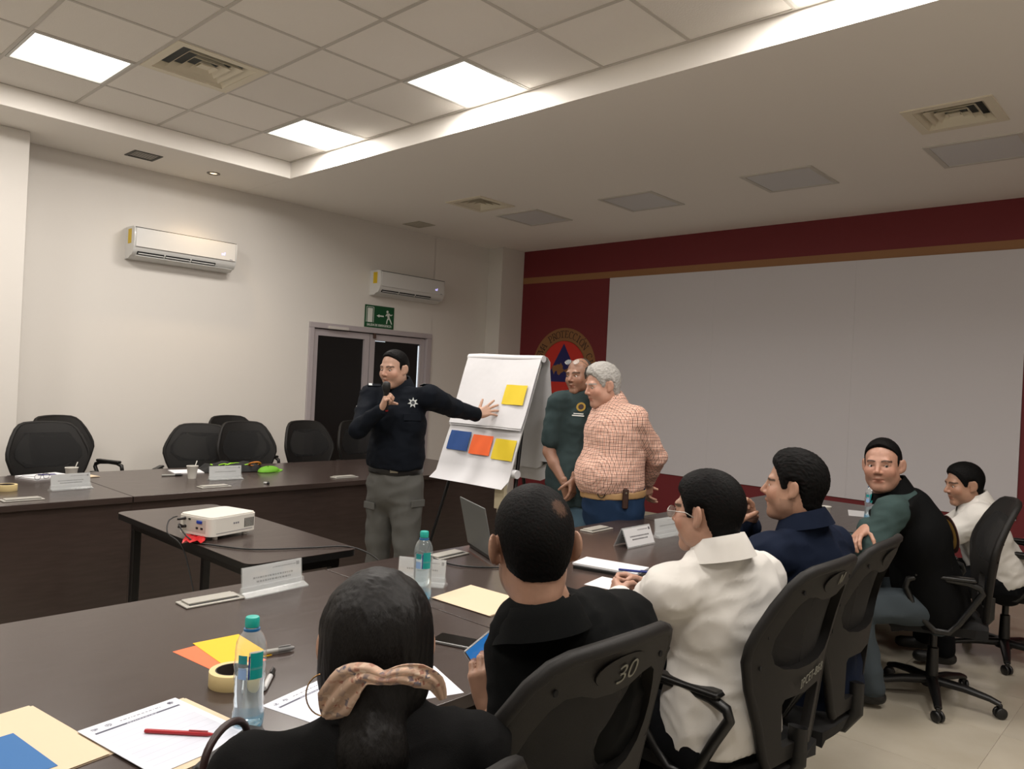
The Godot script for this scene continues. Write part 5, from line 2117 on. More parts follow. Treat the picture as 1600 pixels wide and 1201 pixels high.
# side-view outlines of the hair in (z, y)
static func hairline(style: String) -> PackedVector2Array:
	match style:
		"receding":
			return PackedVector2Array([Vector2(0.066, 0.106), Vector2(0.058, 0.088), Vector2(0.036, 0.066), Vector2(0.022, 0.048), Vector2(0.026, 0.02), Vector2(0.021, -0.004), Vector2(0.012, -0.004), Vector2(0.006, 0.026), Vector2(-0.022, 0.022), Vector2(-0.034, -0.06), Vector2(-0.075, -0.085), Vector2(-0.25, -0.085), Vector2(-0.25, 0.25), Vector2(0.066, 0.25)])
		"bald":
			return PackedVector2Array([Vector2(-0.02, 0.075), Vector2(0.02, 0.055), Vector2(0.034, 0.02), Vector2(0.026, -0.022), Vector2(0.012, -0.02), Vector2(0.006, 0.026), Vector2(-0.022, 0.022), Vector2(-0.034, -0.055), Vector2(-0.075, -0.075), Vector2(-0.25, -0.075), Vector2(-0.25, 0.25), Vector2(-0.05, 0.25)])
		"low":
			return PackedVector2Array([Vector2(0.086, 0.076), Vector2(0.062, 0.058), Vector2(0.046, 0.03), Vector2(0.032, -0.008), Vector2(0.016, -0.008), Vector2(0.008, 0.026), Vector2(-0.024, 0.022), Vector2(-0.038, -0.07), Vector2(-0.08, -0.095), Vector2(-0.25, -0.095), Vector2(-0.25, 0.25), Vector2(0.086, 0.25)])
		"fade":
			return PackedVector2Array([Vector2(0.08, 0.085), Vector2(0.056, 0.058), Vector2(0.044, 0.03), Vector2(0.03, -0.015), Vector2(0.016, -0.015), Vector2(0.008, 0.03), Vector2(-0.024, 0.024), Vector2(-0.036, -0.035), Vector2(-0.075, -0.055), Vector2(-0.25, -0.055), Vector2(-0.25, 0.25), Vector2(0.08, 0.25)])
	return PackedVector2Array([Vector2(0.078, 0.09), Vector2(0.058, 0.062), Vector2(0.044, 0.03), Vector2(0.03, -0.004), Vector2(0.016, -0.004), Vector2(0.008, 0.028), Vector2(-0.023, 0.022), Vector2(-0.036, -0.062), Vector2(-0.078, -0.085), Vector2(-0.25, -0.085), Vector2(-0.25, 0.25), Vector2(0.078, 0.25)])

static func hair_prims(o: Dictionary) -> Array:
	var th: float = o.get("hair_th", 0.009)
	var top: float = o.get("hair_top", 0.006)
	var p := []
	p.append(E(Vector3(0, 0.032, -0.014), Vector3(0.076, 0.088, 0.097), Basis.IDENTITY, 0.02))
	p.append(C(Vector3(0, -0.035, -0.025), Vector3(0, -0.08, -0.035), 0.058, 0.054, 0.03))
	p.append(E(Vector3(0, 0.055, 0.0), Vector3(0.066, 0.066 + top, 0.088 + top * 0.5), Basis.IDENTITY, 0.02))
	for s in [-1.0, 1.0]:
		p.append(E(Vector3(s * 0.050, 0.004, 0.022), Vector3(0.0165, 0.045, 0.026), Basis.IDENTITY, 0.02))
	p.append(["grow", th])
	var poly := hairline(o.get("hair", "short"))
	p.append(["zy", poly, th * 0.92])
	return p

static func hair_tint(o: Dictionary) -> Callable:
	var c: Color = o.get("hair_col", Color(0.007, 0.006, 0.0055))
	var skin: Color = o.skin
	var at: Vector3 = o.get("thin_spot", Vector3(9, 9, 9))
	var ns := FastNoiseLite.new()
	ns.frequency = 120.0
	return func(p: Vector3, _n: Vector3) -> Color:
		var v := ns.get_noise_3dv(p * Vector3(1.5, 1.0, 0.5))
		var q := c * (1.0 + 0.35 * v)
		# a patch where the hair is thin and the scalp shows between the hairs
		var d := p.distance_to(at) + v * 0.012
		if d < 0.022:
			q = q.lerp(skin * 0.75, clampf((0.022 - d) / 0.03, 0.0, 0.25))
		q.a = 1.0
		return q

static func skin_tint(o: Dictionary) -> Callable:
	var skin: Color = o.skin
	var brow: Color = o.get("brow", Color(0.02, 0.014, 0.01))
	var beard: float = o.get("beard", 0.0)
	var shave: float = o.get("shave", 0.25)
	var lip := Color(skin.r * 0.82, skin.g * 0.58, skin.b * 0.55)
	var ns := FastNoiseLite.new()
	ns.frequency = 60.0
	return func(p: Vector3, n: Vector3) -> Color:
		var c := skin * (1.0 + 0.08 * ns.get_noise_3dv(p))
		var ax := absf(p.x)
		# cheeks and nose tip a little redder
		if p.z > 0.05 and p.y < 0.0 and p.y > -0.045:
			c = c.lerp(Color(skin.r * 1.03, skin.g * 0.86, skin.b * 0.82), 0.5)
		# eyebrows
		var by := 0.0245 + 0.004 * sin(clampf((ax - 0.012) / 0.042, 0, 1) * PI) - 0.1 * maxf(ax - 0.04, 0.0)
		if p.z > 0.05 and ax > 0.012 and ax < 0.054 and absf(p.y - by) < 0.0042:
			c = c.lerp(brow, 0.85)
		# lash line
		if p.z > 0.06 and ax > 0.019 and ax < 0.046 and p.y > 0.0035 and p.y < 0.0085:
			c = c.lerp(brow, 0.4)
		# lips
		if p.z > 0.074 and ax < 0.025 - absf(p.y + 0.062) * 0.8 and p.y < -0.051 and p.y > -0.0745:
			c = c.lerp(lip, 0.8)
		# beard shadow
		if p.z > -0.01 and p.y < -0.038 and p.y > -0.125:
			var m := 1.0
			if ax < 0.028 and p.y > -0.075 and p.y < -0.05: m = 0.25
			if p.y > -0.06 and ax > 0.03: m *= clampf((0.0 - p.y - 0.042) / 0.02, 0.0, 1.0) if p.z > 0.035 else 1.0
			c = c.lerp(brow.lerp(skin * 0.6, 0.5), (beard + shave * 0.35) * m)
		c.a = 1.0
		return c

# ------------------------------------------------------------------ hand
# w wrist, d direction of the fingers, pn direction the palm faces, t towards the thumb side; curls: bend of thumb, index ... little finger in radians per joint
static func hand_prims(w: Vector3, d: Vector3, pn: Vector3, t: Vector3, curls: Array, spread := 0.12, sc := 1.0, thumb_in := 0.3) -> Array:
	d = d.normalized()
	pn = (pn - d * pn.dot(d)).normalized()
	t = (t - d * t.dot(d) - pn * t.dot(pn)).normalized()
	var p := []
	p.append(C(w - d * 0.03, w + d * 0.015, 0.025 * sc, 0.024 * sc, 0.012, pn, 0.75))
	var len := [0.070, 0.078, 0.072, 0.056]
	for i in 4:
		var u := 0.0285 - 0.019 * i
		var k := w + d * ((0.088 - 0.004 * absf(i - 1.2)) * sc) + t * (u * sc) + pn * (-0.002 * sc)
		p.append(C(w + d * 0.012 + t * (u * 0.55 * sc), k, 0.0145 * sc, 0.0118 * sc, 0.010, pn, 0.9))
	# heel and ball of the thumb
	p.append(E(w + d * 0.04 * sc + t * 0.022 * sc + pn * 0.008, Vector3(0.017, 0.030, 0.014) * sc, Basis(t, d, pn), 0.012))
	p.append(E(w + d * 0.045 * sc - t * 0.022 * sc + pn * 0.006, Vector3(0.014, 0.034, 0.013) * sc, Basis(t, d, pn), 0.012))
	for i in 4:
		var u := 0.0285 - 0.019 * i
		var k := w + d * ((0.088 - 0.004 * absf(i - 1.2)) * sc) + t * (u * sc) + pn * (-0.002 * sc)
		var a := 0.0
		var side := spread * (1.2 - i)
		var cur: float = curls[i + 1]
		var pos := k
		var ln: float = len[i] * sc
		var r := (0.0092 if i < 3 else 0.008) * sc
		for j in 3:
			a += cur * [0.8, 1.15, 0.75][j]
			var dir := (d * cos(a) + pn * sin(a) + t * side * cos(a)).normalized()
			var nx: Vector3 = pos + dir * ln * [0.46, 0.30, 0.24][j]
			p.append(C(pos, nx, r * [1.08, 1.0, 0.92][j], r * [1.0, 0.93, 0.8][j], 0.003))
			pos = nx
	var b := w + d * 0.022 * sc + t * 0.024 * sc + pn * 0.006
	var tc: float = curls[0]
	var dir0 := (d * 0.62 + t * (0.78 - thumb_in * 0.7) + pn * (0.15 + thumb_in)).normalized()
	var b1 := b + dir0 * 0.038 * sc
	var dir1 := (dir0 + (pn * 0.5 - t * 0.8) * tc).normalized()
	var b2 := b1 + dir1 * 0.032 * sc
	var dir2 := (dir1 + (pn * 0.4 - t * 0.9) * tc).normalized()
	p.append(C(b, b1, 0.0135 * sc, 0.0105 * sc, 0.008))
	p.append(C(b1, b2, 0.0105 * sc, 0.0095 * sc, 0.003))
	p.append(C(b2, b2 + dir2 * 0.024 * sc, 0.0095 * sc, 0.0078 * sc, 0.003))
	return p

static func elbow_of(s: Vector3, w: Vector3, upper: float, lower: float, pole: Vector3) -> Vector3:
	var d := w - s
	var l := minf(d.length(), (upper + lower) * 0.999)
	var a := (upper * upper - lower * lower + l * l) / (2.0 * l)
	var hgt := sqrt(maxf(upper * upper - a * a, 0.0))
	var dn := d.normalized()
	var q := (pole - dn * pole.dot(dn)).normalized()
	return s + dn * a + q * hgt

func eye_mesh(gaze: Vector3, r: float) -> MB:
	var mb := MB.new()
	mb.use_c = true
	var z := gaze.normalized()
	var x := Vector3.UP.cross(z).normalized()
	var y := z.cross(x)
	var rings := [0.0, 0.2, 0.2, 0.46, 0.5, 0.9, 1.3, 1.8, 2.4, PI]
	var cols := [Color(0.004, 0.003, 0.003), Color(0.004, 0.003, 0.003), Color(0.03, 0.014, 0.007), Color(0.022, 0.011, 0.006), Color(0.55, 0.52, 0.48), Color(0.62, 0.58, 0.54), Color(0.6, 0.5, 0.46), Color(0.5, 0.4, 0.36), Color(0.5, 0.4, 0.36), Color(0.5, 0.4, 0.36)]
	for j in rings.size():
		for i in 17:
			var t := TAU * i / 16.0
			var nn: Vector3 = z * cos(rings[j]) + (x * cos(t) + y * sin(t)) * sin(rings[j])
			mb.vert(nn * r, nn)
			mb.c.append(cols[j])
	for j in rings.size() - 1:
		for i in 16:
			var a := j * 17 + i
			mb.quad(a, a + 1, a + 18, a + 17)
	return mb

func run_all() -> void:
	# four threads share the list of shapes
	var crew := []
	for w in 4:
		var th := Thread.new()
		th.start(func() -> void:
			var j := w
			while j < tasks.size():
				run_task(j)
				j += 4)
		crew.append(th)
	for th in crew:
		th.wait_to_finish()

func snap(list: Array, p: Vector3) -> Array:
	var best := 1e9
	var at := p
	var nn := Vector3.UP
	for t in list:
		for k in t.v.size():
			var q: float = t.v[k].distance_squared_to(p)
			if q < best:
				best = q
				at = t.v[k]
				nn = t.n[k]
	return [at, nn]

var crowd: Array = []

# s: a dictionary of joints in room coordinates; shapes are queued now and built by finish_people()
func person(s: Dictionary) -> void:
	var up := Vector3.UP
	var f: Vector3 = (s.f as Vector3).normalized()
	var left := up.cross(f).normalized()
	var P: Vector3 = s.pelvis
	var Ch: Vector3 = s.chest
	var Nk: Vector3 = s.neck
	var spine := (Nk - P).normalized()
	var fl := (f - spine * f.dot(spine)).normalized()
	var g: float = s.get("girth", 1.0)
	var cw: float = s.get("chest_w", 0.165) * g
	var q: Dictionary = {"spec": s, "body": [], "shirt": [], "trousers": [], "hair": [], "extra": {}}
	var cell: float = s.get("cell", 0.012)
	var hs: float = s.get("head_s", 1.0)
	var look: Vector3 = (s.look as Vector3).normalized()
	var tilt: float = s.get("tilt", 0.0)
	var hx := up.cross(look).normalized()
	var hb := Basis(look, tilt) * Basis(hx, look.cross(hx), look)
	var hxf := Transform3D(hb.scaled_local(Vector3.ONE * hs), s.head)
	q.hxf = hxf
	var nc: Vector3 = Nk.lerp(s.head - hb.y * 0.125 * hs - hb.z * 0.036 * hs, 0.7) + up * s.get("neck_dy", 0.0)
	q.nc = nc
	var hcell: float = s.get("head_cell", 0.004)
	var ht := {"prims": head_prims(s), "cell": hcell, "xf": hxf, "tint": skin_tint(s)}
	q.body.append(ht)
	if s.get("hair", "") != "none":
		q.hair.append({"prims": hair_prims(s), "cell": hcell, "xf": hxf, "noise": s.get("hair_noise", [[0.0016, 170.0, Vector3(1.2, 1.2, 0.4)]]), "tint": hair_tint(s)})
	# limbs
	var skin := []
	skin.append(C(P, Ch, 0.08, 0.085, 0.03))
	skin.append(C(Ch, Nk, 0.065, 0.05, 0.03))
	skin.append(C(Nk, s.head - hb.y * 0.06 * hs - hb.z * 0.02 * hs, 0.056 * hs, 0.054 * hs, 0.03))
	var shirt := []
	shirt.append(C(P + spine * 0.07, Ch, s.get("waist_r", 0.165) * g, cw, 0.06, fl, s.get("flat", 0.72)))
	shirt.append(E(Ch + spine * 0.04, Vector3(cw * 1.02, 0.15, 0.118 * g), Basis(left, spine, fl), 0.05))
	if s.has("belly"):
		shirt.append(E(P + spine * s.get("belly_y", 0.17) + fl * s.get("belly_z", 0.05), Vector3(0.17 * g, 0.15, s.belly), Basis(left, spine, fl), 0.06))
	shirt.append(C(Nk - spine * 0.055, nc - hb.z * 0.006, 0.095, 0.076, 0.04))
	if s.get("hem", 0.085) < 0.0:
		shirt.append(C(P - spine * 0.03, P + spine * 0.07, 0.178 * g, 0.17 * g, 0.05, fl, s.get("flat", 0.72) + 0.06))
	q.torso = shirt.duplicate()
	q.frame = [P, spine, fl, left]
	for side in ["L", "R"]:
		var sg := 1.0 if side == "L" else -1.0
		var sh: Vector3 = s["sh" + side]
		var el: Vector3 = s["el" + side]
		var wr: Vector3 = s["wr" + side]
		var ar: float = s.get("arm_r", 1.0)
		shirt.append(C(Nk - spine * 0.045 + left * sg * 0.05, sh - left * sg * 0.01, 0.062, 0.066 * ar, 0.05))
		if s.get("sleeve", "long") == "long":
			shirt.append(C(sh, el, 0.066 * ar, 0.052 * ar, 0.025))
			shirt.append(C(el, el.lerp(wr, 0.93), 0.052 * ar, 0.038 * ar, 0.015))
		else:
			shirt.append(C(sh, sh.lerp(el, 0.78), 0.067 * ar, 0.062 * ar, 0.025))
		var bare := 1.0 if s.get("sleeve", "long") == "short" else 0.62
		skin.append(C(sh, el, 0.045 * bare, 0.042 * ar * bare, 0.02))
		skin.append(C(el, el.lerp(wr, 0.35), 0.041 * ar * bare, 0.043 * ar * bare, 0.015))
		skin.append(C(el.lerp(wr, 0.35), wr, 0.043 * ar * bare, 0.027 if bare > 0.9 else 0.024, 0.015))
	shirt.append(["cut", P + spine * s.get("hem", 0.085), -spine])
	if s.has("belt"):
		q.extra["belt"] = {"prims": [C(P - spine * 0.03, P + spine * 0.1, 0.172 * g, s.get("waist_r", 0.165) * g * 1.0 + 0.006, 0.05, fl, s.get("flat", 0.72) + 0.05), ["cut", P + spine * 0.105, spine], ["cut", P + spine * 0.062, -spine]], "cell": 0.008, "mat": s.belt, "name": "belt"}
	q.shirt.append({"prims": shirt, "cell": cell, "noise": s.get("folds", [[0.007, 6.0, Vector3(1, 0.7, 1), 3], [0.006, 4.5, Vector3(1.3, 0.8, 0.7), 11, 1], [0.004, 9.0, Vector3(0.6, 1.4, 1.0), 8, 1]])})
	var tr := []
	var tw := 0.88 if s.get("hem", 0.085) < 0.0 else 1.0
	tr.append(C(P - spine * 0.03, P + spine * 0.085, 0.165 * g * tw, s.get("waist_r", 0.165) * g * 0.985 * tw, 0.05, fl, s.get("flat", 0.72) + 0.04))
	for side in ["L", "R"]:
		var sg := 1.0 if side == "L" else -1.0
		var hip := P + left * sg * 0.085 * g - up * 0.03
		var kn: Vector3 = s["kn" + side]
		var an: Vector3 = s["an" + side]
		var lr: float = s.get("leg_r", 1.0)
		tr.append(C(hip, kn, 0.098 * lr * sqrt(g), 0.072 * lr, 0.035))
		tr.append(C(kn, an + up * 0.02, 0.072 * lr, 0.062 * lr, 0.02))
		skin.append(C(hip, kn, 0.06, 0.05, 0.02))
		skin.append(C(kn, an, 0.05, 0.035, 0.02))
		# shoe
		var fd: Vector3 = s.get("toe" + side, f)
		fd = fd.normalized()
		q.extra["shoe" + side] = {"prims": [C(an + up * -0.035 - fd * 0.03, an - up * 0.04 + fd * 0.13, 0.04, 0.036, 0.02, up, 0.9), C(an + up * 0.03, an - up * 0.02, 0.045, 0.042, 0.02)], "cell": 0.012, "mat": s.get("shoe_mat", "shoe_black"), "name": "shoe"}
	q.trousers.append({"prims": tr + s.get("trouser_extra", []), "cell": cell + 0.001, "noise": [[0.006, 6.0, Vector3(1, 0.7, 1), 4], [0.006, 5.0, Vector3(0.8, 1.5, 0.8), 14, 1]]})
	var below := Nk - spine * 0.02
	q.body.append({"prims": skin, "cell": 0.014, "colour": s.skin})
	for hnd in s.get("hands", []):
		q.body.append({"prims": hand_prims(hnd[0], hnd[1], hnd[2], hnd[3], hnd[4], hnd[5] if hnd.size() > 5 else 0.1, 0.97, hnd[6] if hnd.size() > 6 else 0.3), "cell": s.get("hand_cell", 0.0035), "colour": s.skin * 1.02})
	for k in s.get("extras", {}):
		q.extra[k] = s.extras[k]
	crowd.append(q)

func finish_people() -> void:
	extra_shapes()
	for q in crowd:
		for l in [q.body, q.shirt, q.trousers, q.hair, q.extra.values()]:
			tasks.append_array(l)
	# longest first, so that the threads end together
	run_all()
	var sm := mat("skin", Color.WHITE, 0.46)
	sm.vertex_color_use_as_albedo = true
	var hm := mat("hair", Color.WHITE, 0.62)
	hm.metallic_specular = 0.2
	hm.vertex_color_use_as_albedo = true
	hm.normal_enabled = true
	hm.normal_texture = noise_normal(17, 0.12, 8.0, 512)
	hm.normal_scale = 0.25
	tri(hm, Vector3(14, 3, 14))
	var em := mat("eye", Color.WHITE, 0.12)
	em.vertex_color_use_as_albedo = true
	mat("shoe_black", Color(0.03, 0.028, 0.027), 0.5)
	for q in crowd:
		var s: Dictionary = q.spec
		var root := Vector3(s.pelvis.x, 0, s.pelvis.z)
		var t := thing("person", s.label, "person", root)
		q.node = t
		q.root = root
		part(t, "body", merged(q.body, root), sm)
		if q.hair.size():
			part(t, "hair", merged(q.hair, root), hm)
		if s.get("eyes", true):
			for sg in [-1.0, 1.0]:
				var e := part(t, "eye", eye_mesh(s.get("gaze", Vector3(0, 0, 1)), 0.0128), em)
				e.transform = Transform3D(Basis.IDENTITY, -root) * (q.hxf as Transform3D) * Transform3D(Basis.IDENTITY, Vector3(sg * 0.0325, 0.003, 0.0702))
		part(t, "shirt", merged(q.shirt, root), s.shirt_mat)
		part(t, "trousers", merged(q.trousers, root), s.trouser_mat)
		for k in q.extra:
			var x: Dictionary = q.extra[k]
			part(t, x.name, merged([x], root), mats[x.mat] if x.mat is String else x.mat)
		if s.has("collar_mat"):
			collar(q, s.collar_mat, s.get("collar_h", 0.04))

func collar(q: Dictionary, m: Material, hgt: float) -> void:
	var s: Dictionary = q.spec
	var ax: Vector3 = (Vector3.UP + ((s.head - s.neck) as Vector3).normalized() * 0.5).normalized()
	var f: Vector3 = (s.f as Vector3).normalized()
	f = (f - ax * f.dot(ax)).normalized()
	var left := ax.cross(f)
	var p := []
	var cols := 25
	for j in 4:
		for i in cols:
			var a := lerpf(0.22, TAU - 0.22, i / float(cols - 1))
			var fr := cos(a)
			var r: float = [0.0625, 0.068, 0.080, 0.099][j]
			var y: float = 0.018 + [hgt, hgt + 0.004, hgt * 0.5, -0.022][j] - 0.018 * fr - (0.02 * maxf(fr, 0.0) if j == 3 else 0.0)
			p.append(q.nc - q.root + ax * y + (f * fr * 1.04 + left * sin(a)) * r * s.get("collar_s", 1.0) - f * 0.006)
	var mb := MB.new()
	mb.slab(p, cols, 0.003)
	part(q.node, "collar", mb, m)

# ------------------------------------------------------------------ the people
func build_people() -> void:
	people_materials()
	person({"label": "person in a dark navy uniform shirt and grey cargo trousers speaking into a microphone", "f": Vector3(-0.9751, 0, 0.222), "pelvis": Vector3(3.097, 0.8554, -3.862), "chest": Vector3(3.072, 1.227, -3.832), "neck": Vector3(3.071, 1.43, -3.848), "head": Vector3(3.025, 1.571, -3.839), "head_s": 0.97, "look": Vector3(-0.9745, -0.1388, 0.1764), "shL": Vector3(3.157, 1.409, -3.653), "shR": Vector3(2.977, 1.389, -3.993), "wrL": Vector3(3.624, 1.296, -3.68), "wrR": Vector3(2.834, 1.323, -3.706), "elL": Vector3(3.405, 1.337, -3.68), "elR": Vector3(2.796, 1.195, -3.864), "arm_r": 1.1, "knL": Vector3(3.112, 0.47, -3.753), "knR": Vector3(3.063, 0.47, -3.967), "anL": Vector3(3.146, 0.09, -3.74), "anR": Vector3(3.088, 0.09, -3.993), "girth": 1.08, "flat": 0.8, "belly": 0.13, "belly_z": 0.03, "fat": 0.7, "skin": Color(0.42, 0.25, 0.18), "hair": "receding", "hair_th": 0.005, "hair_top": 0, "shave": 0.4, "gaze": Vector3(0.1, -0.25, 1), "shirt_mat": mat("navy_uniform"), "trouser_mat": mat("grey_cargo"), "trouser_extra": [E(Vector3(2.994, 0.6554, -3.944), Vector3(0.03, 0.07, 0.045), Basis.IDENTITY, 0.012), E(Vector3(3.144, 0.6893, -3.709), Vector3(0.03, 0.07, 0.045), Basis.IDENTITY, 0.012)], "collar_mat": mat("navy_uniform"), "leg_r": 1.08, "chest_w": 0.165, "belt": "belt_black", "hem": 0.1, "hands": [[Vector3(3.624, 1.296, -3.68), Vector3(0.7441, 0.4141, 0.5243), Vector3(0.6938, -0.3162, -0.647), Vector3(0.07531, 0.9939, 0.08077), [0.05, 0.08, 0.15, 0.2, 0.25], 0.3, 0], [Vector3(2.834, 1.323, -3.706), Vector3(0.008987, 0.8814, 0.4722), Vector3(0.766, 0.131, 0.6294), Vector3(-0.3343, 0.93, 0.1528), [0.6, 1.05, 1.1, 1.12, 1.12], 0.02, 0.75]]})
	person({"label": "person in a dark green polo shirt with glasses pushed up on the head", "f": Vector3(-1, 0, 0.007291), "pelvis": Vector3(3.919, 0.7972, -3.053), "chest": Vector3(3.929, 1.252, -3.073), "neck": Vector3(3.939, 1.46, -3.078), "head": Vector3(3.925, 1.585, -3.064), "head_s": 0.97, "look": Vector3(-0.9981, -0.05999, 0.01464), "tilt": 0.05, "shL": Vector3(4.091, 1.415, -3.017), "shR": Vector3(3.816, 1.413, -3.136), "wrL": Vector3(3.781, 0.9419, -2.953), "wrR": Vector3(3.762, 0.9008, -3.002), "elL": Vector3(4.024, 1.099, -2.985), "elR": Vector3(3.777, 1.094, -3.163), "knL": Vector3(3.91, 0.47, -2.943), "knR": Vector3(3.909, 0.47, -3.163), "anL": Vector3(3.94, 0.09, -2.923), "anR": Vector3(3.938, 0.09, -3.183), "girth": 1.02, "flat": 0.78, "belly": 0.12, "fat": 0.2, "skin": Color(0.27, 0.145, 0.095), "hair": "bald", "hair_th": 0.004, "hair_top": -0.004, "sleeve": "short", "hair_col": Color(0.05, 0.045, 0.04), "gaze": Vector3(-0.3, -0.15, 1), "shirt_mat": mat("green_polo"), "trouser_mat": mat("faded_denim"), "collar_mat": mat("green_polo"), "hem": -0.04, "hands": [[Vector3(3.781, 0.9419, -2.953), Vector3(-0.2424, -0.9656, 0.09401), Vector3(-0.05569, -0, -0.9984), Vector3(-0.9994, 0, -0.03493), [0.3, 0.35, 0.4, 0.45, 0.5], 0.05, 0.4], [Vector3(3.762, 0.9008, -3.002), Vector3(0.2253, -0.9439, 0.2416), Vector3(0.8749, 0, -0.4842), Vector3(-0.8783, 0, -0.4782), [0.3, 0.4, 0.45, 0.5, 0.5], 0.05, 0.4]]})
	person({"label": "person in a pink and brown checked shirt, hands clasped behind the back", "f": Vector3(-0.9572, 0, -0.2895), "pelvis": Vector3(3.87, 0.8013, -2.71), "chest": Vector3(3.862, 1.224, -2.72), "neck": Vector3(3.842, 1.419, -2.741), "head": Vector3(3.801, 1.53, -2.786), "head_s": 1.04, "look": Vector3(-0.8615, -0.2183, -0.4584), "shL": Vector3(3.842, 1.341, -2.565), "shR": Vector3(3.951, 1.339, -2.889), "wrL": Vector3(4.112, 0.9458, -2.627), "wrR": Vector3(4.19, 0.9091, -2.719), "elL": Vector3(4.024, 1.113, -2.516), "elR": Vector3(4.185, 1.052, -2.812), "knL": Vector3(3.825, 0.47, -2.597), "knR": Vector3(3.895, 0.47, -2.829), "anL": Vector3(3.848, 0.09, -2.567), "anR": Vector3(3.93, 0.09, -2.841), "girth": 1.16, "flat": 0.92, "belly": 0.175, "belly_z": 0.06, "belly_y": 0.2, "fat": 0.6, "skin": Color(0.45, 0.25, 0.18), "hair": "short", "hair_th": 0.012, "hair_top": 0.012, "hair_col": Color(0.36, 0.35, 0.33), "hair_noise": [[0.003, 60.0, Vector3(1.2, 1.0, 0.5)], [0.0015, 200.0, Vector3(1.5, 1.0, 0.5)]], "brow": Color(0.3, 0.28, 0.26), "shave": 0.1, "gaze": Vector3(0, -0.2, 1), "shirt_mat": mat("plaid_shirt"), "trouser_mat": mat("blue_jeans"), "collar_mat": mat("plaid_shirt"), "arm_r": 1.12, "waist_r": 0.172, "belt": "belt_tan", "hem": 0.1, "hands": [[Vector3(4.112, 0.9458, -2.627), Vector3(0.3335, -0.9245, -0.1846), Vector3(0.4453, -0, -0.8954), Vector3(0.6767, -0.124, 0.7257), [0.3, 0.5, 0.55, 0.6, 0.6], 0.08, 0.3], [Vector3(4.19, 0.9091, -2.719), Vector3(-0.1262, -0.795, 0.5933), Vector3(0.682, 0, 0.7314), Vector3(0, 1, 0), [0.3, 0.35, 0.4, 0.45, 0.5], 0.1, 0.3]]})
	person({"label": "person in black clothes with a patterned scarf tied at the nape", "f": Vector3(0.4512, 0, -0.8924), "pelvis": Vector3(0.76, 0.53, -0.93), "chest": Vector3(0.765, 0.8, -0.955), "neck": Vector3(0.775, 0.945, -0.985), "head": Vector3(0.79, 1.075, -1.015), "head_s": 0.98, "look": Vector3(0.5957, -0.1191, -0.7943), "shL": Vector3(0.6, 0.895, -1.06), "shR": Vector3(0.905, 0.905, -0.89), "wrL": Vector3(0.52, 0.775, -1.36), "wrR": Vector3(1.02, 0.74, -1.25), "knL": Vector3(0.7406, 0.5, -1.388), "knR": Vector3(0.9928, 0.5, -1.325), "anL": Vector3(0.7163, 0.09, -1.291), "anR": Vector3(0.9686, 0.09, -1.228), "skin": Color(0.42, 0.25, 0.18), "hair": "none", "eyes": false, "girth": 0.98, "chest_w": 0.155, "head_cell": 0.004, "shave": 0, "shirt_mat": mat("black_blouse"), "hem": -0.06, "trouser_mat": mat("black_trousers"), "cell": 0.01, "arm_r": 0.9, "elL": Vector3(0.4574, 0.6634, -1.145), "elR": Vector3(1.044, 0.6855, -1.007)})
	person({"label": "person in a black polo shirt holding a phone", "f": Vector3(0.07975, 0, -0.9968), "pelvis": Vector3(1.3, 0.53, -1.05), "chest": Vector3(1.305, 0.86, -1), "neck": Vector3(1.222, 1.05, -1.012), "head": Vector3(1.2, 1.185, -1.035), "head_s": 1, "look": Vector3(0.5997, -0.02999, -0.7996), "tilt": -0.05, "shL": Vector3(1.185, 0.965, -1.035), "shR": Vector3(1.47, 0.985, -0.985), "wrL": Vector3(1.164, 0.8312, -1.097), "wrR": Vector3(1.5, 0.76, -1.34), "elL": Vector3(1.175, 0.7, -0.98), "knL": Vector3(1.214, 0.5, -1.501), "knR": Vector3(1.473, 0.5, -1.475), "anL": Vector3(1.204, 0.09, -1.401), "anR": Vector3(1.463, 0.09, -1.375), "skin": Color(0.36, 0.205, 0.14), "hair": "fade", "hair_th": 0.004, "hair_top": 0.002, "beard": 0.55, "thin_spot": Vector3(-0.035, 0.085, -0.075), "neck_dy": -0.035, "girth": 1.08, "arm_r": 1.08, "eyes": false, "hair_noise": [[0.0012, 220.0, Vector3(1, 1, 1)]], "head_cell": 0.003, "sleeve": "short", "shirt_mat": mat("black_polo"), "hem": -0.06, "trouser_mat": mat("dark_trousers"), "collar_mat": mat("black_polo"), "collar_h": 0.036, "cell": 0.01, "hands": [[Vector3(1.164, 0.8312, -1.097), Vector3(-0.1418, 0.9778, -0.1545), Vector3(0.8242, 0.1374, -0.5494), Vector3(0.4082, 0.4082, 0.8165), [0.4, 0.8, 0.8, 0.8, 0.8], 0.03, 0.5]], "elR": Vector3(1.595, 0.7611, -1.109)})
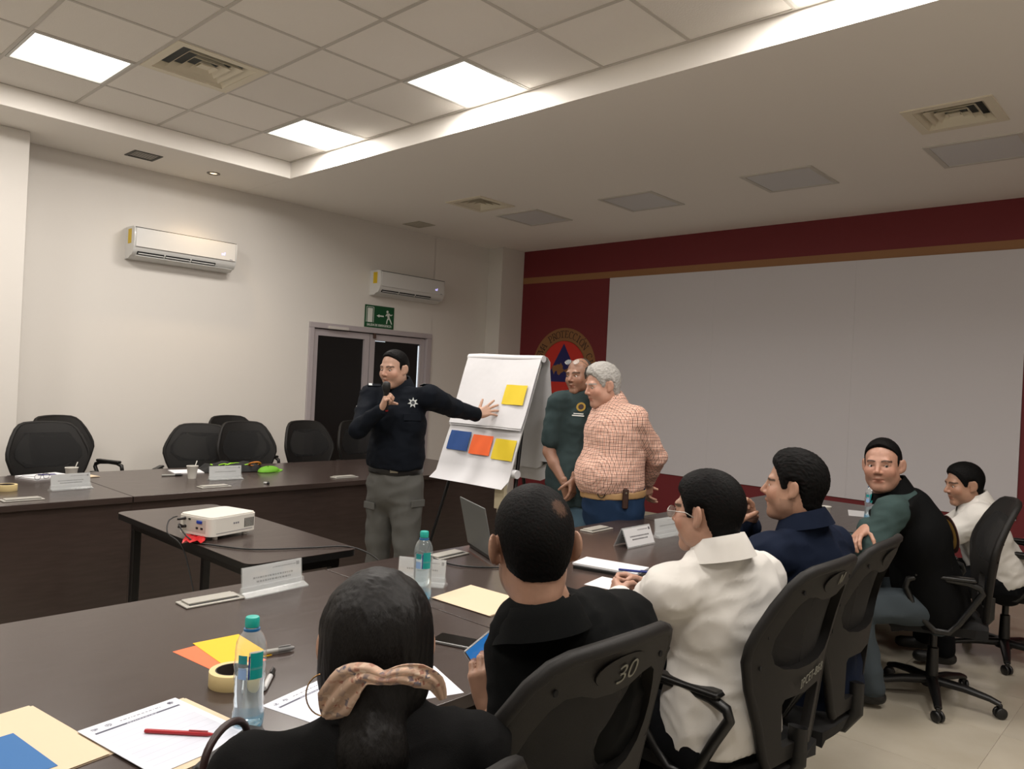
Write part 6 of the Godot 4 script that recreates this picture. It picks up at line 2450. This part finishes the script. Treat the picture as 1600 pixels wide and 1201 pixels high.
	person({"label": "person with glasses in a white shirt, hands folded on the table", "f": Vector3(0.3011, 0, -0.9536), "pelvis": Vector3(2.14, 0.53, -1.07), "chest": Vector3(2.12, 0.85, -1.06), "neck": Vector3(2.075, 1.035, -1.07), "head": Vector3(2.05, 1.165, -1.1), "head_s": 0.98, "look": Vector3(-0.04985, -0.05982, -0.997), "shL": Vector3(1.905, 0.955, -1.13), "shR": Vector3(2.29, 0.955, -1.04), "wrL": Vector3(2.2, 0.8, -1.5), "wrR": Vector3(2.4, 0.8, -1.52), "knL": Vector3(2.099, 0.5, -1.527), "knR": Vector3(2.354, 0.5, -1.476), "anL": Vector3(2.079, 0.09, -1.429), "anR": Vector3(2.334, 0.09, -1.378), "skin": Color(0.38, 0.215, 0.15), "hair": "low", "hair_th": 0.008, "hair_top": 0.004, "girth": 1.04, "arm_r": 1.06, "eyes": false, "fat": 0.3, "head_cell": 0.0035, "shirt_mat": mat("white_shirt"), "hem": -0.02, "trouser_mat": mat("dark_trousers"), "collar_mat": mat("white_shirt"), "cell": 0.01, "hands": [[Vector3(2.2, 0.8, -1.5), Vector3(0.6685, 0.1459, -0.7293), Vector3(0.8018, -0.2673, 0.5345), Vector3(0, 0.995, -0.0995), [0.5, 0.75, 0.75, 0.75, 0.75], 0.03, 0.4], [Vector3(2.4, 0.8, -1.52), Vector3(-0.5714, 0.1829, -0.8), Vector3(-0.8427, -0.2408, 0.4815), Vector3(0, 0.995, -0.0995), [0.4, 0.7, 0.7, 0.7, 0.7], 0.03, 0.4]], "elL": Vector3(2.016, 0.7866, -1.331), "elR": Vector3(2.39, 0.8213, -1.271)})
	person({"label": "person in a navy shirt, chin resting on folded hands", "f": Vector3(0.04994, 0, -0.9988), "pelvis": Vector3(2.8, 0.53, -1.05), "chest": Vector3(2.78, 0.85, -1.08), "neck": Vector3(2.745, 1.04, -1.09), "head": Vector3(2.715, 1.195, -1.12), "head_s": 0.99, "look": Vector3(-0.2544, 0.02036, -0.9669), "shL": Vector3(2.57, 0.965, -1.13), "shR": Vector3(2.96, 0.965, -1.07), "wrL": Vector3(2.64, 1.035, -1.31), "wrR": Vector3(2.78, 1.03, -1.31), "elL": Vector3(2.55, 0.8, -1.44), "elR": Vector3(2.93, 0.8, -1.42), "knL": Vector3(2.67, 0.5, -1.49), "knR": Vector3(2.93, 0.5, -1.49), "anL": Vector3(2.67, 0.09, -1.39), "anR": Vector3(2.93, 0.09, -1.39), "skin": Color(0.35, 0.195, 0.13), "hair": "short", "hair_th": 0.01, "hair_top": 0.014, "beard": 0.35, "girth": 1.14, "arm_r": 1.12, "fat": 0.45, "hair_noise": [[0.003, 110.0, Vector3(1.8, 0.6, 0.25)]], "shirt_mat": mat("navy_shirt"), "hem": -0.06, "trouser_mat": mat("dark_trousers"), "collar_mat": mat("navy_shirt"), "collar_h": 0.03, "cell": 0.011, "hands": [[Vector3(2.64, 1.035, -1.31), Vector3(0.362, 0.9308, -0.05171), Vector3(0.9117, -0.2279, 0.3419), Vector3(0, 0.4061, 0.9138), [0.5, 0.9, 0.9, 0.9, 0.9], 0.03, 0.5], [Vector3(2.78, 1.03, -1.31), Vector3(-0.4654, 0.879, -0.1034), Vector3(-0.9428, -0.2357, 0.2357), Vector3(0, 0.4061, 0.9138), [0.5, 0.8, 0.8, 0.8, 0.8], 0.03, 0.5]]})
	person({"label": "person in a black vest over a green shirt, face turned back to the room", "f": Vector3(-0.4512, 0, -0.8924), "pelvis": Vector3(4.321, 0.54, -1.051), "chest": Vector3(4.228, 0.842, -1.107), "neck": Vector3(4.189, 1.037, -1.165), "head": Vector3(4.09, 1.198, -1.242), "head_s": 1.06, "look": Vector3(-0.9967, -0.02007, 0.07876), "tilt": 0.06, "shL": Vector3(3.932, 0.9919, -1.147), "shR": Vector3(4.383, 0.9445, -1.191), "wrL": Vector3(4.02, 0.8, -1.5), "wrR": Vector3(3.853, 0.9187, -1.231), "elL": Vector3(3.833, 0.8177, -1.194), "elR": Vector3(4.264, 0.8181, -1.259), "knL": Vector3(3.992, 0.5, -1.313), "knR": Vector3(4.208, 0.5, -1.456), "anL": Vector3(4.047, 0.09, -1.229), "anR": Vector3(4.264, 0.09, -1.373), "skin": Color(0.37, 0.2, 0.14), "hair": "receding", "hair_th": 0.004, "hair_top": 0.006, "collar_mat": mat("black_vest"), "girth": 1.08, "arm_r": 1.12, "fat": 0.4, "head_cell": 0.0035, "gaze": Vector3(0.3, 0.02, 1), "shirt_mat": mat("green_shirt"), "hem": -0.06, "trouser_mat": mat("slate_trousers"), "cell": 0.011, "hands": [[Vector3(3.853, 0.9187, -1.231), Vector3(-0.7967, -0.5681, -0.2065), Vector3(0.5178, -0.6508, 0.5553), Vector3(-0.7425, 0.6509, 0.1583), [0.3, 0.35, 0.4, 0.45, 0.5], 0.08, 0.3]]})
	person({"label": "person in a white shirt sitting in profile at the end of the table", "f": Vector3(-0.4613, -0, -0.8872), "pelvis": Vector3(5.3, 0.53, -0.94), "chest": Vector3(5.206, 0.7538, -1.011), "neck": Vector3(5.164, 0.9469, -1.057), "head": Vector3(5.122, 1.053, -1.102), "head_s": 1, "look": Vector3(-0.6327, -0.1822, -0.7527), "shL": Vector3(5.013, 0.8896, -0.9843), "shR": Vector3(5.347, 0.8523, -1.094), "wrL": Vector3(4.92, 0.8, -1.42), "wrR": Vector3(5.1, 0.8, -1.5), "knL": Vector3(4.932, 0.5, -1.214), "knR": Vector3(5.14, 0.5, -1.37), "anL": Vector3(4.992, 0.09, -1.134), "anR": Vector3(5.2, 0.09, -1.29), "skin": Color(0.31, 0.17, 0.11), "hair": "short", "hair_th": 0.008, "hair_top": 0.006, "girth": 1.08, "arm_r": 1.1, "fat": 0.3, "nose": 1.12, "gaze": Vector3(0, -0.2, 1), "shirt_mat": mat("white_shirt"), "hem": -0.02, "trouser_mat": mat("dark_trousers"), "collar_mat": mat("white_shirt"), "cell": 0.012, "elL": Vector3(4.988, 0.7042, -1.199), "elR": Vector3(5.22, 0.7049, -1.303)})
	finish_people()
	dress_people()

const SP_BADGE := Vector3(3.028, 1.379, -3.645)
const SP_EPL := Vector3(3.165, 1.468, -3.674)
const SP_EPR := Vector3(2.974, 1.443, -3.967)
const SP_PATCH := Vector3(2.899, 1.314, -4.003)
const SP_BUCKLE := Vector3(2.971, 0.9541, -3.735)
const MIC_TOP := Vector3(2.836, 1.494, -3.667)
const MIC_BOT := Vector3(2.855, 1.316, -3.684)
const PO_BADGE := Vector3(3.852, 1.386, -2.98)
const PL_HOLSTER := Vector3(3.75, 0.9253, -2.545)
const PL_CORD := Vector3(3.623, 0.9295, -2.638)
const SCARF := [Vector3(0.6777, 0.9981, -0.9878), Vector3(0.6776, 1.025, -0.966), Vector3(0.6828, 1.063, -0.9385), Vector3(0.6907, 1.083, -0.9081), Vector3(0.7057, 1.081, -0.8846), Vector3(0.7246, 1.088, -0.8643), Vector3(0.7473, 1.083, -0.8547), Vector3(0.7772, 1.066, -0.8518), Vector3(0.7961, 1.036, -0.8535)]
const HOOP := Vector3(0.6869, 1.022, -1.007)
const PHONE_AT := Vector3(1.205, 0.9013, -1.125)
const VEST_PATCH := Vector3(4.338, 0.8659, -0.9901)
const SP_POCKET_R := Vector3(2.943, 0.7093, -3.94)
const SP_POCKET_L := Vector3(3.119, 0.7467, -3.633)

func cloth(key: String, c: Color, rough := 0.85, weave := 0.25, scale := 9.0) -> StandardMaterial3D:
	var m := mat(key, c, rough)
	m.metallic_specular = 0.22
	m.normal_enabled = true
	m.normal_texture = noise_normal(81, 0.3, 5.0, 256)
	m.normal_scale = weave
	tri(m, Vector3.ONE * scale)
	return m

func people_materials() -> void:
	cloth("navy_uniform", Color(0.062, 0.078, 0.105))
	cloth("grey_cargo", Color(0.335, 0.335, 0.325))
	cloth("green_polo", Color(0.195, 0.245, 0.25))
	cloth("faded_denim", Color(0.33, 0.43, 0.50))
	cloth("blue_jeans", Color(0.12, 0.19, 0.29))
	cloth("black_blouse", Color(0.045, 0.045, 0.047))
	cloth("black_trousers", Color(0.04, 0.04, 0.045))
	cloth("black_polo", Color(0.04, 0.045, 0.046))
	cloth("dark_trousers", Color(0.05, 0.055, 0.065))
	cloth("white_shirt", Color(0.80, 0.79, 0.77))
	cloth("navy_shirt", Color(0.075, 0.105, 0.17))
	cloth("green_shirt", Color(0.205, 0.265, 0.26))
	cloth("slate_trousers", Color(0.25, 0.28, 0.30))
	cloth("black_vest", Color(0.042, 0.045, 0.048))
	mat("belt_black", Color(0.02, 0.02, 0.02), 0.45)
	mat("belt_tan", Color(0.64, 0.51, 0.35), 0.55)
	mat("buckle", Color(0.6, 0.58, 0.52), 0.3, 0.9)
	mat("long_hair", Color(0.05, 0.043, 0.04), 0.5)
	var lh: StandardMaterial3D = mats["long_hair"]
	lh.normal_enabled = true
	lh.normal_texture = noise_normal(19, 0.10, 7.0, 512)
	lh.normal_scale = 0.2
	lh.metallic_specular = 0.3
	tri(lh, Vector3(16, 1.6, 16))
	# woven check: a texture of crossing bands
	var im := Image.create(128, 128, false, Image.FORMAT_RGB8)
	for y in 128:
		for x in 128:
			var c := Color(0.88, 0.75, 0.68)
			for q in [x % 32, y % 32]:
				if q < 5: c = c * Color(0.48, 0.35, 0.35)
				elif q >= 16 and q < 19: c = c * Color(0.80, 0.55, 0.48)
				elif q >= 9 and q < 12: c = c.lerp(Color(0.95, 0.88, 0.82), 0.5)
			im.set_pixel(x, y, c)
	var m := cloth("plaid_shirt", Color(1, 1, 1))
	m.albedo_texture = ImageTexture.create_from_image(im)
	tri(m, Vector3.ONE * 12.5)
	m.normal_enabled = false
	# printed scarf: beige ground with brown, blue and cream flecks
	var si := Image.create(128, 128, false, Image.FORMAT_RGB8)
	si.fill(Color(0.74, 0.63, 0.55))
	var r := RandomNumberGenerator.new()
	r.seed = 12
	for n in 110:
		var c: Color = [Color(0.88, 0.80, 0.72), Color(0.55, 0.32, 0.27), Color(0.30, 0.32, 0.40), Color(0.86, 0.70, 0.60)][n % 4]
		si.fill_rect(Rect2i(r.randi() % 124, r.randi() % 124, r.randi_range(3, 12), r.randi_range(3, 9)), c)
	var sc := mat("scarf", Color(1, 1, 1), 0.75)
	sc.albedo_texture = ImageTexture.create_from_image(si)
	tri(sc, Vector3.ONE * 9.0)

func extra_shapes() -> void:
	# vest of the man who turns round
	var q: Dictionary = crowd[7]
	var P: Vector3 = q.frame[0]
	var spine: Vector3 = q.frame[1]
	var left: Vector3 = q.frame[3]
	var pr: Array = q.torso.duplicate()
	for sg in [-1.0, 1.0]:
		var sh: Vector3 = q.spec["shL" if sg > 0 else "shR"]
		pr.append(C(q.spec.neck - spine * 0.05 + left * sg * 0.04, sh - left * sg * 0.03 + spine * 0.005, 0.062, 0.074, 0.05))
	pr.append(["grow", 0.02])
	pr.append(["cut", P - spine * 0.09, -spine])
	pr.append(["cut", q.spec.neck + spine * 0.03, spine])
	q.extra["vest"] = {"prims": pr, "cell": 0.011, "mat": "black_vest", "name": "vest", "noise": [[0.006, 7.0, Vector3(1, 0.6, 1), 3]]}
	# long hair gathered at the nape
	q = crowd[3]
	var hp := [E(Vector3(0, 0.03, -0.02), Vector3(0.094, 0.10, 0.112), Basis.IDENTITY, 0.03), E(Vector3(0, -0.045, -0.028), Vector3(0.092, 0.085, 0.085), Basis.IDENTITY, 0.04), C(Vector3(0, -0.085, -0.085), Vector3(0.0, -0.14, -0.105), 0.045, 0.048, 0.03), C(Vector3(0.0, -0.14, -0.105), Vector3(0.0, -0.27, -0.10), 0.05, 0.045, 0.03), E(Vector3(0, -0.02, 0.09), Vector3(0.062, 0.10, 0.05), Basis.IDENTITY, 0.01, -1)]
	for s in [-1.0, 1.0]:
		hp.append(E(Vector3(s * 0.1, -0.008, -0.012), Vector3(0.02, 0.036, 0.026), Basis.IDENTITY, 0.008, -1))
	q.extra["hair"] = {"prims": hp, "cell": 0.004, "xf": q.hxf, "mat": "long_hair", "name": "hair", "noise": [[0.0012, 70.0, Vector3(2.0, 0.2, 2.0), 2], [0.003, 14.0, Vector3(1.5, 0.2, 1.5), 6]]}

func put(q: Dictionary, called: String, mb: MB, m: Material, at: Vector3, nn: Vector3, lift := 0.001, spin := 0.0) -> MeshInstance3D:
	# a flat patch laid on the cloth: its own z along the cloth's normal
	var x := Vector3.UP.cross(nn).normalized()
	var b := Basis(x, nn.cross(x), nn) * Basis(Vector3.BACK, spin)
	var o := part(q.node, called, mb, m)
	o.transform = Transform3D(b, at - q.root + nn * lift)
	return o

func level(a: Array) -> Array:
	var n: Vector3 = a[1]
	n.y = 0.0
	if n.length() < 0.2:
		n = Vector3(-0.73, 0, 0.68)
	return [a[0], n.normalized()]

func star(points: int, r0: float, r1: float, th: float) -> MB:
	var p := PackedVector2Array()
	for k in points * 2:
		var a := TAU * k / (points * 2.0) + PI / 2
		p.append(Vector2(cos(a), sin(a)) * (r1 if k % 2 else r0))
	var mb := MB.new()
	mb.prism(p, 0.0, th)
	return mb

func ring_mb(r0: float, r1: float, th: float) -> MB:
	return disc(r0, r1, 0.0, th, 32)

func dress_people() -> void:
	var silver := mat("badge_silver", Color(0.72, 0.74, 0.74), 0.4, 0.4)
	# ---- speaker: badge, epaulettes, arm patch, buckle, microphone
	var q: Dictionary = crowd[0]
	var a := snap(q.shirt, SP_BADGE)
	put(q, "badge", star(7, 0.034, 0.016, 0.003), silver, a[0], a[1], 0.002)
	put(q, "badge_centre", ring_mb(0.0, 0.012, 0.002), mat("badge_dark", Color(0.15, 0.17, 0.2), 0.5), a[0], a[1], 0.005)
	for w in [SP_EPL, SP_EPR]:
		a = snap(q.shirt, w)
		var mb := MB.new()
		mb.box(Vector3.ZERO, Vector3(0.085, 0.035, 0.006), 0.002)
		var b := put(q, "epaulette", mb, mat("navy_uniform"), a[0], a[1], 0.003)
		mb = MB.new()
		mb.box(Vector3(0.025 if w == SP_EPL else -0.025, 0, 0.004), Vector3(0.022, 0.03, 0.002))
		part(b, "bar", mb, silver)
	a = snap(q.shirt, SP_PATCH)
	var sp := MB.new()
	sp.box(Vector3.ZERO, Vector3(0.012, 0.06, 0.003), 0.001)
	put(q, "sleeve_stripe", sp, silver, a[0], a[1], 0.002, -0.5)
	a = level(snap([q.extra.belt], SP_BUCKLE))
	sp = MB.new()
	sp.box(Vector3.ZERO, Vector3(0.05, 0.04, 0.006), 0.002)
	put(q, "buckle", sp, mats["buckle"], a[0], a[1], 0.002)
	# pocket flap on the chest
	a = snap(q.shirt, SP_BADGE + Vector3(0, -0.1, 0))
	sp = MB.new()
	sp.box(Vector3.ZERO, Vector3(0.11, 0.045, 0.004), 0.002)
	put(q, "pocket_flap", sp, mat("navy_uniform"), a[0], a[1], 0.001)
	for w in [SP_POCKET_R, SP_POCKET_L]:
		a = level(snap(q.trousers, w))
		sp = MB.new()
		sp.box(Vector3(0, 0.0, 0), Vector3(0.11, 0.045, 0.01), 0.004)
		put(q, "pocket_flap", sp, mat("grey_cargo"), a[0], a[1], 0.004)
	var mt := thing("microphone", "black handheld microphone with a red ring, held by the speaker", "microphone", MIC_BOT)
	var ax := (MIC_TOP - MIC_BOT).normalized()
	var sx := ax.cross(Vector3.RIGHT).normalized()
	var mxf := Transform3D(Basis(sx, ax, sx.cross(ax)), Vector3.ZERO)
	var l := MIC_TOP.distance_to(MIC_BOT)
	var mb2 := MB.new()
	mb2.lathe([Vector2(0, 0.008), Vector2(0.013, 0.008), Vector2(0.014, 0.02), Vector2(0.017, l - 0.06), Vector2(0.0, l - 0.06)], 18, mxf)
	part(mt, "handle", mb2, mat("mic_black", Color(0.02, 0.02, 0.02), 0.4))
	mb2 = MB.new()
	mb2.lathe([Vector2(0.0, l - 0.06), Vector2(0.019, l - 0.06), Vector2(0.0245, l - 0.04), Vector2(0.0255, l - 0.025), Vector2(0.022, l - 0.008), Vector2(0.012, l), Vector2(0, l + 0.001)], 20, mxf)
	part(mt, "grille", mb2, mat("mic_grille", Color(0.035, 0.035, 0.035), 0.6))
	mb2 = MB.new()
	mb2.lathe([Vector2(0, 0.0), Vector2(0.0135, 0.0), Vector2(0.0145, 0.008), Vector2(0, 0.0085)], 18, mxf)
	part(mt, "red_ring", mb2, mat("mic_red", Color(0.55, 0.06, 0.04), 0.4))
	# ---- polo: emblem, glasses on the head
	q = crowd[1]
	a = snap(q.shirt, PO_BADGE)
	put(q, "emblem_ring", ring_mb(0.018, 0.03, 0.002), mat("emblem_thread", Color(0.62, 0.50, 0.16), 0.7), a[0], a[1], 0.002)
	put(q, "emblem_centre", ring_mb(0.0, 0.016, 0.0015), mat("emblem_core", Color(0.20, 0.12, 0.10), 0.7), a[0], a[1], 0.002)
	a = snap(q.shirt, PO_BADGE + Vector3(0, -0.055, 0))
	sp = MB.new()
	sp.box(Vector3(0, 0.008, 0), Vector3(0.07, 0.006, 0.001))
	sp.box(Vector3(0, -0.005, 0), Vector3(0.085, 0.007, 0.001))
	put(q, "lettering", sp, mat("thread_white", Color(0.8, 0.8, 0.78), 0.7), a[0], a[1], 0.003)
	var hx: Transform3D = q.hxf
	eyeglasses(Transform3D(hx.basis.orthonormalized() * Basis(Vector3.RIGHT, -0.5), hx * Vector3(0, 0.098, 0.072)), "rimless eyeglasses pushed up on the head of the person in the green polo", "frame_silver")
	# ---- checked shirt: holster, cord and buckle on the belt
	q = crowd[2]
	a = level(snap([q.extra.belt], PL_HOLSTER))
	sp = MB.new()
	sp.box(Vector3(0, -0.03, 0.012), Vector3(0.035, 0.12, 0.024), 0.008)
	put(q, "knife_case", sp, mat("case_brown", Color(0.20, 0.11, 0.07), 0.5), a[0], a[1], 0.0)
	sp = MB.new()
	sp.lathe([Vector2(0, 0), Vector2(0.006, 0), Vector2(0.005, 0.003), Vector2(0, 0.004)], 12, Transform3D(Basis(Vector3.RIGHT, PI / 2), Vector3(0, 0.005, 0.025)))
	put(q, "snap_button", sp, mats["buckle"], a[0], a[1], 0.0)
	a = level(snap([q.extra.belt], PL_CORD))
	sp = MB.new()
	var lp := []
	for k in 14: lp.append(Vector3(cos(TAU * k / 14) * 0.022, sin(TAU * k / 14) * 0.026, 0.006))
	sp.tube(lp, 0.003, 6, true)
	put(q, "key_cord", sp, mats["belt_black"], a[0], a[1], 0.0)
	# ---- woman: scarf and hoop earring
	q = crowd[3]
	var cv := Curve3D.new()
	for j in SCARF.size():
		var pa: Vector3 = SCARF[maxi(j - 1, 0)]
		var pb: Vector3 = SCARF[mini(j + 1, SCARF.size() - 1)]
		cv.add_point(SCARF[j], (pa - pb) / 6.0, (pb - pa) / 6.0)
	var wid := [0.010, 0.045, 0.042, 0.024, 0.016, 0.022, 0.028, 0.022, 0.008]
	var out := Vector3(-0.70, 0.2, 0.68).normalized()
	var g := []
	for j in 33:
		var u := j / 32.0 * (SCARF.size() - 1)
		var p := cv.samplef(u)
		var dd := (cv.samplef(minf(u + 0.2, SCARF.size() - 1)) - cv.samplef(maxf(u - 0.2, 0.0))).normalized()
		var sd := out.cross(dd).normalized()
		var w0: float = lerpf(wid[int(u)], wid[mini(int(u) + 1, wid.size() - 1)], u - int(u))
		for i in 9:
			var e := i / 8.0 - 0.5
			g.append(p + sd * w0 * e * 1.25 + out * (0.004 + 0.0045 * sin(e * 15.0 + u * 1.1) * (w0 / 0.03) + 0.004 * cos(e * 3.0)) - q.root)
	sp = MB.new()
	sp.slab(g, 9, 0.0015)
	part(q.node, "hair_scarf", sp, mats["scarf"])
	sp = MB.new()
	lp = []
	var rgt := Vector3(0.68, 0, 0.73)
	for k in 28: lp.append(HOOP + (rgt * cos(TAU * k / 28) * 0.85 + Vector3.UP * sin(TAU * k / 28)) * 0.033 - q.root)
	sp.tube(lp, 0.0012, 6, true)
	part(q.node, "hoop_earring", sp, mat("hoop_gold", Color(0.62, 0.48, 0.30), 0.25, 0.9))
	# ---- phone in the hand of the black polo
	var zb := Vector3(-0.41, 0.80, -0.44).normalized()
	var yb := Vector3(-0.55, 0.45, 0.60)
	yb = (yb - zb * yb.dot(zb)).normalized()
	phone(Transform3D(Basis(yb.cross(zb), yb, zb), PHONE_AT), "phone with a lit blue screen held by the person in the black polo", true)
	# ---- glasses of the man in white
	q = crowd[5]
	hx = q.hxf
	eyeglasses(Transform3D(hx.basis.orthonormalized(), hx * Vector3(0, 0.002, 0.102)), "silver eyeglasses worn by the person in the white shirt with folded hands", "frame_silver")
	# ---- wrist band of the man in navy
	q = crowd[6]
	var wr: Vector3 = q.spec.wrL
	var ed: Vector3 = (q.spec.elL - wr).normalized()
	var bx := ed.cross(Vector3.UP).normalized()
	sp = MB.new()
	sp.lathe([Vector2(0.036, 0.03), Vector2(0.042, 0.032), Vector2(0.042, 0.056), Vector2(0.036, 0.058)], 24, Transform3D(Basis(bx, ed, bx.cross(ed)), wr - q.root))
	part(q.node, "watch_band", sp, mat("band_olive", Color(0.22, 0.23, 0.17), 0.7))
	# ---- round patch on the back of the vest
	q = crowd[7]
	a = snap([q.extra.vest], VEST_PATCH)
	put(q, "patch_rim", ring_mb(0.075, 0.095, 0.004), mat("patch_brown", Color(0.22, 0.10, 0.08), 0.8), a[0], a[1], 0.006)
	put(q, "patch_ring", ring_mb(0.045, 0.076, 0.004), mat("patch_gold", Color(0.72, 0.56, 0.26), 0.8), a[0], a[1], 0.006)
	put(q, "patch_core", ring_mb(0.0, 0.045, 0.004), mat("patch_brown"), a[0], a[1], 0.006)
